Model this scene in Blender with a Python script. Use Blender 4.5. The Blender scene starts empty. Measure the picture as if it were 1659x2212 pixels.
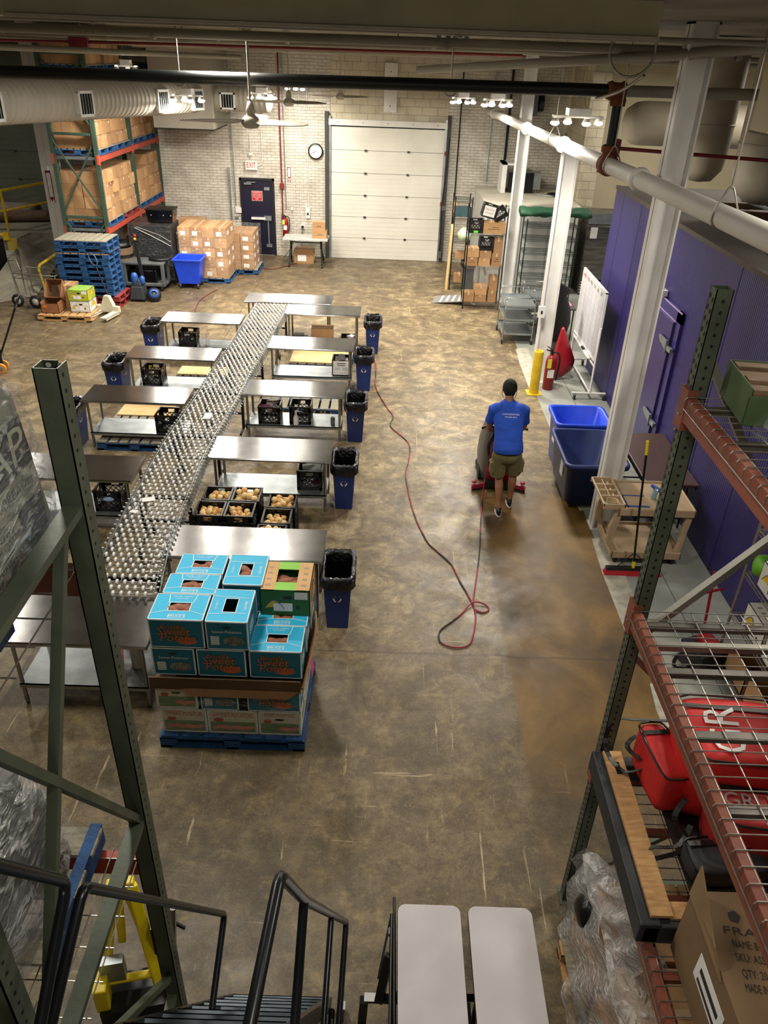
import bpy, bmesh, math, random
from mathutils import Vector as V, Matrix as M
R_ = math.radians; PI = math.pi
random.seed(7)
SC = bpy.context.scene; COL = SC.collection

# ---------------------------------------------------------------- materials
def lin(h):
    h = h.lstrip('#'); o = []
    for i in (0, 2, 4):
        c = int(h[i:i+2], 16)/255
        o.append(c/12.92 if c <= .04045 else ((c+.055)/1.055)**2.4)
    return (o[0], o[1], o[2], 1)
_MC = {}
def mat(name, col, rough=.55, metal=0, col2=None, scale=6, bump=0, bscale=30, stretch=(1, 1, 1),
        trans=0, alpha=1, emit=0, coat=0, var=.12, detail=4, contrast=1.0):
    if name in _MC: return _MC[name]
    m = bpy.data.materials.new(name); m.use_nodes = True
    nt = m.node_tree; N = nt.nodes; L = nt.links
    b = N['Principled BSDF']
    b.inputs['Roughness'].default_value = rough; b.inputs['Metallic'].default_value = metal
    tc = N.new('ShaderNodeTexCoord'); mp = N.new('ShaderNodeMapping')
    mp.inputs['Scale'].default_value = stretch
    L.new(tc.outputs['Object'], mp.inputs['Vector'])
    no = N.new('ShaderNodeTexNoise'); no.inputs['Scale'].default_value = scale; no.inputs['Detail'].default_value = detail
    L.new(mp.outputs['Vector'], no.inputs['Vector'])
    cr = N.new('ShaderNodeValToRGB'); a = lin(col)
    if col2: c2 = lin(col2)
    else: c2 = tuple(max(0, min(1, x*(1-var*2))) for x in a[:3])+(1,)
    cr.color_ramp.elements[0].position = .5-.22/contrast; cr.color_ramp.elements[1].position = .5+.22/contrast
    cr.color_ramp.elements[0].color = c2; cr.color_ramp.elements[1].color = a
    L.new(no.outputs['Fac'], cr.inputs['Fac']); L.new(cr.outputs['Color'], b.inputs['Base Color'])
    if bump:
        n2 = N.new('ShaderNodeTexNoise'); n2.inputs['Scale'].default_value = bscale; n2.inputs['Detail'].default_value = 4
        L.new(mp.outputs['Vector'], n2.inputs['Vector'])
        bp = N.new('ShaderNodeBump'); bp.inputs['Strength'].default_value = bump; bp.inputs['Distance'].default_value = .02
        L.new(n2.outputs['Fac'], bp.inputs['Height']); L.new(bp.outputs['Normal'], b.inputs['Normal'])
    if trans: b.inputs['Transmission Weight'].default_value = trans
    if alpha < 1: b.inputs['Alpha'].default_value = alpha
    if coat: b.inputs['Coat Weight'].default_value = coat; b.inputs['Coat Roughness'].default_value = .15
    if emit:
        b.inputs['Emission Color'].default_value = a; b.inputs['Emission Strength'].default_value = emit
    _MC[name] = m; return m

steel = mat('brushed_steel', 'a9a9a8', .3, 1, '8d8d8e', 2.2, .02, 9, (1.2, 3, 1))
def aniso(m, a=.85, ax='X', rot=0.):
    nt = m.node_tree; b = nt.nodes['Principled BSDF']; tg = nt.nodes.new('ShaderNodeTangent'); tg.direction_type = 'RADIAL'; tg.axis = ax
    nt.links.new(tg.outputs[0], b.inputs['Tangent']); b.inputs['Anisotropic'].default_value = a; b.inputs['Anisotropic Rotation'].default_value = rot
steelt = mat('brushed_steel_top', 'c9c9c8', .3, 1, 'a4a4a6', 3, 0); aniso(steelt, .9)
_nt = steelt.node_tree; _n = _nt.nodes.new('ShaderNodeTexNoise'); _n.inputs['Scale'].default_value = 12; _n.inputs['Detail'].default_value = 8; _n.inputs['Roughness'].default_value = .75
_g = _nt.nodes.new('ShaderNodeTexCoord'); _nt.links.new(_g.outputs['Object'], _n.inputs['Vector'])
_r = _nt.nodes.new('ShaderNodeMapRange'); _r.inputs[1].default_value = .35; _r.inputs[2].default_value = .65; _r.inputs[3].default_value = .24; _r.inputs[4].default_value = .27
_nt.links.new(_n.outputs['Fac'], _r.inputs[0]); _nt.links.new(_r.outputs[0], _nt.nodes['Principled BSDF'].inputs['Roughness'])
galv = mat('galvanised_shelf', 'a9b0b2', .42, .85, '8c9294', 5)
chrome = mat('chrome_tube', 'c8c8c6', .22, 1)
wheelm = mat('skate_wheel_zinc', 'ebebe8', .35, .3, 'c9c9c4', 30)
blackp = mat('black_plastic', '121315', .42, 0, '08090a', 12)
blackm = mat('black_paint_metal', '191c1f', .3, .3, '0d0f10', 9)
bagm = mat('black_bin_liner', '0b0c0e', .2, 0, '050506', 20, .7, 26)
bluebin = mat('blue_bin_plastic', '15306f', .42, 0, '10265c', 7)
bluetub = mat('bright_blue_plastic', '1c49d6', .38, 0, '153cc0', 6)
bluepal = mat('blue_pallet_paint', '1a4f88', .75, 0, '173f68', 9, .3, 40)
greywood = mat('weathered_wood', '9b9480', .85, 0, '6d6a5c', 14, .3, 40, (1, 6, 1))
wood = mat('pallet_wood', 'c49a66', .8, 0, '9a7246', 10, .2, 40, (1, 5, 1))
ply = mat('plywood', 'd9bd8a', .75, 0, 'c4a06a', 5, .05, 30, (1, 4, 1))
redpal = mat('red_pallet_paint', '8e2f2c', .75, 0, '6c2222', 9)
card = mat('cardboard', 'a57f58', .85, 0, '94704c', 4)
card2 = mat('cardboard_light', 'bb9367', .85, 0, 'a98158', 4)
card3 = mat('cardboard_dark', '5d4630', .85, 0, '47351f', 4)
tape = mat('packing_tape', 'cdb08a', .3, 0)
paper = mat('white_paper', 'e8e8e4', .7, 0, 'd6d6d2', 8)
white = mat('white_paint', 'dedcd6', .5, 0, 'c9c6be', 3)
whitem = mat('white_metal', 'e4e3df', .35, .1, 'd3d1cc', 3)
cream = mat('cream_wall_paint', 'd9cdb0', .8, 0, 'cabf9f', 1.5)
orange = mat('orange_beam_paint', '8b4a34', .5, .1, '6d392c', 7, .1, 40)
orangered = mat('red_orange_beam', 'b1452e', .55, .1, '943a2a', 4)
green = mat('green_rack_paint', '545d4b', .5, .15, '3d4538', 5, .05, 40)
greenfar = mat('green_rack_paint_far', '3f5545', .55, .1, '31453a', 5)
greylt = mat('grey_metal_brace', '8b8a80', .4, .5, '77766c', 6)
wirem = mat('galvanised_wire', 'a9a49c', .35, .8, '8d8981', 20)
dark = mat('dark_void', '050506', .9)
yellow = mat('yellow_paint', 'd9b51b', .5, 0, 'b8971a', 6)
yellow2 = mat('yellow_plastic', 'e8d21a', .4, 0, 'd5bd10', 6)
red = mat('red_enamel', '8a1216', .4, 0, '740d11', 5)
redbag = mat('red_nylon', 'cf2420', .6, 0, 'b31b1b', 6, .25, 14)
tan = mat('tan_plastic', 'b59e7e', .5, 0, 'a28b6b', 5, .1, 40)
greypl = mat('grey_plastic', '5b5f61', .5, 0, '4b4f50', 5)
rubber = mat('black_rubber', '18181a', .7)
purple = mat('purple_panel', '2c2466', .42, .1, '241d58', 2)
purple2 = mat('purple_door', '2f265f', .32, .1, '2a2060', 2)
navy = mat('navy_door_paint', '17162e', .35, 0, '121125', 3)
def wrapmat(nm='stretch_wrap_film', hi=.32, lo_=.03):
    m = bpy.data.materials.new(nm); m.use_nodes = True
    nt = m.node_tree; N = nt.nodes; L = nt.links; N.clear()
    out = N.new('ShaderNodeOutputMaterial'); mx = N.new('ShaderNodeMixShader'); tr = N.new('ShaderNodeBsdfTransparent')
    gl = N.new('ShaderNodeBsdfPrincipled'); gl.inputs['Base Color'].default_value = (.75, .75, .74, 1); gl.inputs['Roughness'].default_value = .12
    gl.inputs['Specular IOR Level'].default_value = .9
    tc = N.new('ShaderNodeTexCoord'); mp = N.new('ShaderNodeMapping'); mp.inputs['Scale'].default_value = (3, 3, 9); mp.inputs['Rotation'].default_value = (.5, .3, .2)
    no = N.new('ShaderNodeTexNoise'); no.inputs['Scale'].default_value = 3.2; no.inputs['Detail'].default_value = 5; no.inputs['Distortion'].default_value = 1.2
    bp = N.new('ShaderNodeBump'); bp.inputs['Strength'].default_value = .9; bp.inputs['Distance'].default_value = .06
    cr = N.new('ShaderNodeValToRGB'); cr.color_ramp.elements[0].position = .5; cr.color_ramp.elements[1].position = .72
    cr.color_ramp.elements[0].color = (lo_, lo_, lo_, 1); cr.color_ramp.elements[1].color = (hi, hi, hi, 1)
    L.new(tc.outputs['Object'], mp.inputs[0]); L.new(mp.outputs[0], no.inputs['Vector']); L.new(no.outputs['Fac'], bp.inputs['Height'])
    L.new(bp.outputs[0], gl.inputs['Normal']); L.new(no.outputs['Fac'], cr.inputs[0]); L.new(cr.outputs[0], mx.inputs[0])
    L.new(tr.outputs[0], mx.inputs[1]); L.new(gl.outputs[0], mx.inputs[2]); L.new(mx.outputs[0], out.inputs[0])
    return m
wrap = wrapmat(); wrap2 = wrapmat('heavy_stretch_film', .9, .16); wrap3 = wrapmat('cloudy_stretch_film', 1., .34); wrap0 = wrapmat('thin_stretch_film', .14)

# ---------------------------------------------------------------- mesh builder
_TX = {}
def textmesh(s):
    if s not in _TX:
        c = bpy.data.curves.new('t', 'FONT'); c.body = s; c.align_x = 'CENTER'; c.align_y = 'CENTER'; c.resolution_u = 2
        o = bpy.data.objects.new('t', c); COL.objects.link(o)
        dg = bpy.context.evaluated_depsgraph_get(); me = bpy.data.meshes.new_from_object(o.evaluated_get(dg))
        _TX[s] = ([v.co.copy() for v in me.vertices], [tuple(p.vertices) for p in me.polygons])
        bpy.data.objects.remove(o); bpy.data.curves.remove(c); bpy.data.meshes.remove(me)
    return _TX[s]
def basis(o, x, y):
    x = V(x).normalized(); y = V(y); y = (y-x*y.dot(x)).normalized(); z = x.cross(y)
    m = M((x, y, z)).transposed().to_4x4(); m.translation = V(o); return m
class B:
    def __init__(s, m=None):
        s.v = []; s.f = []; s.mi = []; s.sm = []; s.mats = []; s.i = 0; s.T = None
        if m: s.use(m)
    def use(s, m):
        if m not in s.mats: s.mats.append(m)
        s.i = s.mats.index(m); return s
    def add(s, vs, fs, smooth=False, T=None):
        n = len(s.v)
        for v in vs:
            v = V(v)
            if T: v = T @ v
            if s.T: v = s.T @ v
            s.v.append(v)
        for f in fs:
            s.f.append([n+i for i in f]); s.mi.append(s.i); s.sm.append(smooth)
        return s
    def bx(s, x0, x1, y0, y1, z0, z1, T=None):
        vs = [(x, y, z) for z in (z0, z1) for y in (y0, y1) for x in (x0, x1)]
        return s.add(vs, [(0, 2, 3, 1), (4, 5, 7, 6), (0, 1, 5, 4), (2, 6, 7, 3), (0, 4, 6, 2), (1, 3, 7, 5)], False, T)
    def c(s, x, y, z, sx, sy, sz, T=None):
        return s.bx(x-sx/2, x+sx/2, y-sy/2, y+sy/2, z-sz/2, z+sz/2, T)
    def taper(s, x, y, z0, z1, ax, ay, bx_, by, T=None):
        vs = []
        for z, hx, hy in ((z0, ax/2, ay/2), (z1, bx_/2, by/2)):
            vs += [(x-hx, y-hy, z), (x+hx, y-hy, z), (x-hx, y+hy, z), (x+hx, y+hy, z)]
        return s.add(vs, [(0, 2, 3, 1), (4, 5, 7, 6), (0, 1, 5, 4), (2, 6, 7, 3), (0, 4, 6, 2), (1, 3, 7, 5)], False, T)
    def bar(s, a, b, w=.04, h=None, up=(0, 0, 1)):
        a = V(a); b = V(b); d = b-a; L = d.length
        if L < 1e-6: return s
        if h is None: h = w
        u = V(up)
        if abs(d.normalized().dot(u)) > .98: u = V((0, 1, 0))
        T = basis((a+b)/2, d, d.cross(u))
        return s.c(0, 0, 0, L, w, h, T)
    def tube(s, pts, r=.02, n=8, closed=False, caps=True):
        pts = [V(p) for p in pts]; m = len(pts); vs = []; fs = []
        rr = r if isinstance(r, (list, tuple)) else [r]*m
        t0 = (pts[1]-pts[0]).normalized(); u = t0.orthogonal().normalized()
        for k in range(m):
            if closed: t = (pts[(k+1) % m]-pts[k-1])
            elif k == 0: t = pts[1]-pts[0]
            elif k == m-1: t = pts[-1]-pts[-2]
            else: t = (pts[k+1]-pts[k]).normalized()+(pts[k]-pts[k-1]).normalized()
            if t.length < 1e-9: t = V((0, 0, 1))
            t.normalize(); u = u-t*u.dot(t)
            if u.length < 1e-6: u = t.orthogonal()
            u.normalize(); w = t.cross(u)
            for j in range(n):
                a = 2*PI*j/n; vs.append(pts[k]+(u*math.cos(a)+w*math.sin(a))*rr[k])
        seg = m if closed else m-1
        for k in range(seg):
            for j in range(n):
                k2 = (k+1) % m
                fs.append((k*n+j, k*n+(j+1) % n, k2*n+(j+1) % n, k2*n+j))
        s.add(vs, fs, n > 5)
        if caps and not closed:
            s.add(vs[:n], [tuple(range(n))[::-1]]); s.add(vs[-n:], [tuple(range(n))])
        return s
    def cyl(s, a, b, r, n=12): return s.tube([a, b], r, n)
    def lathe(s, prof, o=(0, 0, 0), ax=(0, 0, 1), n=16, sx=1, sy=1):
        z = V(ax).normalized(); x = z.orthogonal().normalized() if abs(z.z) < .99 else V((1, 0, 0)); y = z.cross(x); o = V(o)
        vs = []; fs = []
        for r, h in prof:
            for j in range(n):
                a = 2*PI*j/n; vs.append(o+z*h+x*(r*math.cos(a)*sx)+y*(r*math.sin(a)*sy))
        for k in range(len(prof)-1):
            for j in range(n):
                fs.append((k*n+j, k*n+(j+1) % n, (k+1)*n+(j+1) % n, (k+1)*n+j))
        return s.add(vs, fs, True)
    def sph(s, c, r, n=10, sc=(1, 1, 1), T=None, jit=0):
        vs = []; fs = []; m = n//2+1
        for i in range(m+1):
            p = PI*i/m
            for j in range(n):
                a = 2*PI*j/n; k = 1+random.uniform(-jit, jit)
                vs.append((c[0]+r*k*sc[0]*math.sin(p)*math.cos(a), c[1]+r*k*sc[1]*math.sin(p)*math.sin(a), c[2]+r*k*sc[2]*math.cos(p)))
        for i in range(m):
            for j in range(n): fs.append((i*n+j, (i+1)*n+j, (i+1)*n+(j+1) % n, i*n+(j+1) % n))
        return s.add(vs, fs, True, T)
    def prism(s, poly, z0, z1, T=None, smooth=False):
        n = len(poly); vs = [(p[0], p[1], z0) for p in poly]+[(p[0], p[1], z1) for p in poly]
        fs = [tuple(range(n))[::-1], tuple(range(n, 2*n))]
        for j in range(n): fs.append((j, (j+1) % n, n+(j+1) % n, n+j))
        return s.add(vs, fs, smooth, T)
    def loft(s, rings, caps=True, smooth=True):
        n = len(rings[0]); vs = [p for r in rings for p in r]; fs = []
        for k in range(len(rings)-1):
            for j in range(n): fs.append((k*n+j, k*n+(j+1) % n, (k+1)*n+(j+1) % n, (k+1)*n+j))
        if caps: fs += [tuple(range(n))[::-1], tuple(range((len(rings)-1)*n, len(rings)*n))]
        return s.add(vs, fs, smooth)
    def grid(s, fn, nu, nv, smooth=True):
        vs = [fn(i/nu, j/nv) for j in range(nv+1) for i in range(nu+1)]
        fs = [(j*(nu+1)+i, j*(nu+1)+i+1, (j+1)*(nu+1)+i+1, (j+1)*(nu+1)+i) for j in range(nv) for i in range(nu)]
        return s.add(vs, fs, smooth)
    def quad(s, a, b, c, d): return s.add([a, b, c, d], [(0, 1, 2, 3)])
    def disc(s, T, r, n=20, ry=None):
        ry = ry or r
        return s.add([(r*math.cos(2*PI*j/n), ry*math.sin(2*PI*j/n), 0) for j in range(n)], [tuple(range(n))], False, T)
    def text(s, t, T, size, wid=None, shear=0):
        vs, fs = textmesh(t)
        k = size; kx = size
        if wid:
            w = max(v.x for v in vs)-min(v.x for v in vs); kx = wid/w if w else size
        return s.add([(v.x*kx+shear*v.y*k, v.y*k, 0) for v in vs], fs, False, T)
    def build(s, name, parent=None, bevel=0, loc=None, label=None, sub=0, solid=0):
        me = bpy.data.meshes.new(name); me.from_pydata([tuple(v) for v in s.v], [], s.f)
        for m in s.mats: me.materials.append(m)
        me.polygons.foreach_set('material_index', s.mi); me.polygons.foreach_set('use_smooth', s.sm); me.update()
        o = bpy.data.objects.new(name, me); COL.objects.link(o)
        if parent: o.parent = parent
        if loc: o.location = loc
        if label: o['label'] = label
        if solid: md = o.modifiers.new('s', 'SOLIDIFY'); md.thickness = solid; md.offset = 0
        if bevel: md = o.modifiers.new('b', 'BEVEL'); md.width = bevel; md.segments = 2; md.limit_method = 'ANGLE'; md.angle_limit = R_(40)
        if sub: md = o.modifiers.new('u', 'SUBSURF'); md.levels = sub; md.render_levels = sub
        return o
def tag(o, label, cat, group=None, kind=None):
    o['label'] = label; o['category'] = cat
    if group: o['group'] = group
    if kind: o['kind'] = kind
    return o
def thing(name, label, cat, loc=(0, 0, 0), rz=0, group=None):
    o = bpy.data.objects.new(name, None); COL.objects.link(o); o.empty_display_size = .1
    o.location = loc; o.rotation_euler = (0, 0, rz); return tag(o, label, cat, group)
def struct(o, label=None, cat=None):
    o['kind'] = 'structure'
    if label: o['label'] = label
    if cat: o['category'] = cat
    return o
def dup(src, loc, rz=None, label=None, group=None, scale=None):
    r = src.copy(); COL.objects.link(r); r.location = loc
    if rz is not None: r.rotation_euler = (0, 0, rz)
    if label: r['label'] = label
    if group: r['group'] = group
    if scale: r.scale = scale
    for ch in list(src.children):
        c = ch.copy(); COL.objects.link(c); c.parent = r
        for g in list(ch.children):
            d = g.copy(); COL.objects.link(d); d.parent = c
    return r
def arc(c, r, a0, a1, n, ax='xz'):
    o = []
    for k in range(n+1):
        a = a0+(a1-a0)*k/n; p = [c[0], c[1], c[2]]
        i, j = 'xyz'.index(ax[0]), 'xyz'.index(ax[1]); p[i] += r*math.cos(a); p[j] += r*math.sin(a); o.append(tuple(p))
    return o
def smoothpath(pts, k=6):
    pts = [V(p) for p in pts]; out = []
    for i in range(len(pts)-1):
        p0 = pts[max(i-1, 0)]; p1 = pts[i]; p2 = pts[i+1]; p3 = pts[min(i+2, len(pts)-1)]
        for j in range(k):
            t = j/k
            out.append(.5*((2*p1)+(p2-p0)*t+(2*p0-5*p1+4*p2-p3)*t*t+(3*p1-p0-3*p2+p3)*t**3))
    out.append(pts[-1]); return out
def ell(c, rx, ry, n=16, ax=(1, 0, 0), ay=(0, 1, 0), p=2.0):
    c = V(c); ax = V(ax); ay = V(ay); o = []
    for j in range(n):
        a = 2*PI*j/n; ca, sa = math.cos(a), math.sin(a)
        o.append(c+ax*(rx*math.copysign(abs(ca)**(2/p), ca))+ay*(ry*math.copysign(abs(sa)**(2/p), sa)))
    return o
# ================================================================ camera
cam_d = bpy.data.cameras.new('camera'); cam = bpy.data.objects.new('camera', cam_d); COL.objects.link(cam); SC.camera = cam
pit, rol, yaw = R_(30.88), R_(2.15), R_(.23)
cp, sp, cy, sy = math.cos(pit), math.sin(pit), math.cos(yaw), math.sin(yaw)
fw = V((sy*cp, cy*cp, -sp)); r0 = V((cy, -sy, 0)); u0 = V((sy*sp, cy*sp, cp))
rt = r0*math.cos(rol)+u0*math.sin(rol); up = -r0*math.sin(rol)+u0*math.cos(rol)
mm = M((rt, up, -fw)).transposed().to_4x4(); mm.translation = V((0, 0, 5.2)); cam.matrix_world = mm
cam_d.sensor_fit = 'VERTICAL'; cam_d.sensor_height = 36; cam_d.lens = 1655/2212*36; cam_d.clip_start = .05; cam_d.clip_end = 100

# ================================================================ setting
YB = 23.2
def floormat():
    m = bpy.data.materials.new('worn_concrete_floor'); m.use_nodes = True
    nt = m.node_tree; N = nt.nodes; L = nt.links; b = N['Principled BSDF']
    g = N.new('ShaderNodeNewGeometry')
    def noise(sc, st=(1, 1, 1), det=6, dist=0, rot=(0, 0, 0), ro=.55):
        mp = N.new('ShaderNodeMapping'); mp.inputs['Scale'].default_value = st; mp.inputs['Rotation'].default_value = rot
        L.new(g.outputs['Position'], mp.inputs[0])
        n = N.new('ShaderNodeTexNoise'); n.inputs['Scale'].default_value = sc; n.inputs['Detail'].default_value = det
        n.inputs['Distortion'].default_value = dist; n.inputs['Roughness'].default_value = ro; L.new(mp.outputs[0], n.inputs['Vector']); return n.outputs['Fac']
    def ramp(src, els):
        r = N.new('ShaderNodeValToRGB'); e = r.color_ramp.elements
        while len(e) < len(els): e.new(.5)
        for k, (p, c) in enumerate(els): e[k].position = p; e[k].color = lin(c) if isinstance(c, str) else (c, c, c, 1)
        L.new(src, r.inputs[0]); return r.outputs[0]
    def mix(f, a, c, mode='MIX'):
        x = N.new('ShaderNodeMix'); x.data_type = 'RGBA'; x.blend_type = mode
        if isinstance(f, float): x.inputs[0].default_value = f
        else: L.new(f, x.inputs[0])
        for i, q in ((6, a), (7, c)):
            if isinstance(q, str): x.inputs[i].default_value = lin(q)
            else: L.new(q, x.inputs[i])
        return x.outputs[2]
    def mth(op, a, c=None, clamp=False):
        x = N.new('ShaderNodeMath'); x.operation = op; x.use_clamp = clamp
        for i, q in ((0, a), (1, c)):
            if q is None: continue
            if isinstance(q, (int, float)): x.inputs[i].default_value = q
            else: L.new(q, x.inputs[i])
        return x.outputs[0]
    sep = N.new('ShaderNodeSeparateXYZ'); L.new(g.outputs['Position'], sep.inputs[0]); X, Y = sep.outputs[0], sep.outputs[1]
    def step(v, a, w):  # 0 below a, 1 above a+w
        return mth('DIVIDE', mth('SUBTRACT', v, a), w, True)
    def band(v, a, c, w): return mth('MULTIPLY', step(v, a, w), mth('SUBTRACT', 1, step(v, c, w)), True)
    base = ramp(noise(.55, (1, .8, 1), 8, .6), [(.32, '574a37'), (.5, '7d6c51'), (.68, '9c8967')])
    mott = ramp(noise(3.2, (1, 1, 1), 8, .8, ro=.7), [(.38, '33291f'), (.5, '75664b'), (.64, 'b9a780')])
    c = mix(.68, base, mott)
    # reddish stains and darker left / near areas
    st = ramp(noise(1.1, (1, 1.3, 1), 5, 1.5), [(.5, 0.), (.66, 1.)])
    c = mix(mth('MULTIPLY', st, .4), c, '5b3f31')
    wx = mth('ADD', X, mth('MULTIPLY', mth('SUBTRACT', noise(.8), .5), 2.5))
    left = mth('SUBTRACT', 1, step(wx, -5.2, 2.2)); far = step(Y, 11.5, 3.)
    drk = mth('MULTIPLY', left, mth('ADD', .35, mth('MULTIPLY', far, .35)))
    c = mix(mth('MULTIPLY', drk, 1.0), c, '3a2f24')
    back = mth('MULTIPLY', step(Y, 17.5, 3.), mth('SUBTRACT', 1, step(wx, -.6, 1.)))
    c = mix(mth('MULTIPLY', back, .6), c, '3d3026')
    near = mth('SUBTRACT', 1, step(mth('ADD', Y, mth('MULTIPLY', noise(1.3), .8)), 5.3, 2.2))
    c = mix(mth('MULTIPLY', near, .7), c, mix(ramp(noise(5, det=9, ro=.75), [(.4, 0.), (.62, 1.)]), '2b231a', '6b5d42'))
    # grime flecks
    fl = ramp(noise(28, det=6, ro=.75), [(.58, 0.), (.7, 1.)]); c = mix(mth('MULTIPLY', fl, .55), c, 'c9b487')
    fd = ramp(noise(14, det=8, ro=.75), [(.54, 0.), (.64, 1.)]); c = mix(mth('MULTIPLY', fd, .7), c, '2e261d')
    dk = ramp(noise(.9, det=9, dist=1.2, ro=.72), [(.5, 0.), (.62, 1.)]); c = mix(mth('MULTIPLY', dk, .62), c, '32281c')
    fg = ramp(noise(55, det=6, ro=.8), [(.35, 0.), (.65, 1.)]); c = mix(.2, c, mix(fg, '33291d', 'a8966f'))
    m7 = ramp(noise(6.5, det=8, dist=.9, ro=.75), [(.47, 0.), (.6, 1.)]); c = mix(mth('MULTIPLY', m7, .3), c, '31271b')
    g5 = ramp(noise(4.1, (1, 1.2, 1), det=9, dist=.5, ro=.8), [(.53, 0.), (.66, 1.)]); c = mix(mth('MULTIPLY', g5, .26), c, 'b8a270')
    # scratches
    for k, (sx, sy, rz, th) in enumerate(((9, .55, .25, .73), (.5, 8, .5, .735), (10, .5, -.7, .74))):
        s = ramp(noise(1.7, (sx, sy, 1), 7, .3, (0, 0, rz), .75), [(th-.1, 0.), (th-.05, 1.)])
        c = mix(mth('MULTIPLY', s, .6), c, 'cbb994')
    # wet strip left by the scrubber
    wobx = mth('ADD', X, mth('MULTIPLY', mth('SUBTRACT', noise(1.4), .5), .07))
    wet = mth('MULTIPLY', band(wobx, 1.3, 2.8, .05), mth('SUBTRACT', 1, step(Y, 9.1, .5)))
    wet = mth('MULTIPLY', wet, step(Y, 3.2, 1.6))
    wc = ramp(noise(1.3, (1, .7, 1), 7, .7), [(.3, '2d220e'), (.5, '5f461c'), (.7, '86662e')])
    c = mix(mth('MULTIPLY', wet, .9), c, wc)
    # slab joints
    jw = noise(2.2, (1, 1, 1), 5)
    yj = mth('ADD', Y, mth('MULTIPLY', mth('SUBTRACT', jw, .5), .1)); jj = None
    for y0 in (5.93, 12.2, 18.4):
        q = mth('SUBTRACT', 1, mth('DIVIDE', mth('ABSOLUTE', mth('SUBTRACT', yj, y0)), .022), True); jj = q if jj is None else mth('MAXIMUM', jj, q)
    xj = mth('ADD', X, mth('MULTIPLY', mth('SUBTRACT', jw, .5), .08))
    for x0 in (-3.4, ):
        jj = mth('MAXIMUM', jj, mth('SUBTRACT', 1, mth('DIVIDE', mth('ABSOLUTE', mth('SUBTRACT', xj, x0)), .02), True))
    c = mix(mth('MULTIPLY', jj, .6), c, '2c241a')
    L.new(c, b.inputs['Base Color'])
    rr = N.new('ShaderNodeMapRange'); L.new(noise(1.5, det=6, ro=.7), rr.inputs[0]); rr.inputs[1].default_value = .35; rr.inputs[2].default_value = .65
    rr.inputs[3].default_value = .3; rr.inputs[4].default_value = .55; L.new(mth('ADD', rr.outputs[0], .06), b.inputs['Roughness'])
    bp = N.new('ShaderNodeBump'); bp.inputs['Strength'].default_value = .12; bp.inputs['Distance'].default_value = .02
    L.new(noise(9, det=7, ro=.7), bp.inputs['Height']); L.new(bp.outputs[0], b.inputs['Normal'])
    return m
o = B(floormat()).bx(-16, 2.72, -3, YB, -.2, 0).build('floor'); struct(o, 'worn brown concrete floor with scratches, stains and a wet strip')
greyfl = mat('grey_floor', '9b9d95', .55, 0, '7d8079', 2.2, .1, 8, contrast=.8)
o = B(greyfl).bx(2.72, 12, -3, YB, -.2, .004); o.use(mat('floor_edge_chipped', 'b9b6a6', .8, 0, '8f8b7c', 9))
for k, (y0, y1) in enumerate(((4.4, 5.7), (6.2, 8.3), (8.9, 11.), (13.3, 15.6))):
    o.prism([(2.66+random.uniform(-.03, .03), y0), (2.93, y0+.1), (2.9, (y0+y1)/2), (2.95, y1), (2.68, y1-.1), (2.64, (y0+y1)/2+.2)], -.02, .008)
o.use(mat('seam_dark', '5b5c56', .9))
for y in (6.4, 9.2, 12., 15.): o.bx(2.95, 9, y, y+.012, 0, .006)
o.bx(3.35, 3.36, 2, 18, 0, .006)
struct(o.build('floor'), 'pale grey painted concrete floor along the purple cooler')

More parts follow.
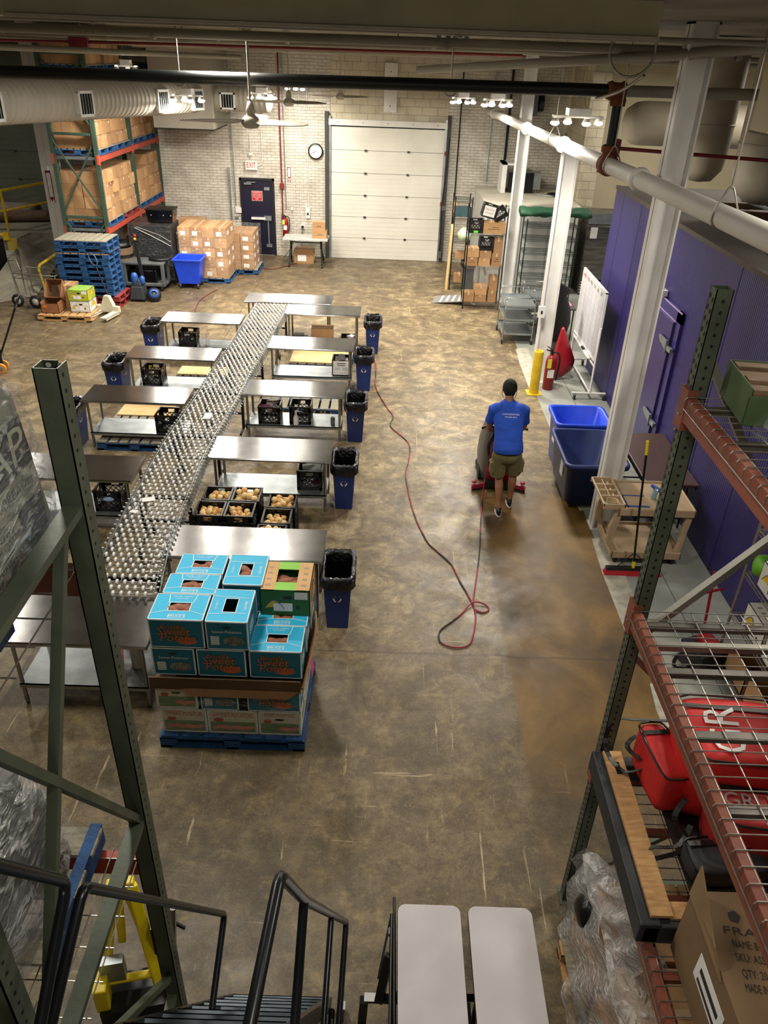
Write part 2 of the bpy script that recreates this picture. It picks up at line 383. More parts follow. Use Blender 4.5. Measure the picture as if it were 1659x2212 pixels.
def brickmat(name, c1, c2, mort, bw, bh, bump=.5, mortar=.015, zoff=0):
    m = bpy.data.materials.new(name); m.use_nodes = True; nt = m.node_tree; N = nt.nodes; L = nt.links; b = N['Principled BSDF']
    g = N.new('ShaderNodeNewGeometry'); sp_ = N.new('ShaderNodeSeparateXYZ'); L.new(g.outputs['Position'], sp_.inputs[0])
    cb = N.new('ShaderNodeCombineXYZ'); ad = N.new('ShaderNodeMath'); ad.operation = 'ADD'; L.new(sp_.outputs[0], ad.inputs[0]); L.new(sp_.outputs[1], ad.inputs[1])
    L.new(ad.outputs[0], cb.inputs[0]); L.new(sp_.outputs[2], cb.inputs[1])
    n0 = N.new('ShaderNodeTexNoise'); n0.inputs['Scale'].default_value = 3; n0.inputs['Detail'].default_value = 3; L.new(cb.outputs[0], n0.inputs['Vector'])
    mxv = N.new('ShaderNodeMix'); mxv.data_type = 'RGBA'; mxv.blend_type = 'LINEAR_LIGHT'; mxv.inputs[0].default_value = .018
    L.new(cb.outputs[0], mxv.inputs[6]); L.new(n0.outputs['Color'], mxv.inputs[7])
    bt = N.new('ShaderNodeTexBrick'); L.new(mxv.outputs[2], bt.inputs['Vector']); bt.inputs['Scale'].default_value = 1
    bt.inputs['Brick Width'].default_value = bw; bt.inputs['Row Height'].default_value = bh; bt.inputs['Mortar Size'].default_value = mortar*.5; bt.inputs['Mortar Smooth'].default_value = .4
    bt.inputs['Color1'].default_value = lin(c1); bt.inputs['Color2'].default_value = lin(c2); bt.inputs['Mortar'].default_value = lin(mort)
    n1 = N.new('ShaderNodeTexNoise'); n1.inputs['Scale'].default_value = 2.4; n1.inputs['Detail'].default_value = 7; L.new(cb.outputs[0], n1.inputs['Vector'])
    r1 = N.new('ShaderNodeValToRGB'); r1.color_ramp.elements[0].position = .35; r1.color_ramp.elements[1].position = .62
    r1.color_ramp.elements[0].color = (.62, .6, .55, 1); r1.color_ramp.elements[1].color = (1, 1, 1, 1); L.new(n1.outputs['Fac'], r1.inputs[0])
    mx = N.new('ShaderNodeMix'); mx.data_type = 'RGBA'; mx.blend_type = 'MULTIPLY'; mx.inputs[0].default_value = .6; L.new(bt.outputs['Color'], mx.inputs[6]); L.new(r1.outputs[0], mx.inputs[7])
    L.new(mx.outputs[2], b.inputs['Base Color']); b.inputs['Roughness'].default_value = .6
    n2 = N.new('ShaderNodeTexNoise'); n2.inputs['Scale'].default_value = 14; n2.inputs['Detail'].default_value = 6; L.new(cb.outputs[0], n2.inputs['Vector'])
    sm = N.new('ShaderNodeMath'); sm.operation = 'MULTIPLY_ADD'; L.new(n2.outputs['Fac'], sm.inputs[0]); sm.inputs[1].default_value = .5
    iv = N.new('ShaderNodeMath'); iv.operation = 'SUBTRACT'; iv.inputs[0].default_value = 1; L.new(bt.outputs['Fac'], iv.inputs[1]); L.new(iv.outputs[0], sm.inputs[2])
    bp = N.new('ShaderNodeBump'); bp.inputs['Strength'].default_value = bump; bp.inputs['Distance'].default_value = .03; L.new(sm.outputs[0], bp.inputs['Height']); L.new(bp.outputs[0], b.inputs['Normal'])
    return m
brick = brickmat('white_painted_brick', 'cfc9bc', 'c6c0b2', 'a8a296', .22, .075, .8, .013)
block = brickmat('painted_block', 'c6bda6', 'bdb49c', '8e8673', .42, .2, .35, .014)
# back wall with openings: steel door x -4.3..-3.33, dock door x -1.75..1.4, far left door
DX0, DX1, DZ = -4.32, -3.34, 2.09
KX0, KX1, KZ = -1.76, 1.42, 3.5
o = B(brick); y0, y1 = YB, YB+.3
o.bx(-8.6, DX0, y0, y1, 0, 5.8).bx(DX0, DX1, y0, y1, DZ, 5.8).bx(DX1, KX0, y0, y1, 0, 5.8)
o.use(block).bx(KX0, KX1, y0+.02, y1, KZ, 5.8); o.use(brick).bx(KX1, 4.6, y0, y1, 0, 5.8); struct(o.build('wall_back'), 'white painted brick wall at the far end')
o = B(cream); o.bx(4.6, 13, y0, y1, 0, 5.8); struct(o.build('wall_right_back'))
lefgr = mat('left_wall_paint', '7c7d70', .8, 0, '6b6c61', 2)
o = B(lefgr); o.bx(-16, -8.6, 25.2, 25.5, 0, 5.8).bx(-8.7, -8.6, YB, 25.2, 0, 5.8); struct(o.build('wall_left_back'))
o = B(lefgr).bx(-16.2, -16, -3, 25.5, 0, 5.8); struct(o.build('wall_left'))
o = B(cream).bx(12, 12.2, -3, 23.5, 0, 5.8); struct(o.build('wall_right'))
ceilm = mat('ceiling_paint', '8c8672', .85, 0, '5f5a4c', 1.2)
o = B(ceilm).bx(-16.2, 12.2, -3, 25.5, 5.55, 5.75); struct(o.build('ceiling'))
beamm = mat('concrete_beam_paint', 'b5b095', .8, 0, 'a09b80', 2, .05, 20); chip = mat('paint_chip', '0f0e0c', .9)
o = B(beamm).bx(-16, 1.72, 6., 6.5, 5.34, 5.55); o.use(chip)
o.use(mat('beam_lip', 'b3ab97', .7)).bx(-2.6, 1.72, 5.96, 6.02, 5.33, 5.352)
struct(o.build('trim_1'), 'olive grey concrete ceiling beam with chipped lower edge')
# back pilaster above the dock door
o = B(white).bx(-.32, .02, YB-.06, YB+.05, 3.85, 5.0); o.use(chip)
for z in (4.0, 4.8): o.cyl((-.15, YB-.07, z), (-.15, YB-.05, z), .015, 8)
struct(o.build('trim_2'), 'white bolted plate on the block wall above the dock door')

# ------- dock door (sectional)
def dockdoor(n, x0, x1, z1, y, m, labels, sec=6):
    d = thing('door_%d' % n, labels, 'overhead door', (0, y, 0)); d['kind'] = 'structure'
    h = z1/sec
    for k in range(sec):
        b = B(m); b.bx(x0, x1, 0, .05, k*h+.006, (k+1)*h-.004)
        for j in range(1, 5): b.bx(x0, x1, -.004, 0, k*h+j*h/5-.006, k*h+j*h/5+.002)
        b.build('door_panel', d, 0)
    b = B(mat('dark_hinge', '4a463e', .5, .5))
    for k in range(1, sec):
        for t in (.31, .69): xx = x0+(x1-x0)*t; b.c(xx, -.015, k*h, .07, .03, .05)
    b.build('hinge', d)
    b = B(galv); b.bx(x0-.06, x0, -.05, .04, 0, z1+.25).bx(x1, x1+.06, -.05, .04, 0, z1+.25); b.build('track', d)
    b = B(mat('door_dark_seal', '3b3b38', .7)); b.bx(x0-.16, x0-.06, -.1, .02, 0, z1+.35).bx(x1+.06, x1+.16, -.1, .02, 0, z1+.35); b.build('frame', d)
    b = B(white); b.bx(x0-.16, x1+.16, -.08, .02, z1+.03, z1+.18); b.use(chip)
    for k in range(5): b.cyl((x0+.2+k*(x1-x0-.4)/4, -.09, z1+.11), (x0+.2+k*(x1-x0-.4)/4, -.07, z1+.11), .012, 6)
    b.build('header', d); return d
doorw = mat('dock_door_white', 'dcdacf', .4, 0, 'cdcabd', 1.2)
dd = dockdoor(1, KX0+.02, KX1-.06, 3.47, YB-.02, doorw, 'white sectional overhead dock door in the brick wall')
b = B(dark); b.bx(KX0, KX1, .1, .14, 0, 3.6); b.build('back_seal', dd)
b = B(red); b.bx(1.38, 1.42, -.12, -.1, 2.85, 2.95).bx(1.35, 1.4, -.12, -.1, 1.55, 1.65); b.build('warning_tape', dd)
b = B(rubber); b.tube(smoothpath([(1.5, -.1, 3.3), (1.44, -.12, 2.2), (1.4, -.12, 1.4), (1.42, -.12, .6), (1.38, -.12, .15)]), .018, 6); b.use(greypl).c(1.42, -.14, .22, .1, .06, .2).c(1.46, -.12, 1.5, .1, .05, .12); b.build('cable', dd)
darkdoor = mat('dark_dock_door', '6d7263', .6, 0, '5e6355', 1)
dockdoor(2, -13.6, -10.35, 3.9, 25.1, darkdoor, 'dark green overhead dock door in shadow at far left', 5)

# ------- steel fire door
d = thing('door_3', 'navy blue steel exit door with grey panic bar', 'door', (0, YB, 0)); d['kind'] = 'structure'
b = B(navy).bx(DX0+.06, DX1-.06, .0, .05, .01, DZ-.05); b.build('door_leaf', d)
b = B(mat('black_frame', '0f0f18', .5)); b.bx(DX0, DX0+.06, -.03, .08, 0, DZ).bx(DX1-.06, DX1, -.03, .08, 0, DZ).bx(DX0, DX1, -.03, .08, DZ-.06, DZ); b.build('frame', d)
b = B(whitem); b.bx(-4.02, -3.62, -.1, -.04, 1.0, 1.06); b.use(galv).bx(-3.66, -3.45, -.09, -.02, .98, 1.1).bx(-3.56, -3.53, -.06, -.02, .3, 1.0).bx(-3.62, -3.46, -.07, -.02, .24, .32).bx(-3.63, -3.48, -.03, -.01, 1.78, 1.86)
b.build('panic_bar', d)
b = B(galv); b.bx(-4.18, -3.98, -.08, -.02, 1.92, 1.97).bx(-4.1, -3.85, -.12, -.09, 1.98, 2.0); b.build('door_closer', d)
b = B(paper); T = basis((-3.84, -.03, 1.62), (1, 0, 0), (0, 0, 1)); b.prism([(-.15, -.13), (.15, -.13), (.15, .13), (-.15, .13)], -.02, .0, basis((-3.84, -.005, 1.62), (1, 0, 0), (0, 0, 1)))
b.use(mat('sign_red', 'c42a2c', .5)).prism([(-.14, -.12), (.14, -.12), (.14, .12), (-.14, .12)], 0, .004, basis((-3.84, -.006, 1.62), (1, 0, 0), (0, 0, 1)))
b.use(paper)
for k, s in enumerate(('EMERGENCY EXIT', 'DOOR ALARM', 'WILL SOUND', 'EXIT')): b.text(s, basis((-3.84, -.012, 1.70-k*.055), (1, 0, 0), (0, 0, 1)), .05, .22 if k < 3 else .08)
b.build('warning_sign', d, label='red warning sign with white lettering')

# exit sign, clock and wall fittings
s = thing('exit_sign', 'white exit sign with red letters above the navy door', 'sign', (-3.95, YB-.05, 2.42))
B(whitem).c(0, 0, 0, .33, .06, .24).build('housing', s, .008)
b = B(mat('exit_red', 'b5101c', .5)); b.text('EXIT', basis((0, -.034, 0), (1, 0, 0), (0, 0, 1)), .2, .25); b.build('lettering', s)
b = B(whitem); b.cyl((0, 0, .12), (0, 0, .8), .008, 6).c(.0, 0, .28, .1, .05, .06); b.tube(smoothpath([(.16, 0, 0), (.26, .02, .02), (.3, .03, .2), (.3, .03, .9)], 4), .01, 6); b.build('conduit', s)
ck = thing('wall_clock', 'round white wall clock with black rim beside the dock door', 'clock', (-2.16, YB-.01, 2.83))
b = B(blackp); b.lathe([(.17, 0), (.205, 0), (.205, .05), (.17, .05)], (0, 0, 0), (0, -1, 0), 32); b.build('rim', ck)
b = B(paper); b.disc(basis((0, -.03, 0), (1, 0, 0), (0, 0, 1)), .175, 32); b.build('dial', ck)
b = B(blackp)
for k in range(12):
    a = PI/2-k*PI/6; b.text(str(12 if k == 0 else k), basis((.135*math.cos(a), -.033, .135*math.sin(a)), (1, 0, 0), (0, 0, 1)), .045)
b.build('numerals', ck)
b = B(blackp); b.bar((0, -.036, 0), (-.08, -.036, -.03), .012, .004).bar((0, -.036, 0), (-.13, -.036, -.075), .008, .004).cyl((0, -.034, 0), (0, -.042, 0), .01, 8); b.build('hand', ck)
redp = mat('red_pipe', '7d1f22', .5)
def onwall(name, label, cat, bb): return tag(bb.build(name), label, cat)
y = YB-.05
b = B(redp).cyl((-3.12, y, 5.5), (-3.12, y, 1.05), .02, 8); b.bx(-3.18, -3.06, y-.04, y+.03, 1.84, 1.98).bx(-3.16, -3.08, y-.04, y+.03, 1.02, 1.12); onwall('alarm_conduit', 'red conduit with pull station running down brick wall right of the navy door', 'conduit', b)
b = B(galv).cyl((-3.02, y, 5.5), (-3.02, y, 1.3), .014, 6); onwall('conduit', 'thin grey conduit beside the red one on the brick wall', 'conduit', b)
b = B(galv).bx(-4.62, -4.57, y, y+.05, 0, 2.35).cyl((-4.45, y, 5.5), (-4.45, y, 1.35), .016, 6).bx(-4.5, -4.4, y-.02, y+.05, 1.0, 1.05); onwall('wall_channel', 'grey steel channel standing on brick wall left of the navy door', 'channel', b)
b = B(whitem).bx(-4.46, -4.3, y-.02, y+.05, 1.16, 1.3); onwall('thermostat', 'small white control box at left edge of the navy door', 'control box', b)
b = B(paper).bx(-2.95, -2.87, y+.03, y+.045, 2.02, 2.42); b.use(red).bx(-2.94, -2.88, y+.028, y+.032, 2.04, 2.06).bx(-2.94, -2.88, y+.028, y+.032, 2.38, 2.4).bx(-2.95, -2.94, y+.025, y+.05, 2.02, 2.42).bx(-2.88, -2.87, y+.025, y+.05, 2.02, 2.42); b.prism([(-.03, .03), (.03, .03), (0, -.03)], 0, .004, basis((-2.91, y+.028, 2.12), (1, 0, 0), (0, 0, 1))); onwall('fire_sign', 'tall white and red extinguisher arrow sign on brick wall', 'sign', b)
b = B(whitem).bx(-2.46, -2.34, y-.03, y+.05, 1.08, 1.36); b.use(blackp).c(-2.4, y-.035, 1.2, .05, .02, .06); onwall('soap_dispenser', 'white sanitiser dispenser on brick wall above folding table', 'dispenser', b)
b = B(whitem).bx(-2.62, -2.5, y, y+.05, .78, .9); b.use(blackp).c(-2.56, y-.02, .84, .07, .06, .06); b.tube(smoothpath([(-2.56, y-.04, .82), (-2.6, y-.1, .6), (-2.8, y-.08, .45), (-2.95, y-.15, .2), (-3.1, y-.4, .02)]), .01, 5); onwall('wall_outlet', 'white outlet with black plug and cord above folding table', 'outlet', b)
for xx, z0 in ((-2.6, .9), (-2.38, 1.36), (-2.85, 1.3)):
    b = B(whitem).cyl((xx, y+.02, 4.8), (xx, y+.02, z0), .01, 6); b.c(xx, y+.01, z0+.02, .06, .05, .07) if xx == -2.85 else None
    onwall('conduit', {-2.6: 'thin white conduit dropping to the wall outlet', -2.38: 'thin white conduit dropping to the white dispenser', -2.85: 'thin white conduit ending in a small round box right of the arrow sign'}[xx], 'conduit', b)
def extinguisher(loc, label, tagcol=None):
    e = thing('fire_extinguisher', label, 'extinguisher', loc)
    B(red).lathe([(0, 0), (.075, 0), (.085, .02), (.085, .4), (.07, .46), (.03, .5), (0, .5)], n=16).build('cylinder', e)
    b = B(blackp).cyl((0, 0, .5), (0, 0, .55), .02, 8).bar((0, 0, .55), (-.1, -.04, .58), .03, .015).bar((0, 0, .57), (-.1, -.04, .63), .03, .012); b.tube(smoothpath([(0, 0, .54), (.1, -.02, .52), (.12, -.04, .35), (.1, -.05, .15)]), .014, 6); b.build('valve_and_hose', e)
    b = B(mat('tag_yellow', 'e9e03a', .6)); b.c(-.04, -.1, .4, .06, .01, .13, None); b.build('inspection_tag', e)
    b = B(paper).c(.0, -.086, .25, .1, .006, .12); b.build('nameplate', e); return e
extinguisher((-3.04, YB-.14, .58), 'red fire extinguisher hung on brick wall beside the navy door')
# upper plenum box, duct, pipes -------------------------------------------------
b = B(mat('plenum_paint', 'a5a093', .7, 0, '959083', 1)).bx(-6.05, -4.55, 21.4, YB-.01, 3.42, 5.54); b.use(dark).bx(-6.05, -4.55, 21.38, YB-.01, 3.4, 3.42); tag(b.build('duct_plenum'), 'large boxed white duct enclosure hanging in front of the brick wall', 'duct box')  # black sheet on the underside paints the bottom of the box in shade
def spiral(a, bb, r, name, label, m, ribs, grilles=()):
    a = V(a); bb = V(bb); d = bb-a; n = d.normalized(); t = thing(name, label, 'duct', a)
    q = B(m); pr = []; L = d.length; k = int(L/.12)
    for i in range(k+1): h = L*i/k; pr += [(r, h-.008), (r+.008, h), (r, h+.008)]
    pr += [(r*.93, L+.06), (r*.6, L+.12), (0, L+.14)]; q.lathe(pr, (0, 0, 0), n, 28); q.build('duct_shell', t)
    for g in grilles:
        side = V((0, 0, 1)).cross(n) if n.x < 0 else -V((0, 0, 1)).cross(n); side = -side if side.y > 0 else side
        side = (side+V((0, 0, -.15))).normalized(); T = basis(n*g+side*(r*.96), n, V((0, 0, 1)))
        w = B(whitem); w.T = T
        w.T = T @ M.Scale(r/.36, 4)
        for sgn in (-1, 1): w.c(sgn*.2, 0, 0, .05, .46, .1).c(0, sgn*.2, 0, .45, .05, .1)
        w.use(dark).c(0, 0, .03, .36, .36, .03); w.use(galv)
        for j in range(4): w.c(-.12+j*.08, 0, .045, .014, .36, .02)
        w.build('grille', t)
    return t
ductm = mat('duct_white_paint', 'b5afa2', .55, .1, 'a39d90', 1.5)
spiral((-6.05, 10.8, 4.46), (-4.02, 17.0, 4.36), .29, 'spiral_duct', 'long round white spiral duct with square grilles at upper left', ductm, 1, (1.0, 2.95, 5.1, 6.3))
spiral((-4.55, 21.9, 4.1), (-3.25, 21.9, 4.1), .3, 'spiral_duct', 'short round white duct stub right of the boxed enclosure', ductm, 1, (.35,))
pipew = mat('white_pipe_paint', 'd6d3cb', .6, 0, 'c8c5bc', 2)
pdim = mat('dim_pipe_paint', '8f897a', .5, 0, '7e796b', 2)
PX = 2.47
t = thing('drain_pipe', 'thick white pipe running overhead along the right side', 'pipe', (PX, 0, 0))
b = B(pipew); b.tube([(0, 23.0, 3.98), (0, 5., 4.25), (0, 1.5, 4.29)], .085, 20); b.build('pipe_run', t)
for y in (21.6, 16., 12.4, 8.35): z = 3.98+(23-y)*.015; B(pipew).lathe([(.085, -.07), (.105, -.06), (.115, 0), (.105, .06), (.085, .07)], (0, y, z), (0, 1, 0), 20).build('pipe_collar', t)
for y in (13.2, 6.05, 9.5):
    b = B(wirem); z = 3.98+(23-y)*.015; b.tube(arc((0, y, z), .092, -PI*.1, -PI*.9, 10, 'xz'), .007, 6); b.tube([(.092, y, z-.03), (.09, y, z+.05), (.02, y, z+.2), (0, y, z+.22)], .007, 6); b.tube([(-.092, y, z-.03), (-.09, y, z+.05), (-.02, y, z+.2), (0, y, z+.22)], .007, 6); b.cyl((0, y, z+.2), (0, y, 5.5), .007, 6); b.build('hanger', t)
oc = mat('orange_coupling', '80401f', .75, 0, '5e2f1a', 8)
t = thing('sprinkler_main', 'black overhead sprinkler pipe crossing the hall with orange couplings', 'pipe', (0, 9.7, 0))
blackpipe = mat('black_pipe', '0d120f', .45, .2, '080b09', 3)
B(blackpipe).tube([(-14, 0, 4.84), (2.4, 0, 4.93)], .066, 14).build('main_run', t)
B(blackpipe).cyl((2.47, 0, 4.93), (2.47, 0, 4.25), .055, 14).build('drop_pipe', t)
b = B(oc); b.lathe([(0, -.09), (.085, -.09), (.1, -.05), (.085, -.03), (.08, .05), (.1, .08), (.085, .11), (0, .11)], (2.42, 0, 4.93), (1, 0, 0), 14); b.lathe([(.085, -.12), (.09, -.06), (.07, 0)], (2.47, 0, 4.9), (0, 0, 1), 12); b.build('coupling', t, label='orange grooved coupling')
b = B(oc); b.lathe([(.07, .1), (.1, .12), (.1, .17), (.075, .19), (.09, -.0), (.12, -.1)], (2.47, 0, 4.2), (0, 0, 1), 14).lathe([(.09, -.1), (.115, -.09), (.12, -.05), (.1, 0), (.12, .05), (.115, .09), (.09, .1)], (2.47, 0, 4.18), (0, 1, 0), 18); b.build('coupling', t, label='orange grooved coupling')
B(pdim).tube([(2.5, 0, 4.93), (9, 0, 4.97)], .06, 12).build('branch_run', t)
for x in (-8.5, -5.2, -2.4, .6): B(wirem).cyl((x, 0, 4.86), (x, 0, 5.5), .008, 6).tube(arc((x, 0, 4.89), .075, -PI, 0, 8, 'xz'), .008, 6).build('hanger', t)
# ceiling conduits and dim pipes
for k, (x0, x1, y, z, r, lab) in enumerate(((-14, 9, 7.4, 5.36, .022, 'nearest thin white conduit along the ceiling'), (-14, 3.2, 9.2, 5.3, .045, 'white ceiling pipe just behind the nearest thin conduit'), (-14, 4, 12.5, 5.33, .05, 'white ceiling pipe above the nearest ceiling fan'), (-14, 9, 17, 5.3, .05, 'farther white ceiling pipe crossing above the fixtures'), (-6.1, 9, 20.5, 5.22, .06, 'farthest white ceiling pipe near the brick wall'))):
    b = B(pdim).tube([(x0, y, z-.02), (x1, y, z+.02)], r, 8)
    for x in range(-12, 4, 3): b.cyl((x, y, z), (x, y, 5.55), .008, 5).lathe([(r, -.03), (r+.015, 0), (r, .03)], (x+.5, y, z), (1, 0, 0), 10)
    tag(b.build('ceiling_pipe'), lab, 'pipe')
b = B(redp).tube([(-7, 14.3, 5.18), (-3.4, 14.3, 5.22), (2, 14.3, 5.24)], .022, 8); b.c(-5.1, 14.3, 5.2, .3, .12, .14); tag(b.build('ceiling_pipe'), 'dark red ceiling pipe with small junction box', 'pipe')
b = B(pdim).tube([(-14, 8, 5.2), (-8, 12, 5.12), (-3.6, 20.3, 5.02)], .05, 8); tag(b.build('ceiling_pipe'), 'white ceiling pipe slanting away at upper left', 'pipe')
b = B(pdim).tube([(-14, 8.6, 5.3), (-9, 12, 5.24), (-3.9, 20.4, 5.2)], .035, 8); tag(b.build('cable_bundle'), 'bundle of thin cables strung beside slanting pipe at upper left', 'cables')
b = B(pdim).tube([(.3, 12.2, 5.02), (2.7, 8.6, 5.28), (3.6, 6.9, 5.42)], .05, 8); tag(b.build('ceiling_pipe'), 'white ceiling pipe slanting towards upper right corner', 'pipe')
b = B(redp).tube([(2.7, 10.6, 4.28), (10, 9.9, 4.05)], .022, 8).c(2.75, 10.6, 4.28, .12, .12, .2); tag(b.build('gas_pipe'), 'thin dark red pipe crossing in front of the cream wall', 'pipe')
b = B(wirem).tube(arc((2.25, 8.6, 5.3), .22, 0, 2*PI, 24, 'xz'), .012, 6).tube(smoothpath([(2.4, 8.6, 5.1), (2.3, 9, 4.95), (2.2, 9.6, 4.85)]), .016, 6); tag(b.build('cable_loop'), 'coiled cable loop hanging from ceiling above the right fixture', 'cable')
for x, y, lab in ((.9, 9., 'nearer'), (-.1+.9, 13.4, 'farther')):
    b = B(whitem).c(x, y, 5.48, .6, .2, .1); b.use(galv)
    for k in range(4): b.lathe([(0, 0), (.04, 0), (.04, .03)], (x-.2+k*.135, y-.11, 5.46), (0, -1, 0), 8)
    tag(b.build('electrical_box'), lab+' grey electrical box with four knockouts on the ceiling', 'box')
# columns
def column(x, y, label, hw=.1, hd=.1, ztop=5.55, group=None):
    b = B(whitem); b.bx(x-hw, x+hw, y-hd, y-hd+.018, 0, ztop).bx(x-hw, x+hw, y+hd-.018, y+hd, 0, ztop).bx(x-.008, x+.008, y-hd, y+hd, 0, ztop)
    b.bx(x-hw-.02, x+hw+.02, y-hd-.02, y+hd+.02, 0, .012)
    return tag(b.build('steel_column'), label, 'column')
def column_r(x, y, label, a=.13, w=.1, zt=5.55):   # web faces the camera: flanges at left and right
    b = B(whitem); b.bx(x-a, x-a+.02, y-w, y+w, 0, zt).bx(x+a-.02, x+a, y-w, y+w, 0, zt).bx(x-a, x+a, y-.008, y+.008, 0, zt).bx(x-a, x+a, y-w, y+w, zt-.02, zt).bx(x-a-.02, x+a+.02, y-w-.02, y+w+.02, 0, .012)
    return tag(b.build('steel_column'), label, 'column')
column_r(2.86, 8.55, 'thick white steel column beside the tan cart and blue tubs')
column_r(2.86, 13.7, 'white steel column behind the yellow bollard', zt=4.04)
column_r(2.95, 19.5, 'white steel column beside the carton shelving unit')
b = B(whitem); x, y = -8.05, 19.5; b.bx(x-.19, x+.19, y-.12, y-.1, 0, 5.55).bx(x-.05, x-.03, y-.14, y-.1, 0, 5.55).bx(x+.1, x+.12, y-.14, y-.1, 0, 5.55).bx(x-.19, x+.19, y+.1, y+.12, 0, 5.55).bx(x-.01, x+.01, y-.1, y+.1, 0, 5.55)
b.use(paper).bx(-.1+x, x+.02, y-.15, y-.142, 1.9, 2.6); b.use(red); b.bx(x-.1, x-.085, y-.152, y-.15, 1.9, 2.6).bx(x+.005, x+.02, y-.152, y-.15, 1.9, 2.6).bx(x-.1, x+.02, y-.152, y-.15, 2.55, 2.6).prism([(-.06, .05), (.06, .05), (0, -.05)], 0, .004, basis((x-.04, y-.152, 1.97), (1, 0, 0), (0, 0, 1)))
tag(b.build('steel_column'), 'white steel column with red arrow sign beside the loaded tall rack', 'column')
# block pier and right room pieces
b = B(block).bx(4.66, 5.1, 20.9, YB, 0, 5.55); struct(b.build('wall_pier'))
b = B(cream).bx(3.3, 12, 7.6, 8.0, 4.7, 5.55); b.use(mat('soffit_dark', '6f6757', .8)).bx(3.3, 12, 7.58, 8.02, 4.68, 4.7); struct(b.build('trim_3'))
dg = mat('dim_grey_duct', '9c9282', .6, 0, '877e6e', 2)
def fatduct(c, r, z0, z1, lab, sx=1.0):
    q = B(dg); q.lathe([(0, z0), (r*.55, z0+.03), (r*.9, z0+.18), (r, z0+.4), (r, z1)], (c[0], c[1], 0), (0, 0, 1), 24, sx=sx)
    q.lathe([(r, 0), (r+.02, .015), (r, .03)], (c[0], c[1], z0+.75), (0, 0, 1), 24, sx=sx); return tag(q.build('round_duct'), lab, 'duct')
fatduct((4.5, 12.3), .33, 3.72, 5.5, 'left one of two bulging grey ducts above the purple cooler')
fatduct((5.2, 11.5), .52, 3.55, 5.5, 'fatter right one of two bulging grey ducts above the purple cooler')
q = B(dg); q.lathe([(0, -1.0), (.24, -.95), (.34, -.8), (.36, -.65), (.36, 1.2)], (5.1, 15.5, 4.27), (1, 0, 0), 24); tag(q.build('round_duct'), 'horizontal grey duct end with rounded cap right of the black drop pipe', 'duct')
q = B(galv).tube([(6.1, 13.5, 3.95), (8, 11, 3.8)], .05, 8).cyl((6.2, 13.4, 3.95), (6.2, 13.4, 3.4), .03, 8); tag(q.build('strut_pipe'), 'rusty strut pipe above far edge of the purple cooler', 'pipe')
# ================================================================ right side
# purple walk-in cooler
def purplemat():
    m = bpy.data.materials.new('purple_cooler_panel'); m.use_nodes = True; nt = m.node_tree; N = nt.nodes; L = nt.links; b = N['Principled BSDF']
    g = N.new('ShaderNodeNewGeometry'); s = N.new('ShaderNodeSeparateXYZ'); L.new(g.outputs['Position'], s.inputs[0])
    w = N.new('ShaderNodeMath'); w.operation = 'SINE'; k = N.new('ShaderNodeMath'); k.operation = 'MULTIPLY'; L.new(s.outputs[1], k.inputs[0]); k.inputs[1].default_value = 2*PI/.045; L.new(k.outputs[0], w.inputs[0])
    bp = N.new('ShaderNodeBump'); bp.inputs['Strength'].default_value = .35; bp.inputs['Distance'].default_value = .008; L.new(w.outputs[0], bp.inputs['Height']); L.new(bp.outputs[0], b.inputs['Normal'])
    n = N.new('ShaderNodeTexNoise'); n.inputs['Scale'].default_value = 1.2; L.new(g.outputs['Position'], n.inputs['Vector'])
    r = N.new('ShaderNodeValToRGB'); r.color_ramp.elements[0].color = lin('282058'); r.color_ramp.elements[1].color = lin('372e6e'); L.new(n.outputs['Fac'], r.inputs[0]); L.new(r.outputs[0], b.inputs['Base Color'])
    b.inputs['Roughness'].default_value = .42; b.inputs['Metallic'].default_value = .15; return m
purpm = purplemat(); CX = 3.94
t = thing('walk_in_cooler', 'large purple walk-in cooler with ribbed metal panels', 'cooler', (CX, 10, 0))
b = B(purpm); b.bx(0, 5.5, -6.5, 4.55, 0, 3.3); b.use(mat('panel_seam', '1b1258', .6))
for y in (4.0, 2.9, 1.8, -1.2, -2.4, -3.6, -4.8): b.bx(-.003, .01, y-.006, y+.006, 0, 3.3)
b.build('panel_wall', t)
b = B(mat('cooler_roof', '4c4842', .8, 0, '3a3733', 2)); b.bx(-.01, 5.5, -6.5, 4.56, 3.3, 3.34); b.use(mat('roof_edge_trim', '4d453e', .7)).bx(-.015, .05, -6.5, 4.56, 3.29, 3.35); b.build('roof', t)
b = B(purple2); b.bx(-.07, 0, .3, 1.55, .05, 2.2); b.build('door_leaf', t, .01)
b = B(mat('purple_frame', '33296c', .4)); b.bx(-.04, 0, .12, .3, 0, 2.36).bx(-.04, 0, 1.55, 1.73, 0, 2.36).bx(-.04, 0, .12, 1.73, 2.22, 2.36); b.use(mat('frame_edge', 'a58fc0', .5)).bx(-.045, -.038, .12, 1.73, 2.35, 2.37).bx(-.045, -.038, .3, 1.55, 2.2, 2.215); b.use(mat('gasket', '231a3f', .6)).bx(-.045, -.039, .275, .3, 0, 2.2); b.build('door_frame', t)
for z in (1.85, .75, .2):
    b = B(galv); b.cyl((-.1, .3, z-.08), (-.1, .3, z+.1), .018, 8).bx(-.1, -.06, .12, .3, z-.03, z+.03).bx(-.085, -.07, .3, .62, z-.02, z+.06); b.add([(-.09, .3, z-.07), (-.09, .3, z+.09), (-.09, .62, z+.09), (-.09, .7, z+.05), (-.09, .62, z+.0)], [(0, 1, 2, 3, 4)]); b.build('hinge', t)
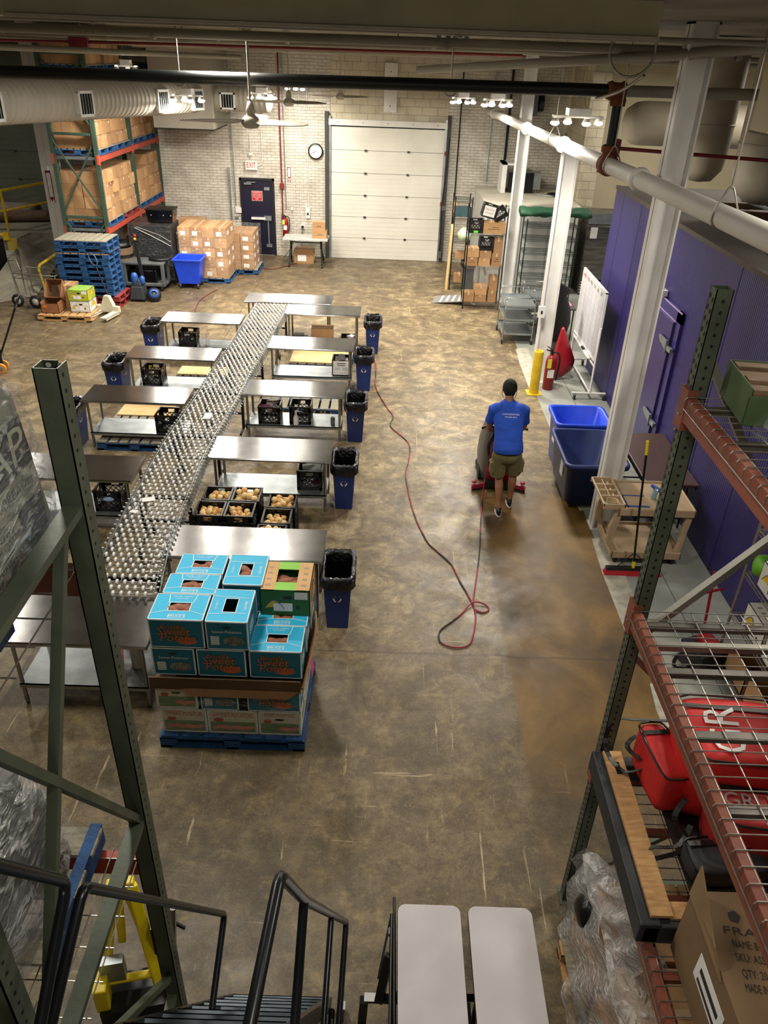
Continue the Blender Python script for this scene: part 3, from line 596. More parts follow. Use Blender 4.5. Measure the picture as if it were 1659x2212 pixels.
b = B(blackm); b.tube(smoothpath([(.1, 1.9, 3.36), (-.02, 1.9, 3.3), (-.03, 1.6, 3.0), (-.03, 1.25, 2.7), (-.05, 1.0, 2.45)]), .012, 6); b.use(whitem).c(-.05, 1.0, 2.42, .08, .16, .08); b.build('door_heater_cable', t, label='black cable ending in small white box')
b = B(greypl).tube([(.6, -5, 3.45), (.5, -1, 3.45), (.8, .2, 3.45), (1.6, 1., 3.45), (1.5, 2.8, 3.42)], .025, 8); b.use(card3).bx(.5, 2.2, 1.6, 1.75, 3.34, 3.44).bx(1.2, 3.0, -1.6, -1.4, 3.34, 3.46).bx(.7, 1.8, 2.5, 2.6, 3.34, 3.42); b.use(galv).c(2.9, 2.6, 3.4, .5, .25, .03).c(2.9, 2.6, 3.45, .1, .1, .1); b.use(blackp).c(.8, 2.2, 3.42, .25, .2, .12); b.build('roof_conduit', t)

# whiteboard on rolling stand  (edge-on, runs along y)
t = thing('rolling_whiteboard', 'white rolling whiteboard on a white tube stand beside the purple cooler', 'whiteboard', (3.63, 13.75, 0))
b = B(mat('whiteboard_face', 'd4d2d6', .25, 0, 'c3c1c6', 3)); b.bx(-.012, .012, -.86, .86, .72, 1.88); b.use(whitem)
b.bx(-.02, .02, -.89, -.86, .7, 1.9).bx(-.02, .02, .86, .89, .7, 1.9).bx(-.02, .02, -.89, .89, .69, .72).bx(-.02, .02, -.89, .89, 1.88, 1.91)
gl_ = mat('grid_line', '9a98a2', .6); b.use(gl_)
for k in range(9): b.bx(-.014, -.012, -.8, .8, .8+k*.1, .803+k*.1)
for k in range(7): b.bx(-.014, -.012, -.78+k*.26, -.777+k*.26, .78, 1.7)
b.use(mat('red_marker', 'b8434a', .6))
for k, s in enumerate(('MON', 'TUE', 'WED', 'THU', 'FRI', 'SAT')): b.use(_MC['red_marker'] if k < 2 else mat('green_marker', '6b9a74', .6)); b.text(s, basis((-.015, .7-k*.26, 1.8), (0, -1, 0), (0, 0, 1)), .09)
b.build('board', t)
b = B(whitem)
for sy in (-1, 1):
    y = sy*.9; b.tube([(0, y, .14), (0, y, 1.3)], .02, 8).tube([(-.32, y, .13), (.28, y, .13)], .02, 8)
b.tube([(0, -.9, .62), (0, .9, .62)], .018, 8).tube([(0, -.9, .14), (0, .9, .14)], .018, 8).bx(-.07, -.02, -.6, .6, .66, .68); b.use(blackp).c(-.05, -.1, .695, .04, .14, .03); b.build('stand', t)
for sx in (-1, 1):
    for sy in (-1, 1):
        b = B(blackp).cyl((sx*.26-.015, sy*.9, .05), (sx*.26+.015, sy*.9, .05), .045, 12); b.use(galv).c(sx*.26, sy*.9, .1, .05, .03, .04); b.build('caster', t)

# bollard, extinguisher, red bag, coat
t = thing('bollard', 'short yellow steel bollard in front of a white column', 'bollard', (2.68, 13.08, 0))
B(yellow).lathe([(.085, 0), (.085, .78), (.08, .8), (.065, .8), (.065, .72)], n=18).build('post', t)
B(yellow).c(0, 0, .008, .26, .26, .016).build('base_plate', t)
extinguisher((2.97, 13.32, 0), 'large red fire extinguisher standing on floor by the yellow bollard').scale = (1.15, 1.15, 1.3)
def cloth(name, label, cat, m, rings, loc, extra=None):
    q = B(m); q.loft(rings); 
    if extra: extra(q)
    return tag(q.build(name, loc=loc), label, cat)
def ring(cx, cy, z, rx, ry, n=14, wob=.0, ph=0):
    return [(cx+rx*math.cos(2*PI*j/n)*(1+wob*math.sin(5*2*PI*j/n+ph)), cy+ry*math.sin(2*PI*j/n)*(1+wob*math.cos(4*2*PI*j/n+ph)), z) for j in range(n)]
rb = mat('red_vinyl', '9c1320', .35, 0, '7c0d18', 6, .4, 12)
cloth('garment_bag', 'red draped vinyl bag hanging behind the large fire extinguisher', 'bag', rb,
      [ring(-.02, 0, 1.0, .02, .03), ring(-.02, .0, .95, .04, .05), ring(.02, 0, .7, .12, .09, wob=.12), ring(.07, 0, .38, .19, .12, wob=.16, ph=1), ring(.03, 0, .2, .2, .13, wob=.18, ph=2), ring(-.05, 0, .06, .15, .1, wob=.12, ph=1)], (3.24, 13.85, 0))
bk = mat('black_coat_fabric', '141416', .8, 0, '0c0c0e', 9, .4, 12)
cloth('coat', 'black coat hanging on a stand behind the white column', 'coat', bk,
      [ring(-.02, 0, 1.74, .04, .06), ring(.0, 0, 1.68, .07, .08), ring(.1, 0, 1.56, .2, .12, wob=.14), ring(.05, 0, 1.46, .15, .13, wob=.1), ring(.08, 0, 1.2, .2, .15, wob=.16, ph=2), ring(.1, 0, .95, .21, .16, wob=.16, ph=1), ring(.08, 0, .7, .2, .15, wob=.18, ph=3), ring(.07, 0, .64, .17, .12, wob=.12)], (3.1, 14.3, 0))
b = B(greypl); b.cyl((0, 0, .06), (0, 0, 1.75), .018, 8).lathe([(.2, 0), (.2, .03), (.03, .06)], n=16); b.use(mat('grey_bag_fabric', '4b4c50', .8)).lathe([(.12, .15), (.15, .2), (.15, .6), (.1, .65)], (.1, .05, 0), n=12); tag(b.build('coat_stand', loc=(3.15, 14.32, 0)), 'dark coat stand under the black coat', 'stand')
# desk with papers
t = thing('office_desk', 'small dark desk with pedestal behind the whiteboard', 'desk', (3.55, 16.3, 0))
B(mat('desk_top', '4a4642', .5)).c(0, 0, .72, .75, .6, .03).build('desktop', t, .005)
b = B(blackp); b.bx(-.3, .12, -.28, .28, .04, .7); b.use(greypl)
for z in (.2, .42, .6): b.bx(-.28, .1, -.29, -.28, z-.08, z+.07)
b.build('pedestal', t); b = B(blackm)
for sx in (.34, ): 
    for sy in (-.26, .26): B(blackm).cyl((sx, sy, 0), (sx, sy, .71), .015, 8).build('leg', t)
tag(B(paper).c(0, 0, .006, .3, .22, .012).build('paper_stack', loc=(3.42, 16.2, .736)), 'white papers on the dark desk', 'papers')
tag(B(mat('pink_folder', 'd08c92', .6)).c(0, 0, .01, .24, .3, .02).build('folder', loc=(3.76, 16.35, .736)), 'pink folder on the dark desk', 'folder')
# refrigerator
t = thing('refrigerator', 'stainless two-door upright refrigerator behind the purple cooler', 'refrigerator', (5.62, 20.4, 0))
dks = mat('dark_stainless', '8f8b84', .38, .8, '5b5954', 2, .04, 40, (1, 1, 8))
B(dks).bx(-.75, .75, -.4, .4, .02, 2.0).build('cabinet', t, .01)
for s in (-1, 1):
    B(dks).bx(min(s*.01, s*.73), max(s*.01, s*.73), -.45, -.4, .42, 1.72).build('door', t, .006)
    B(blackp).bx(min(s*.1, s*.2), max(s*.1, s*.2), -.46, -.45, .95, 1.3).build('recessed_handle', t)
b = B(whitem)
for k in range(5): b.bx(-.72, .72, -.43, -.4, .06+k*.065, .09+k*.065)
b.use(dark).bx(-.72, .72, -.41, -.4, .04, .4); b.build('louver_grille', t)
B(galv).bx(-.75, .75, -.42, -.4, 1.75, 1.98).build('top_panel', t)
tag(B(paper).c(0, 0, 0, .17, .01, .26).build('paper_notice', loc=(5.02, 19.93, 1.55)), 'white paper notice taped on the refrigerator', 'notice')
# white freezer box + condenser
t = thing('walk_in_freezer', 'white walk-in freezer box standing against the brick wall', 'freezer', (3.5, 21.4, 0))
fw_ = mat('freezer_panel', 'c4c4bf', .45, .1, 'b0b0ab', 1.5)
b = B(fw_).bx(-1.2, 1.1, -1.4, 1.5, 0, 2.1); b.use(mat('freezer_top', 'c9c3b2', .7, 0, 'b3ad9b', 2)).bx(-1.22, 1.12, -1.42, 1.5, 2.1, 2.13); b.use(greypl)
for x in (-.3, .4): b.bx(x-.004, x+.004, -1.405, -1.4, 0, 2.1)
b.build('panel_box', t)
b = B(galv).cyl((-1.1, -1.42, .6), (-1.1, -1.46, .6), .03, 8).c(-1.12, -1.44, 1.0, .06, .06, .2).c(-1.12, -1.44, 1.7, .06, .06, .2); b.build('latch', t)
t = thing('condensing_unit', 'black and grey condensing unit on top of the white freezer', 'compressor', (3.35, 22.2, 2.13))
b = B(blackm).bx(-.3, .35, -.3, .3, .02, .5); b.use(dark)
for k in range(6): b.lathe([(.03+k*.025, 0), (.036+k*.025, .005), (.042+k*.025, 0)], (0, -.31, .27), (0, -1, 0), 16)
b.build('fan_housing', t); b = B(galv).bx(.36, .55, -.25, .1, .1, .5); b.tube(smoothpath([(.45, -.25, .1), (.45, -.5, .02), (.9, -.7, .02), (1.2, -.5, .1), (1.25, .3, .6), (1.25, .8, 1.4)]), .02, 6); b.build('control_box', t)
B(whitem).bx(-.5, -.38, -.35, .35, 0, .72).bx(-.5, .1, -.35, .35, .68, .72).build('guard_panel', t)
b = B(blackp); b.lathe([(.12, 0), (.14, .02), (.12, .04)], (.9, -.4, 0), n=16).lathe([(.2, 0), (.22, .02), (.2, .03)], (.95, -.2, 0), n=16); tag(b.build('hose_coil', loc=(3.35, 22., 2.135)), 'black coiled hose lying on top of the white freezer', 'hose')
# wire shelf unit in front with green cover
def wire_shelf(name, label, w, d, h, levels, m, pm, loc, rz=0, cat='shelving unit'):
    t = thing(name, label, cat, loc, rz)
    for sx in (-1, 1):
        for sy in (-1, 1):
            b = B(pm).cyl((sx*w/2, sy*d/2, .03), (sx*w/2, sy*d/2, h), .014, 8); b.use(rubber).lathe([(0, 0), (.02, 0), (.02, .03)], (sx*w/2, sy*d/2, 0), n=8); b.build('post', t)
    for z in levels:
        b = B(m)
        for sy in (-1, 1): b.bar((-w/2, sy*d/2, z), (w/2, sy*d/2, z), .008, .01).bar((-w/2, sy*d/2, z-.035), (w/2, sy*d/2, z-.035), .008, .008)
        for sx in (-1, 1): b.bar((sx*w/2, -d/2, z), (sx*w/2, d/2, z), .008, .01).bar((sx*w/2, -d/2, z-.035), (sx*w/2, d/2, z-.035), .008, .008)
        n = int(w/.035)
        for k in range(1, n): x = -w/2+w*k/n; b.bar((x, -d/2, z), (x, d/2, z), .005, .005); 
        for sy in (-1, 1):
            for k in range(n): x = -w/2+w*k/n; b.bar((x, sy*d/2, z-.035*(k % 2)), (x+w/n, sy*d/2, z-.035*((k+1) % 2)), .004, .004)
        b.bar((-w/2, 0, z-.01), (w/2, 0, z-.01), .01, .01); b.build('shelf', t)
    return t
dkg = mat('dark_green_wire', '16302c', .4, .3, '10241f', 9)
wire_shelf('wire_shelving', 'empty tall dark green wire shelving rack with green cover on top', 1.2, .55, 2.05, (.12, .42, .72, 1.0, 1.3, 1.6, 1.9), dkg, dkg, (3.72, 18.85, 0))
cloth('folded_cover', 'crumpled dark green cover lying on top of the tall wire rack', 'cover', mat('green_fabric', '0f4a2c', .7, 0, '0a3a22', 6, .5, 10),
      [ring(-.76, 0, .0, .02, .2), ring(-.7, 0, .05, .02, .26)]and[[(x, yy+.3*math.cos(2*PI*j/12)*(1+.15*math.sin(x*9+j)), .06+.09*math.sin(2*PI*j/12)*(1+.3*math.cos(x*13+j*2))) for j in range(12)] for x, yy in [(-.8+.1*k, .02*math.sin(k*2.)) for k in range(17)]], (3.76, 18.8, 2.12))
# carton shelving (black/chrome)
t = wire_shelf('wire_shelving', 'wire shelving unit loaded with cartons and black crates by the column', .86, .5, 2.3, (.14, .98, 1.72), wirem, blackm, (2.2, 18.6, 0))
_cart = {}
def carton(label, x, y, z, sx, sy, sz, rz=0, m=card, group=None, tp=True, name='cardboard_box', par=None, sticker=False):
    key = (round(sx, 3), round(sy, 3), round(sz, 3), m.name, tp, sticker)
    if key not in _cart:
        b = B(m); h = .004
        b.bx(-sx/2, sx/2, -sy/2, sy/2, 0, sz); b.use(card3)
        b.bx(-sx/2+.002, sx/2-.002, -.0025, .0025, sz, sz+.001) if sx >= sy else b.bx(-.0025, .0025, -sy/2+.002, sy/2-.002, sz, sz+.001)
        if tp:
            b.use(tape)
            if sx >= sy: b.bx(-sx/2-.001, sx/2+.001, -.025, .025, sz+.001, sz+.002).bx(-sx/2-.002, -sx/2, -.025, .025, sz*.75, sz).bx(sx/2, sx/2+.002, -.025, .025, sz*.75, sz)
            else: b.bx(-.025, .025, -sy/2-.001, sy/2+.001, sz+.001, sz+.002).bx(-.025, .025, -sy/2-.002, -sy/2, sz*.75, sz).bx(-.025, .025, sy/2, sy/2+.002, sz*.75, sz)
        if sticker == 1: b.use(paper).bx(-sx*.32, sx*.12, -sy/2-.002, -sy/2, sz*.18, sz*.62).bx(sx/2, sx/2+.002, -sy*.2, sy*.2, sz*.2, sz*.6)
        if sticker == 2: b.use(paper).bx(sx/2, sx/2+.002, sy*.2, sy*.2+.035, sz*.72, sz*.72+.035)
        if sticker == 3: b.use(mat('box_print', '4a3626', .8)).bx(-sx*.3, sx*.3, -sy/2-.001, -sy/2, sz*.4, sz*.44).bx(-sx*.1, sx*.2, -sy/2-.001, -sy/2, sz*.55, sz*.6)
        o = b.build(name, bevel=.006); _cart[key] = o
    else: o = _cart[key].copy(); COL.objects.link(o)
    o.location = (x, y, z); o.rotation_euler = (0, 0, rz); o.name = name
    return tag(o, label, 'box', group)
BX = 2.2; BYY = 18.6
zb = .145
carton('wide low carton at left of bottom shelf, carton shelving unit', BX-.3, BYY-.02, zb, .26, .3, .22, 0, card)
carton('lower carton of middle pair on bottom shelf, carton shelving unit', BX-.02, BYY, zb, .27, .3, .17, 0, card)
carton('upper carton of middle pair on bottom shelf, carton shelving unit', BX-.02, BYY, zb+.17, .28, .32, .2, .05, card2)
carton('lower tall carton at right of bottom shelf, carton shelving unit', BX+.26, BYY, zb, .2, .3, .28, 0, card)
carton('upper tall carton at right of bottom shelf, carton shelving unit', BX+.27, BYY, zb+.28, .19, .3, .32, 0, card)
zb = .985
carton('lower left carton on middle shelf, with black marker writing', BX-.29, BYY, zb, .27, .3, .2, 0, card, sticker=3)
carton('upper left carton on middle shelf, loose flaps open', BX-.28, BYY, zb+.2, .27, .32, .2, .04, card2)
carton('lower centre carton on middle shelf, carton shelving unit', BX, BYY, zb, .27, .3, .18, 0, card2)
carton('upper centre carton on middle shelf under a black crate', BX+.01, BYY, zb+.18, .27, .3, .18, .03, card)
carton('lower right carton on middle shelf, carton shelving unit', BX+.28, BYY, zb, .22, .3, .3, 0, card, sticker=3)
carton('upper right carton on middle shelf, carton shelving unit', BX+.29, BYY, zb+.3, .2, .3, .36, 0, card)
carton('wide open carton on top shelf, carton shelving unit', BX+.16, BYY, 1.725, .5, .35, .24, 0, card2, sticker=3)
# milk crate
def crate_mesh(w=.33, d=.33, h=.28, label_=None):
    b = B(blackp); t = .012
    for sx in (-1, 1):
        b.c(sx*(w/2-t/2), 0, .02, t, d, .04).c(sx*(w/2-t/2), 0, h-.012, t+.008, d+.008, .024).c(sx*(w/2-t/2), 0, h-.085, t, d, .014)
        for sy in (-1, 1): b.c(sx*(w/2-t/2), sy*(d/2-.02), h/2, t, .04, h).c(sx*(w/2-t/2), sy*d*.3, h-.05, t, .1*d/.33, .06)
    for sy in (-1, 1):
        b.c(0, sy*(d/2-t/2), .02, w, t, .04).c(0, sy*(d/2-t/2), h-.012, w+.008, t+.008, .024).c(0, sy*(d/2-t/2), h-.085, w, t, .014)
        for sx in (-1, 1): b.c(sx*(w/2-.02), sy*(d/2-t/2), h/2, .04, t, h).c(sx*w*.3, sy*(d/2-t/2), h-.05, .1*w/.33, t, .06)
    z0, z1 = .04, h-.09; n = 5
    for s in (-1, 1):
        for k in range(-2, n+1):
            for dr in (-1, 1):
                dx = (z1-z0)*.9
                for L, f in ((w, lambda u, z: (u, s*(d/2-t/2), z)), (d, lambda u, z: (s*(w/2-t/2), u, z))):
                    u0 = -L/2+k*L/n; u1 = u0+dx
                    if dr < 0: u0, u1 = u1, u0
                    a0 = max(-L/2, min(L/2, u0)); a1 = max(-L/2, min(L/2, u1))
                    if abs(a1-a0) < 1e-4: continue
                    za = z0+(z1-z0)*(a0-u0)/(u1-u0); zb_ = z0+(z1-z0)*(a1-u0)/(u1-u0)
                    b.bar(f(a0, za), f(a1, zb_), .008, .01)
    for k in range(7): b.c(-w/2+(k+.5)*w/7, 0, .008, .012, d, .012).c(0, -d/2+(k+.5)*d/7, .008, w, .012, .01)
    return b
_crate = []
def crate(label, x, y, z, rz=0, group=None, sc=(1, 1, 1), cat='crate', tilt=None):
    if not _crate: o = crate_mesh().build('milk_crate'); _crate.append(o)
    else: o = _crate[0].copy(); COL.objects.link(o); o.name = 'milk_crate'
    if 'group' in o and not group: del o['group']
    o.location = (x, y, z); o.rotation_euler = (tilt[0], tilt[1], rz) if tilt else (0, 0, rz); o.scale = sc
    return tag(o, label, cat, group)
crate('black crate with green tag at left of top shelf, carton shelving unit', BX-.26, BYY, 1.725, 0)
crate('black crate on top of centre cartons, middle shelf of carton unit', BX+.02, BYY, 1.35, 0, sc=(1.0, 1, 1))
crate('black crate tilted on its side with a white sign, topmost on carton unit', BX+.0, BYY, 2.06, 0, tilt=(0, .25, 0), sc=(1.05, 1, 1))
crate('empty black crate tipped over at upper right of carton unit', BX+.34, BYY+.02, 2.05, 0, tilt=(0, -.6, 0), sc=(.9, .9, .8))
b = B(paper).c(0, 0, 0, .26, .005, .22); b.use(mat('pink_marker', 'a5655e', .7)); b.text('Gluten Free', basis((0, -.004, .04), (1, 0, 0), (0, 0, 1)), .05, .2).text('please', basis((0, -.004, -.03), (1, 0, 0), (0, 0, 1)), .05, .18)
o = tag(b.build('paper_sign', loc=(BX+.01, BYY-.19, 2.21)), 'handwritten white sign on the tilted black crate', 'sign'); o.rotation_euler = (0, .2, 0)
o = tag(B(mat('green_tag', '6ee04a', .6, emit=.1)).c(0, 0, 0, .1, .004, .05).build('price_tag', loc=(BX-.26, BYY-.18, 1.76)), 'small bright green tag on crate of carton unit', 'tag')
# second narrow shelf unit (green) with odds and ends
t = wire_shelf('wire_shelving', 'narrow dark shelving unit with odds and ends near the dock door', .42, .7, 2.25, (.2, .78, 1.2, 1.75, 2.15), dkg, blackm, (1.76, 20.4, 0))
tag(B(mat('teal_bin', '2c4a50', .5)).bx(-.18, .18, -.3, .3, 0, .16).build('storage_bin', loc=(1.76, 20.4, 1.79)), 'dark teal bin on narrow shelving unit', 'bin')
tag(B(mat('white_green_bag', 'd9ddcf', .6, 0, '7fb35e', 8)).sph((0, 0, .17), .19, 12, (1, 1.1, .9), None, .06).build('sack', loc=(1.84, 20.0, 1.22)), 'white and green round sack on narrow shelving unit', 'sack')
carton('small carton on middle shelf of narrow dark unit', 1.78, 20.15, .785, .3, .3, .16, 0, card)
carton('small carton on bottom shelf of narrow dark unit', 1.78, 20.15, .205, .28, .3, .22, 0, card)
carton('flat carton leaning by upper shelf of narrow dark unit', 1.62, 20.9, 1.76, .1, .3, .26, 0, card2)
tag(B(ply).bx(-.03, .03, -.06, .06, 0, 1.6).build('wood_plank', loc=(1.47, 20.1, 0)), 'pale wood plank standing by the narrow shelving unit', 'plank').rotation_euler = (0, .03, 0)
# dark trash can between
def slimbin(label, x, y, m, liner=True, rz=0, w=.3, d=.52, h=.66, group=None, sym=True):
    key = (m.name, liner, w, d, h, sym)
    if key in _cart: return dup(_cart[key], (x, y, 0), rz, label, group)
    t = thing('trash_bin', label, 'trash bin', (x, y, 0), rz, group)
    b = B(m); rc = lambda a, c_, z: [(-a/2, -c_/2, z), (a/2, -c_/2, z), (a/2, c_/2, z), (-a/2, c_/2, z)]
    b.loft([rc(w*.74, d*.84, 0), rc(w*.97, d*.97, h-.035), rc(w+.03, d+.03, h-.035), rc(w+.03, d+.03, h), rc(w*.95, d*.95, h), rc(w*.74, d*.82, .02)], True, False)
    if sym:
        b.use(whitem)
        for k in range(3):
            a = PI/2+k*2*PI/3
            for g in range(5):
                a0 = a-.75+g*.3; T = basis((0, 0, 0), (1, 0, 0), (0, 0, 1))
                p = [V((math.cos(a0), math.sin(a0)))*.045, V((math.cos(a0+.3), math.sin(a0+.3)))*.045, V((math.cos(a0+.3), math.sin(a0+.3)))*.03, V((math.cos(a0), math.sin(a0)))*.03]
                for yy, sg in ((-1, 1), (1, -1)):
                    b.add([(q.x*sg, yy*(d*.455+.005), .4+q.y) for q in p], [(0, 1, 2, 3)])
                b.add([(w*.44+.003, q.x, .42+q.y) for q in p], [(0, 1, 2, 3)]).add([(-w*.44-.003, q.x, .42+q.y) for q in p], [(0, 1, 2, 3)])
    b.build('bin_body', t, .008)
    b = B(dark).bx(-w*.42, w*.42, -d*.44, d*.44, h-.35, h-.34); b.build('inner_dark_sheet', t)  # black sheet partway down gives the bin a dark inside
    if liner:
        b = B(bagm); n = 40; rings = []
        def rr(k, off, z, wob):
            a = 2*PI*k/n; c_, s_ = math.cos(a), math.sin(a); q = 1/max(abs(c_), abs(s_)); q = min(q, 1.25)
            jw = wob*random.uniform(-1, 1); return ((w/2+off+jw)*c_*q/1.0, (d/2+off+jw)*s_*q, z+jw*1.5)
        for off, z, wob in ((-.05, h-.35, .01), (-.035, h-.15, .012), (-.02, h-.02, .008), (.0, h+.02, .008), (.025, h+.0, .008), (.03, h-.06, .012), (.022, h-.13, .02)): rings.append([rr(k, off, z, wob) for k in range(n)])
        b.loft(rings, caps=False); b.build('bin_liner', t, label='black plastic liner folded over the rim')
    _cart[key] = t; return t
slimbin('dark grey trash can with black liner behind the carton shelving unit', 1.98, 19.9, greypl, True, 0, .32, .34, .78, sym=False)
# ramp plate
t = thing('dock_ramp_plate', 'grey aluminium ramp plate with white stripes on floor by carton shelving', 'ramp plate', (1.55, 18.95, 0), R_(-12))
b = B(mat('diamond_plate', 'a2a39d', .5, .5, '8a8b86', 20)).add([(-.45, -.32, .015), (.5, -.32, .14), (.5, .32, .14), (-.45, .32, .015), (-.45, -.32, 0), (.5, -.32, .12), (.5, .32, .12), (-.45, .32, 0)], [(0, 1, 2, 3), (7, 6, 5, 4), (0, 4, 5, 1), (2, 6, 7, 3), (1, 5, 6, 2), (3, 7, 4, 0)]); b.use(whitem)
for k in range(5): x = -.25+k*.15; z = .015+(x+.45)/.95*.125+.002; b.add([(x-.025, -.3, z-.003), (x+.025, -.3, z+.004), (x+.025, .3, z+.004), (x-.025, .3, z-.003)], [(0, 1, 2, 3)])
b.build('plate', t); b = B(whitem).tube([(.5, -.32, .12), (.6, -.3, .05), (.6, .3, .05), (.5, .32, .12)], .02, 8); b.build('lip_roll', t)
# grey three-shelf cart
def util_cart(label, x, y, rz, w=.62, d=.95):
    t = thing('utility_cart', label, 'cart', (x, y, 0), rz)
    for z in (.78, .5, .2):
        b = B(galv); b.c(0, 0, z, w, d, .012)
        for s in (-1, 1): b.c(s*w/2, 0, z+.015, .01, d, .04).c(0, s*d/2, z+.015, w, .01, .04)
        b.build('tray', t)
    b = B(chrome)
    for sy in (-1, 1):
        yy = sy*d/2; b.tube([(-w/2, yy, .1), (-w/2, yy, .92)]+arc((-w/2+.05, yy, .92), .05, PI, PI/2, 4)+arc((w/2-.05, yy, .92), .05, PI/2, 0, 4)+[(w/2, yy, .1)], .013, 8)
    b.build('frame', t)
    for sx in (-1, 1):
        for sy in (-1, 1):
            b = B(rubber).cyl((sx*w/2-.015, sy*d/2, .055), (sx*w/2+.015, sy*d/2, .055), .055, 12); b.use(galv).c(sx*w/2, sy*d/2, .1, .05, .04, .03); b.build('caster', t)
    return t
util_cart('grey three-shelf utility cart beside the white column', 2.73, 16.3, 0)
util_cart('second utility cart partly hidden behind the white column', 3.27, 16.9, R_(10), .5, .7)
b = B(whitem).c(0, 0, 0, .12, .05, .2); b.use(blackp).c(0, -.03, 0, .03, .01, .05); tag(b.build('outlet_box', loc=(2.72, 13.56, 1.35)), 'white outlet box mounted on column behind the yellow bollard', 'outlet')
# blue tubs (nested, large)
def tub(label, x, y, z0, w, d, h, m, rz=0, g=None):
    t = thing('plastic_tub', label, 'tub', (x, y, z0), rz)
    def rr(hw, hd, z, r=.09, n=5):
        o = []
        for sx, sy, a0 in ((1, 1, 0), (-1, 1, PI/2), (-1, -1, PI), (1, -1, 1.5*PI)):
            for k in range(n): a = a0+PI/2*k/(n-1); o.append((sx*(hw-r)+r*math.cos(a), sy*(hd-r)+r*math.sin(a), z))
        return o
    b = B(m); k = .84
    b.loft([rr(w/2*k, d/2*k, .0), rr(w/2*.97, d/2*.97, h-.06), rr(w/2+.02, d/2+.02, h-.06), rr(w/2+.025, d/2+.025, h-.01), rr(w/2, d/2, h), rr(w/2-.03, d/2-.03, h-.02), rr(w/2*k-.03, d/2*k-.03, .03)])
    b.build('tub_shell', t, 0)
    b = B(paper).c(-w/2*.93-.01, -d*.18, h*.62, .004, .16, .2); b.build('label_sheet', t)
    return t
tubm = mat('dark_blue_tub', '182f6c', .5, 0, '12255a', 5)
tub('large dark blue plastic tub with scratched interior under the white column', 2.79, 9.42, .1, .8, 1.14, .62, tubm)
b = B(rubber)
for sx in (-1, 1):
    for sy in (-1, 1): b.cyl((sx*.24-.02, sy*.4, .05), (sx*.24+.02, sy*.4, .05), .05, 12)
b.use(blackp).bx(-.3, .3, -.48, .48, .08, .1); tag(b.build('tub_dolly', loc=(2.79, 9.42, 0)), 'black wheeled dolly under the dark blue tub', 'dolly')
tub('brighter blue plastic tub standing behind the dark blue tub', 2.86, 10.4, .02, .78, .7, .74, bluetub)
# brown folding table
t = thing('folding_table', 'brown woodgrain folding table against the purple cooler', 'table', (3.6, 9.1, 0))
B(mat('brown_laminate', '4a3028', .45, 0, '37221c', 7, 0, 30, (6, 1, 1))).bx(-.34, .32, -.76, .76, .72, .75).build('tabletop', t, .01)
for sy in (-1, 1):
    b = B(blackm).tube([(-.3, sy*.55, 0), (-.3, sy*.55, .72)], .014, 8).tube([(.27, sy*.55, 0), (.27, sy*.55, .72)], .014, 8).tube([(-.3, sy*.55, .15), (.27, sy*.55, .15)], .012, 8); b.build('leg', t)
B(blackm).bx(-.34, -.32, -.74, .74, .68, .72).bx(.28, .3, -.74, .74, .68, .72).build('apron', t)
# tan utility cart
t = thing('tool_cart', 'tan plastic two-shelf utility cart with moulded handle tray', 'cart', (3.18, 8.0, 0))
b = B(tan); b.bx(-.42, .44, -.33, .33, .74, .77).bx(-.44, .46, -.36, -.33, .69, .79).bx(-.44, .46, .33, .36, .69, .79).bx(.43, .46, -.36, .36, .69, .79).bx(-.44, -.41, -.36, .36, .69, .79); b.build('top_shelf', t, .012)
b = B(tan); b.bx(-.4, .4, -.33, .33, .14, .17).bx(-.42, .42, -.36, -.33, .1, .2).bx(-.42, .42, .33, .36, .1, .2).bx(.39, .42, -.36, .36, .1, .2).bx(-.42, -.39, -.36, .36, .1, .2); b.build('bottom_shelf', t, .012)
for sx in (-1, 1):
    for sy in (-1, 1):
        b = B(tan); y = sy*.3; pts = [(sx*.38, .7), (sx*.45, .7), (sx*.5, .5) if sx < 0 else (sx*.43, .5), (sx*.5, .3) if sx < 0 else (sx*.42, .3), (sx*.4, .15), (sx*.33, .15), (sx*.42, .32) if sx < 0 else (sx*.36, .32), (sx*.4, .5) if sx < 0 else (sx*.36, .5)]
        if sx < 0: pts = pts[::-1]
        b.prism(pts, -.035, .035, basis((0, y, 0), (1, 0, 0), (0, 0, 1))); b.build('corner_post', t, .01)
b = B(tan); b.bx(-.62, -.6, -.34, .34, .8, .83).bx(-.62, -.36, -.34, -.32, .76, .83).bx(-.62, -.36, .32, .34, .76, .83).bx(-.38, -.36, -.34, .34, .74, .83).bx(-.6, -.38, -.3, .3, .765, .775)
for y in (-.12, .02, .16): b.bx(-.6, -.38, y, y+.02, .77, .82)
b.bx(-.5, -.49, -.12, .32, .77, .82); b.lathe([(.05, -.02), (.06, .05), (.07, .05)], (-.49, -.22, .77), n=14); b.build('handle_tray', t, .006)
for sx in (-1, 1):
    for sy in (-1, 1):
        b = B(rubber).cyl((sx*.34-.018, sy*.28, .05), (sx*.34+.018, sy*.28, .05), .05, 12); b.use(galv).c(sx*.34, sy*.28, .09, .05, .05, .03); b.build('caster', t)
t = thing('soda_can', 'pale blue drink can standing on the tan cart', 'can', (3.22, 7.93, .771)); B(mat('can_blue', 'a9c8ce', .3, .3, '6aa2ae', 20)).lathe([(.028, 0), (.034, .008), (.034, .11), (.028, .122)], n=16).build('can_body', t); B(galv).lathe([(0, .12), (.026, .12), (.028, .124)], n=16).build('can_lid', t)
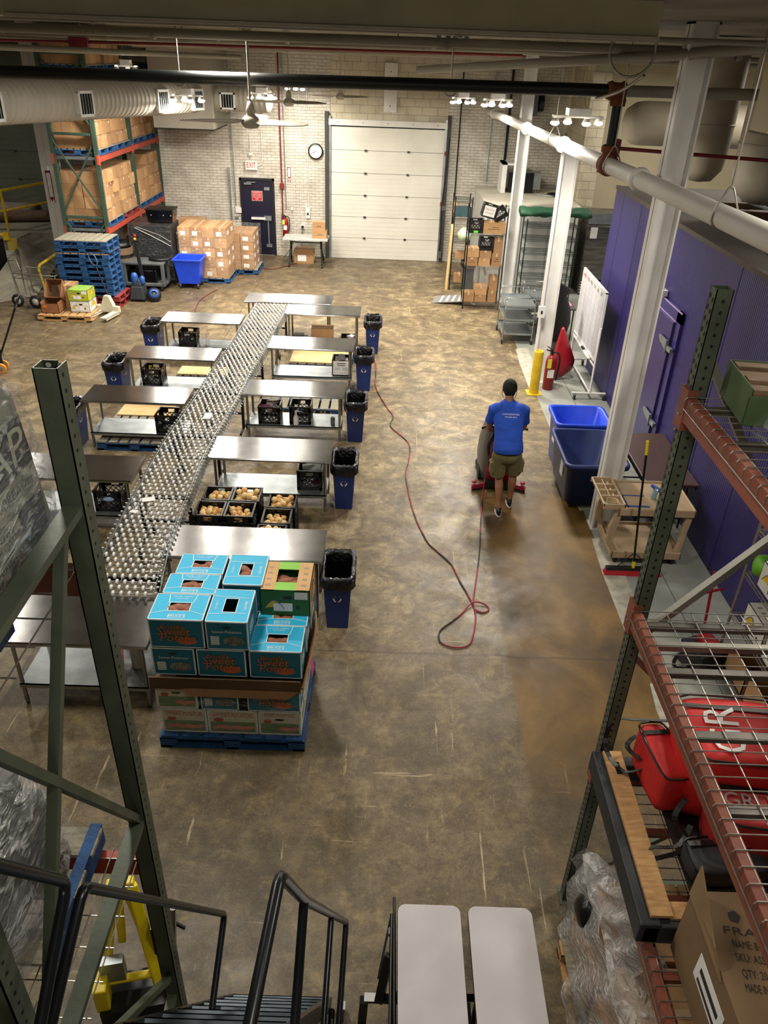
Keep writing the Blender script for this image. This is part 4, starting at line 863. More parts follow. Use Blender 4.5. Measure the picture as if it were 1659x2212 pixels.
b = B(mat('blue_tape', '23479a', .5)); b.bx(-.24, .02, -.16, -.13, 0, .004).bx(-.24, .02, .1, .12, 0, .004).bx(-.26, -.23, -.16, .12, 0, .004); tag(b.build('tape_square', loc=(3.1, 7.88, .771)), 'square of blue tape stuck on the tan cart top', 'tape')
b = B(mat('blue_tool', '27509c', .45)); b.prism([(-.2, .015), (.1, .03), (.18, .02), (.18, -.01), (.1, -.04), (-.2, -.015)], 0, .03, None); tag(b.build('scraper', loc=(3.38, 8.06, .771)), 'blue plastic tool lying on the tan cart near the pushbroom', 'tool').rotation_euler = (0, 0, R_(-62))
# push broom standing on its head
t = thing('push_broom', 'push broom with red bristles and yellow handle grip standing upright', 'broom', (2.99, 7.46, 0))
b = B(mat('red_bristles', 'b91f2c', .7, 0, '96131f', 60)); b.taper(0, 0, .0, .07, .68, .1, .63, .06); b.build('bristles', t)
B(blackp).c(0, 0, .085, .64, .07, .03).build('head_block', t, .005)
b = B(blackm); b.tube([(0, 0, .1), (-.07, .04, .85), (-.125, .075, 1.54)], .013, 8).tube([(-.2, 0, .1), (-.02, .01, .3)], .006, 6).tube([(.2, 0, .1), (-.02, .01, .3)], .006, 6); b.build('handle', t)
b = B(yellow2).tube([(-.125, .075, 1.54), (-.14, .085, 1.7)], .017, 8).tube([(0, 0, .1), (-.007, .004, .18)], .02, 8); b.build('grip', t, label='yellow grip and socket')
# ================================================================ packing line
def steel_table(label, x0, x1, y0, y1, zt=.77, shelf=True, grp=None):
    w = x1-x0; d = y1-y0
    t = thing('prep_table', label, 'table', ((x0+x1)/2, (y0+y1)/2, 0), 0, grp)
    b = B(steelt); b.bx(-w/2, w/2, -d/2, d/2, zt-.02, zt)
    for sy in (-1, 1): b.tube([(-w/2, sy*(d/2), zt-.018), (w/2, sy*(d/2), zt-.018)], .019, 8)
    for sx in (-1, 1): b.bx(sx*w/2-.004, sx*w/2+.004, -d/2, d/2, zt-.05, zt-.001)
    b.build('tabletop', t)
    for sx in (-1, 1):
        for sy in (-1, 1):
            l = B(steel).cyl((sx*(w/2-.07), sy*(d/2-.06), .07), (sx*(w/2-.07), sy*(d/2-.06), zt-.02), .019, 10).build('leg', t)
            B(galv).lathe([(0, 0), (.014, 0), (.02, .03), (.021, .08)], (sx*(w/2-.07), sy*(d/2-.06), 0), n=10).build('foot', l)
    if shelf:
        b = B(galv); b.bx(-w/2+.05, w/2-.05, -d/2+.04, d/2-.04, .235, .25).bx(-w/2+.05, w/2-.05, -d/2+.04, -d/2+.045, .2, .25).bx(-w/2+.05, w/2-.05, d/2-.045, d/2-.04, .2, .25); b.build('undershelf', t)
    return t
ST = 'stainless steel prep tables along the roller conveyor'
steel_table('steel prep table fourth from front right of conveyor, white sign crate below', -2.08, -.58, 12.83, 13.46)
steel_table('steel prep table right of conveyor holding two black crates below', -2.16, -.62, 10.72, 11.3)
steel_table('steel prep table right of conveyor behind the onion crates', -2.21, -.67, 8.6, 9.22)
steel_table('steel prep table right of conveyor farthest back, cartons under it', -2.03, -.56, 14.86, 15.5, shelf=False)
steel_table('steel prep table across the far end of the conveyor', -2.95, -1.18, 15.62, 16.25, shelf=False)
steel_table('steel prep table left of conveyor with plywood beyond its shelf', -4.4, -2.9, 10.25, 10.86)
steel_table('steel prep table left of conveyor, second from the far end', -4.32, -2.84, 12.08, 12.68)
steel_table('steel prep table left of conveyor, farthest back, white bottles below', -4.27, -2.78, 14.1, 14.7)
steel_table('steel prep table left of conveyor partly behind the green post', -4.5, -2.98, 7.92, 8.55)
steel_table('steel prep table touching the pallet of blue sweet potato boxes', -2.24, -.58, 6.4, 6.98, shelf=False)
steel_table('steel prep table at near left with paper towel roll on its shelf', -3.24, -1.98, 5.02, 5.7)
# bins
for l, x, y in (('blue recycling bin beside the steel table behind the onion crates', -.5, 8.95), ('blue recycling bin beside the table with two black crates', -.45, 11.0), ('blue recycling bin by the table with the white sign crate', -.4, 13.1), ('blue recycling bin farthest back right of the conveyor', -.3, 15.1), ('blue recycling bin nearest, beside the sweet potato pallet', -.42, 6.5), ('blue recycling bin left of conveyor, nearest to camera', -4.62, 10.35), ('blue recycling bin left of conveyor, middle one', -4.55, 12.3), ('blue recycling bin left of conveyor, farthest back', -4.5, 14.35)):
    slimbin(l, x, y, bluebin, True, 0)
# crates under tables
Z = .252
crate('black crate holding a paper roll under table behind the onions', -.95, 8.93, Z)
crate('left black crate of two under one steel table, with papers', -1.77, 10.95, Z)
crate('right black crate of two under one steel table, with spray bottle', -1.3, 11.0, Z)
crate('black crate with white printed sign under steel table', -.8, 13.12, Z)
crate('black crate under the farthest table right of conveyor', -.78, 15.1, 0, sc=(1, 1, 1))
crate('black crate on shelf near conveyor, table with plywood beyond', -3.22, 10.5, Z)
crate('black crate with yellow-topped bottle under second far table left', -3.95, 12.35, Z)
crate('black crate beside white bottles under farthest table left', -3.82, 14.35, Z)
crate('black crate with blue glove under table by the green post', -3.35, 8.22, Z)
rollm = mat('paper_roll_white', 'd9dad9', .7, 0, 'c9caca', 8)
tag(B(rollm).lathe([(.02, -.12), (.085, -.12), (.085, .12), (.02, .12)], (0, 0, 0), (1, .1, .1), 20).build('paper_roll', loc=(-.93, 8.93, .47)), 'white paper roll lying in crate behind the onions', 'roll')
b = B(paper).c(0, -.17, .1, .29, .006, .25); b.use(blackp)
for k, s in enumerate(('PLEASE READ', 'BEFORE PACKING', 'one bag per box', 'fill to the line', 'O O O O O')): b.text(s, basis((0, -.175, .19-k*.045), (1, 0, 0), (0, 0, 1)), .03 if k > 1 else .035, .22)
b = B(paper).c(0, 0, 0, .29, .006, .25); b.use(blackp)
for k in range(2): b.bx(-.08+.01*k, .08-.01*k, -.005, -.003, .075-k*.035, .088-k*.035)
for k in range(3): b.bx(-.12, -.02, -.005, -.003, -.0-k*.022, .004-k*.022).bx(.02, .12, -.005, -.003, -.0-k*.022, .004-k*.022)
for k in range(6): b.lathe([(.009, 0), (.012, .002), (.013, 0)], (-.11+k*.044, -.004, -.09), (0, -1, 0), 8)
tag(b.build('paper_sign', loc=(-.8, 12.94, .4)), 'white printed sign on front of black crate', 'sign')
def junk(label, cat, x, y, z, cols, name='packaging'):
    b = B()
    for k, c_ in enumerate(cols):
        b.use(mat('junk_'+c_, c_, .6)); b.c(random.uniform(-.07, .07), random.uniform(-.07, .07), .05+.035*k, random.uniform(.08, .16), random.uniform(.1, .16), random.uniform(.03, .08), M.Rotation(random.uniform(-.5, .5), 4, 'X') @ M.Rotation(random.uniform(-1, 1), 4, 'Z'))
    return tag(b.build(name, loc=(x, y, z)), label, cat)
junk('pink and white papers inside left one of two black crates', 'papers', -1.77, 10.95, .38, ('d8c7c7', 'b5657c', 'e0e0e0', 'c9b6b0'))
junk('red and white packaging inside crate behind the onions', 'packaging', -.95, 8.9, .27, ('8e2f4c', 'd8d8de', '5c6f96'))
junk('red packaging inside crate beside white bottles', 'packaging', -3.82, 14.35, .3, ('9c2850', '5b5f7c', 'd0d0d6'))
junk('dark tray inside crate under table by the green post', 'tray', -3.33, 8.25, .3, ('1b1d22', '24262b'))
junk('white papers inside crate with the white printed sign', 'papers', -.8, 13.15, .42, ('e5e5e8', 'cfd5e2', 'e8e8e8'))
junk('white papers inside crate under farthest table right', 'papers', -.78, 15.1, .16, ('e5e5e8', 'd8d0cf'))
tag(B(mat('glove_blue', '9db4dd', .6)).sph((0, 0, 0), .06, 10, (1.2, .3, .5), None, .15).build('glove', loc=(-3.33, 8.04, .43)), 'pale blue glove caught on black crate by the green post', 'glove')
def bottle(label, x, y, z, m, tilt=0, hh=.22, cap=None):
    t = thing('spray_bottle', label, 'bottle', (x, y, z)); t.rotation_euler = (tilt, 0, 0)
    B(m).lathe([(0, 0), (.04, 0), (.042, .02), (.042, hh*.6), (.02, hh*.82), (.014, hh)], n=14).build('bottle_body', t)
    B(cap or whitem).lathe([(.016, hh), (.018, hh+.03), (0, hh+.035)], n=10).c(.02, 0, hh+.03, .05, .02, .02).build('cap', t); return t
wb = mat('white_bottle', 'dedede', .4)
bottle('white bottle standing in front of right one of two crates', -1.36, 10.8, Z, wb, 0, .2)
bottle('white spray bottle nearer the crate under farthest table left', -3.58, 14.28, .252, wb, .2)
bottle('white spray bottle farther from the crate under farthest table left', -3.46, 14.32, .252, wb, .25)
bottle('white bottle with yellow trigger in crate under second far table left', -4.0, 12.3, .3, wb, 0, .22, yellow2)
t = thing('soda_can', 'dark drink can at right end of shelf with two crates', 'can', (-.8, 10.85, .252)); B(mat('can_dark', '2f3438', .3, .6, 'a0a6aa', 30)).lathe([(.028, 0), (.034, .008), (.034, .12), (.028, .13)], n=16).build('can_body', t); B(galv).lathe([(0, .128), (.026, .128), (.028, .132)], n=16).build('can_lid', t)
t = thing('paper_towel_roll', 'white paper towel roll standing on shelf at near left', 'paper towels', (-2.2, 5.35, .252)); B(rollm).lathe([(.02, 0), (.06, 0), (.062, .01), (.062, .27), (.06, .28), (.02, .28), (.02, .02)], n=20).build('roll', t); B(card3).lathe([(.019, .0), (.02, .281), (.017, .281)], n=12).build('core_tube', t)
t = bottle('pink bottle lying by the paper towel roll', -2.36, 5.3, .29, mat('pink_plastic', 'd1467f', .4), -1.1, .24, mat('bottle_blue_cap', '2c3f8c', .4)); t.rotation_euler = (-1.2, 0, .3)
# things on floor between tables
carton('lower carton with white label under farthest table right', -1.32, 15.15, 0, .42, .32, .26, 0, card3, sticker=1)
carton('upper open carton under farthest table right', -1.32, 15.17, .26, .44, .34, .16, .04, card)
tag(B(blackp).c(0, 0, .1, .3, .35, .2).c(-.02, 0, .24, .2, .22, .06).build('black_case', loc=(-1.78, 15.15, 0), bevel=.01), 'black plastic case left of cartons under farthest table', 'case')
def pallet(label, x, y, z=0, w=1.16, d=.98, h=.14, m=bluepal, top=greywood, rz=0, group=None, name='pallet'):
    key = ('pal', w, d, h, m.name, top.name)
    if key in _cart: o = _cart[key].copy(); COL.objects.link(o)
    else:
        b = B(m)
        for yy in (-d/2+.05, 0, d/2-.05):
            for xx in (-w/2+.07, 0, w/2-.07): b.c(xx, yy, h*.5, .14, .1, h*.62)
            b.c(0, yy, h*.88-.012, w, .1, .018)
        for xx in (-w/2+.05, 0, w/2-.05): b.c(xx, 0, .012, .1, d, .02)
        b.c(0, -d/2+.04, .012, w, .08, .02).c(0, d/2-.04, .012, w, .08, .02)
        b.use(top); n = 7
        for k in range(n):
            xx = -w/2+w/(2*n)+k*w/n; b.c(xx, 0, h-.01, w/n-.035, d, .02)
        o = b.build(name, bevel=0); _cart[key] = o
    o.name = name; o.location = (x, y, z); o.rotation_euler = (0, 0, rz); return tag(o, label, 'pallet', group)
pallet('blue pallet with plywood top behind the sign crate table', -1.25, 14.25, 0, 1.2, .9)
tag(B(ply).bx(-.58, .58, -.42, .42, 0, .02).build('plywood_sheet', loc=(-1.25, 14.25, .142)), 'plywood sheets on pallet behind the sign crate table', 'plywood')
pallet('blue pallet behind the table with two black crates', -1.35, 12.15, 0, 1.2, .9)
pallet('blue pallet with grey planks under table left of conveyor', -3.7, 10.55, 0, 1.1, .7)
tag(B(ply).bx(-.42, .42, -.2, .22, 0, .02).build('plywood_sheet', loc=(-3.82, 11.35, .142)), 'plywood sheet beyond shelf of table left of conveyor', 'plywood')
pallet('pallet under the plywood left of conveyor', -3.82, 11.3, 0, .95, .5)
tag(B(ply).bx(-.45, .45, -.2, .2, 0, .02).build('plywood_sheet', loc=(-3.3, 13.2, .142)), 'plywood sheet beyond the second far table left of conveyor', 'plywood')
pallet('pallet under the plywood beyond second far table left', -3.3, 13.2, 0, .95, .45)
# conveyor
t = thing('roller_conveyor', 'long flexible skate wheel conveyor running between two rows of steel tables', 'conveyor', (0, 0, 0))
CZ = .79; NX = 108
_cp = [(5.6, -2.4), (6.5, -2.49), (7.3, -2.52), (8.6, -2.55), (11, -2.47), (13.2, -2.39), (15.4, -2.34)]
def ccx(y):
    for (a, c0), (c_, d_) in zip(_cp, _cp[1:]):
        if y <= c_: t_ = (y-a)/(c_-a); t_ = t_*t_*(3-2*t_); return c0+(d_-c0)*t_
    return _cp[-1][1]
ys = [5.72+i*(15.35-5.72)/(NX-1) for i in range(NX)]; cw = .305
b = B(chrome); bs = B(galv)
for i, y in enumerate(ys): x = ccx(y); b.cyl((x-cw, y, CZ), (x+cw, y, CZ), .0055, 5)
b.build('axle_rods', t)
wl = []
def wheelgeo(b_, c_): b_.lathe([(.006, -.012), (.023, -.012), (.028, -.006), (.028, .006), (.023, .012), (.006, .012)], c_, (1, 0, 0), 8)
rest = B(wheelm); cnt = 0; proto = None
for i, y in enumerate(ys):
    x = ccx(y); nw = 8 if i % 2 else 7
    for k in range(nw):
        px = x-cw+.04+(k+(0 if i % 2 else .5))*(2*cw-.08)/7
        if cnt < 98:
            if proto is None: q = B(wheelm); wheelgeo(q, (0, 0, 0)); proto = q.build('skate_wheel', t)
            else: o = proto.copy(); COL.objects.link(o); o.parent = t
            (proto if cnt == 0 else o).location = (px, y, CZ)
        else: wheelgeo(rest, (px, y, CZ))
        cnt += 1
o = rest.build('skate_wheels', t); o['kind'] = 'stuff'
b = B(galv)
for i in range(NX-1):   # scissor side links, two side trusses and inner links
    y = ys[i]; y1 = ys[min(i+2, NX-1)]
    for k in range(8):
        xx = ccx(y)-cw+.01+k*(2*cw-.02)/7
        if k in (0, 7) or (i+k) % 2: b.bar((xx, y, CZ+.0), (xx, ys[i+1], CZ-.0), .004, .014)
for i in range(0, NX-2):
    for s in (-1, 1):
        x = ccx(ys[i])+s*(cw+.012)
        b.bar((x, ys[i], CZ+.02), (x, ys[min(i+3, NX-1)], CZ-.17), .004, .018).bar((x, ys[i], CZ-.17), (x, ys[min(i+3, NX-1)], CZ+.02), .004, .018)
b.build('scissor_links', t)
b = B(wheelm)
for i in range(NX):
    for s in (-1, 1): x = ccx(ys[i])+s*(cw+.02); b.cyl((x-.008, ys[i], CZ+.02), (x+.012, ys[i], CZ+.02), .009, 6); b.cyl((x-.004, ys[i], CZ-.17), (x+.012, ys[i], CZ-.17), .008, 6)
b.build('side_bolts', t)
for y in (6.1, 7.7, 9.35, 10.9, 12.5, 14.1, 15.2):
    b = B(blackm); x = ccx(y)
    for s in (-1, 1):
        X_ = x+s*.28; b.bx(X_-.02, X_+.02, y-.02, y+.02, .12, CZ-.05); b.bar((X_, y-.28, .13), (X_, y+.28, .13), .03, .03)
    b.bx(x-.29, x+.29, y-.015, y+.015, .35, .38); b.bx(x-.29, x+.29, y-.02, y+.02, CZ-.12, CZ-.08)
    l = b.build('support_leg', t)
    for s in (-1, 1):
        for e in (-1, 1):
            X_ = x+s*.28; B(rubber).cyl((X_-.014, y+e*.27, .05), (X_+.014, y+e*.27, .05), .05, 10).build('caster', l)
tag(B(paper).c(0, 0, 0, .14, .09, .003, M.Rotation(.3, 4, 'Z')).build('paper_scrap', loc=(-2.62, 7.42, CZ+.03)), 'white paper scrap lying on near part of conveyor', 'paper')
tag(B(paper).c(0, 0, 0, .08, .06, .003, M.Rotation(-.3, 4, 'Z')).build('paper_scrap', loc=(-2.7, 7.15, CZ+.03)), 'smaller white paper scrap nearer on the conveyor', 'paper')
tag(B(paper).c(0, 0, 0, .1, .2, .003).build('paper_scrap', loc=(-2.45, 9.75, CZ+.03)), 'white paper strip lying on middle of conveyor', 'paper')
# onion crates
oni = mat('yellow_onion', 'd9b06a', .35, 0, 'c98f52', 9, coat=.3); oni2 = mat('pale_onion', 'e6cf95', .35, 0, 'd2a868', 9, coat=.3)
oproto = []
for m_ in (oni, oni2):
    b = B(m_).sph((0, 0, 0), .042, 12, (1, 1, .9)); b.lathe([(.012, .034), (.005, .05), (.003, .058)], n=6); oproto.append(b.build('onion'))
first = [True, True]
def onions(cx, cy, z, n, label, grp):
    pts = []; tries = 0
    while len(pts) < n and tries < 3000:
        tries += 1; p = (cx+random.uniform(-.11, .11), cy+random.uniform(-.11, .11)); zz = z
        near_ = [q for q in pts if (q[0]-p[0])**2+(q[1]-p[1])**2 < .068**2]
        if len(near_) > 0:
            if len(near_) > 1 or any(q[2] > z+.02 for q in near_): continue
            zz = z+.06
            if len(pts) < n*.6: continue
        pts.append((p[0], p[1], zz))
    for p in pts:
        j = random.random() < .55; src = oproto[j]
        if first[j]: o = src; first[j] = False
        else: o = src.copy(); COL.objects.link(o); o.name = 'onion'
        o.location = p; o.rotation_euler = (random.uniform(-1.3, 1.3), random.uniform(-1.3, 1.3), random.uniform(0, 6)); s = random.uniform(.85, 1.12); o.scale = (s, s, s)
        tag(o, label, 'onion', grp)
oc_ = [(-1.98, 8.03, 'far left'), (-1.63, 8.03, 'far centre-left'), (-2.0, 7.67, 'near left'), (-1.65, 7.67, 'near centre-left')]
for cx, cy, nm in oc_:
    crate('black crate of onions, lower one at %s of the onion cluster' % nm, cx, cy, .02, 0)
    crate('black crate of onions, upper one at %s of the onion cluster' % nm, cx, cy, .305, 0)
    onions(cx, cy, .51, 19, 'yellow onion in the %s crate of the onion cluster' % nm, 'onions in the %s crate' % nm)
for cx, cy, nm in ((-1.2, 8.0, 'right side, farther'), (-1.22, 7.64, 'right side, middle'), (-1.24, 7.28, 'right side, nearest')):
    crate('black onion crate at %s of the onion cluster, bottom one' % nm, cx, cy, .02, 0)
    crate('black onion crate at %s of the onion cluster, top one' % nm, cx, cy, .29, 0, sc=(1, 1, .85))
    onions(cx, cy, .45, 18, 'yellow onion in the crate at %s of the cluster' % nm, 'onions in the crate at %s' % nm)
crate('black onion crate mostly hidden behind the right side crates', -1.27, 8.37, .02, 0); onions(-1.27, 8.37, .26, 14, 'yellow onion in the crate mostly hidden at back', 'onions in the hidden back crate')

# ================================================================ sweet potato pallet
teal = mat('teal_box_side', '0f6f86', .6, 0, '0c6076', 3); tealt = mat('teal_box_top', '1b9fc8', .6, 0, '1ea6cf', 3); wl_ = mat('box_white_line', 'dfe9ea', .6)
orn = mat('box_orange_print', 'c86a4a', .6); ornd = mat('box_dark_print', '0d3440', .6); leafm = mat('box_leaf_print', '4d6b4a', .6)
whb = mat('white_sweet_potato_box', 'c9c5b4', .7, 0, 'b9b5a3', 4); redt = mat('box_red_print', 'b0503a', .6); grt = mat('box_green_print', '6f8b66', .6); pnk = mat('box_pink_print', 'cc8a78', .6)
spm = mat('sweet_potato_skin', '9c6548', .7, 0, '7e4a38', 14, .2, 60)
FR = lambda x, y, z: basis((x, y, z), (1, 0, 0), (0, 0, 1))
def logo(b, x, y, z, s):       # on a face whose outward normal is -y
    b.use(leafm); b.prism([(-.8, -.5), (-.5, 0), (-.9, .3), (-.2, .75), (.2, .9), (.5, .6), (1, .5), (.8, .1), (1.1, -.3), (.6, -.4), (.3, -.8), (-.3, -.6)], 0, .001, FR(x, y-.0012, z) @ M.Scale(s*.085, 4)); 
    b.use(orn); b.disc(FR(x+.06*s, y-.003, z-.055*s), .065*s, 20, .028*s)
    for dx, k in ((.0, ornd), (-.0, orn)):
        o = .003 if k is ornd else 0; b.use(k)
        b.text("Bruce's", FR(x-.02*s+o, y-.004+(-.001 if k is orn else 0), z+.055*s-o), .05*s).text('Sweet', FR(x-.015*s+o, y-.006+(-.001 if k is orn else 0), z+.02*s-o), .085*s, shear=.15).text('Potato', FR(x+.01*s+o, y-.008+(-.001 if k is orn else 0), z-.03*s-o), .085*s, shear=.15)
def spbox(label, x, y, z, w, d, h, style='logo', open_=True, top=True, m=teal, par=None):
    t = thing('produce_box', label, 'box', (x, y, z)); e = .006
    b = B(m); b.bx(-w/2, w/2, -d/2, d/2, 0, .006)
    for s in (-1, 1): b.bx(min(s*w/2, s*(w/2-e)), max(s*w/2, s*(w/2-e)), -d/2, d/2, 0, h-.004).bx(-w/2, w/2, min(s*d/2, s*(d/2-e)), max(s*d/2, s*(d/2-e)), 0, h-.004)
    f = -d/2; q = .0012; b.use(wl_)
    for sx in (-1, 1): b.c(sx*(w/2-.004), f-q, h/2, .009, .002, h)
    b.c(0, f-q, h-.006, w, .002, .009); b.c(0, f-q, .004, w, .002, .007)
    for sy in (-1, 1): b.c(w/2+q, sy*(d/2-.004), h/2, .002, .009, h)
    b.c(w/2+q, 0, h-.006, .002, d, .009)
    if style == 'logo': logo(b, 0, f, h*.5, min(1.25, h/.22))
    elif style == 'end':
        b.use(ornd).disc(FR(0, f-.002, h*.8), .035, 16, .013); b.use(paper); b.text('Sweet Potatoes', FR(0, f-.002, h*.64), .034, w*.7)
        b.use(mat('oval_photo', '8b8f88', .6, 0, '3d4442', 40)).disc(FR(w*.15, f-.003, h*.32), w*.26, 24, h*.17); b.use(wl_).c(-w*.3, f-q, h*.32, w*.2, .002, h*.3); b.use(leafm)
        for k in range(4): b.c(-w*.3, f-.0025, h*(.22+.07*k), w*.17, .002, .003)
    elif style in ('swhite', 'swend'):
        b.use(redt); b.c(-w*.22, f-q, h*.82, w*.34, .002, h*.14).c(w*.2, f-q, h*.78, w*.4, .002, h*.14) if False else None
        b.text('SWEET', FR(-w*.22, f-.002, h*.8), h*.24, w*.36).text('POTATOES', FR(w*.2, f-.002, h*.78), h*.24, w*.44) if style == 'swhite' else b.text('SWEET POTATOES', FR(0, f-.002, h*.85), h*.2, w*.7)
        b.use(grt).bx(-w/2+.02, w/2-.02, f-.0015, f, h*.08, h*.5); b.use(pnk)
        for k in range(6):
            if style == 'swhite' or k > 2: b.disc(FR(-w*.32+k*w*.13, f-.003-k*.0008, h*(.26+.03*(k % 2))) @ M.Rotation(.3, 4, 'Z'), w*.11, 14, h*.085)
        b.use(redt).disc(FR(-w*.28, f-.0025, h*.58), w*.1, 14, h*.09)
        if style == 'swend': b.use(dark).disc(FR(0, f-.003, h*.66), .04, 14, .013)
    # side text / handle
    b.use(leafm if m is whb else wl_)
    for k in range(3): b.c(w/2+q, -d*.1, h*(.35+.12*k), .002, d*.4, .006)
    b.use(ornd).disc(basis((w/2+.002, 0, h*.78), (0, 1, 0), (0, 0, 1)), .035, 14, .012)
    b.build('carton_body', t)
    if top:
        b = B(tealt if m is teal else card2); ow, od = (.17, .1) if w > d else (.1, .17); ow *= w/.44 if w > d else 1
        zt = h; th = .004
        b.bx(-w/2, w/2, -d/2, -od/2, zt-th, zt).bx(-w/2, w/2, od/2, d/2, zt-th, zt).bx(-w/2, -ow/2, -od/2, od/2, zt-th, zt).bx(ow/2, w/2, -od/2, od/2, zt-th, zt)
        b.use(wl_); g = .006
        for s in (-1, 1):
            b.c(0, s*(d/2-g/2), zt+.001, w, g, .002).c(s*(w/2-g/2), 0, zt+.001, g, d, .002).c(0, s*(od/2+g/2), zt+.001, ow+2*g, g, .002).c(s*(ow/2+g/2), 0, zt+.001, g, od, .002)
        if w > d:
            for s in (-1, 1): b.c(s*(ow/2+.05), d*.0+.0, zt+.001, .003, d, .002) if False else b.bar((s*(ow/2+.012), od/2, zt+.001), (s*(ow/2+.03), d/2, zt+.001), .005, .002).bar((s*ow/2, -od/2, zt+.001), (s*(w/2-.01), -d*.28, zt+.001), .004, .002)
            T = basis((0, -d*.36, zt+.0015), (-1, 0, 0), (0, -1, 0)); b.text("BRUCE'S", basis((0, -d*.36, zt+.0015), (1, 0, 0), (0, 1, 0)), .035); b.bx(-.065, .065, -d*.36-.024, -d*.36-.021, zt, zt+.001).bx(-.065, .065, -d*.36+.021, -d*.36+.024, zt, zt+.001).bx(-.066, -.063, -d*.36-.024, -d*.36+.024, zt, zt+.001).bx(.063, .066, -d*.36-.024, -d*.36+.024, zt, zt+.001)
            b.text('U.S. NO. 1 SWEET', basis((0, d*.4, zt+.0015), (1, 0, 0), (0, 1, 0)), .02).text('POTATOES', basis((0, d*.32, zt+.0015), (1, 0, 0), (0, 1, 0)), .02)
        else:
            for s in (-1, 1): b.bar((-w/2+.01, s*(od/2+.03), zt+.001), (w/2-.03, s*(od/2+.012), zt+.001), .004, .002)
            b.text("BRUCE'S", basis((w*.36, 0, zt+.0015), (0, -1, 0), (1, 0, 0)), .03).text('U.S. NO. 1', basis((-w*.34, 0, zt+.0015), (0, 1, 0), (-1, 0, 0)), .025)
        b.build('top_flaps', t, label='bright blue top flaps around a rectangular opening')
        b = B(dark).bx(-w/2+.01, w/2-.01, -d/2+.01, d/2-.01, h-.15, h-.145); b.build('inner_shade_sheet', t)  # black sheet below the opening paints the inside of the box in shade
    return t
_sp = []
def spuds(cx, cy, z, n, rx, ry, lab, grp, big=1.0):
    for k in range(n):
        if not _sp:
            b = B(spm); b.lathe([(0, -.1), (.014, -.09), (.032, -.05), (.038, 0), (.03, .05), (.012, .085), (0, .1)], (0, 0, 0), (1, 0, 0), 12); o = b.build('sweet_potato'); _sp.append(o)
        else: o = _sp[0].copy(); COL.objects.link(o); o.name = 'sweet_potato'
        o.location = (cx+(k/(n-1)-.5)*2*rx if n > 1 else cx, cy+random.uniform(-ry, ry), z+random.uniform(-.012, .012)); s = random.uniform(.75, 1.0)*big
        o.scale = (s*.85, s*1.2, s*1.15); o.rotation_euler = (0, random.uniform(-.3, .3), random.uniform(-.9, .9)); tag(o, lab, 'sweet potato', grp)
tiers = (.145, .42, .80, 1.085)
Y0 = 4.66
# bottom tier white boxes
for k, (x0, x1) in enumerate(((-1.8, -1.42), (-1.41, -.99), (-.98, -.62))):
    spbox(('white SWEET POTATOES box at left of bottom tier on the pallet', 'white SWEET POTATOES box at centre of bottom tier', 'white SWEET POTATOES box with handle hole, right of bottom tier')[k], (x0+x1)/2, Y0+.22, tiers[0], x1-x0, .44, .27, 'swhite' if k < 2 else 'swend', top=False, m=whb)
    spbox(('rear white box of bottom tier, left', 'rear white box of bottom tier, centre', 'rear white box of bottom tier, right side facing the aisle')[k], (x0+x1)/2, Y0+.68, tiers[0], x1-x0, .44, .27, 'none', top=False, m=whb)
for k, (x0, x1, st, mm_, lb) in enumerate(((-1.82, -1.48, 'swend', whb, 'white sweet potato box in second tier, left corner'), (-1.45, -1.14, 'end', teal, 'narrow teal box in second tier with oval picture'), (-1.06, -.62, 'logo', teal, 'teal logo box in second tier at right corner'))):
    spbox(lb, (x0+x1)/2, Y0+.22, tiers[1], x1-x0, .44, .27, st, top=False, m=mm_)
    spbox('rear box of second tier, '+('left', 'centre', 'right side facing the aisle')[k], (x0+x1)/2, Y0+.68, tiers[1], x1-x0, .44, .27, 'none', top=False, m=(teal, teal, whb)[k])
# cardboard cap sheet
b = B(card3); b.bx(-.62, .62, -.02, .95, .0, .006); b.bx(-.63, .6, -.045, -.03, -.02, .1); b.use(card)
b.add([(-.36, -.05, .0), (.6, -.05, .0), (.5, -.07, -.07), (-.3, -.07, -.07)], [(0, 1, 2, 3), (3, 2, 1, 0)]); b.add([(.6, -.03, -.04), (.63, .0, .1), (.66, .45, .17), (.66, .9, .12), (.62, .9, -.01), (.61, .4, -.02)], [(0, 1, 2, 3, 4, 5), (5, 4, 3, 2, 1, 0)])
b.use(card2); b.tube(smoothpath([(.6, -.03, -.03), (.64, .1, .1), (.67, .35, .16), (.67, .6, .18), (.64, .85, .12)]), .012, 6)
tag(b.build('cardboard_sheet', loc=(-1.21, Y0, .70)), 'brown folded cardboard sheet between tiers of the sweet potato pallet', 'cardboard')
for k, (x0, x1, st, lb) in enumerate(((-1.8, -1.46, 'end', 'narrow teal box with oval picture under the top boxes, left'), (-1.44, -1.05, 'logo', 'teal logo box under the top boxes, centre front'), (-1.02, -.6, 'logo', 'open teal logo box at front right corner, one tier down'))):
    spbox(lb, (x0+x1)/2, Y0+.16, tiers[2], x1-x0, .32, .28, st, top=(k == 2))
spuds(-.81, Y0+.16, tiers[2]+.242, 3, .06, .02, 'sweet potato in the open box at front right corner', 'sweet potatoes in front right corner box')
spbox('open teal box behind the front right corner box', -.8, Y0+.47, tiers[2], .42, .29, .28, 'none', top=True)
spuds(-.8, Y0+.47, tiers[2]+.242, 3, .07, .02, 'sweet potato in the open box under the banana box', 'sweet potatoes in box before banana box')
spbox('teal box under the banana box on the pallet', -.79, Y0+.79, tiers[2], .42, .32, .27, 'none', top=False)
spbox('hidden teal box of third tier behind the front left boxes', -1.42, Y0+.6, tiers[2], .78, .5, .27, 'none', top=False)
zt = tiers[3]
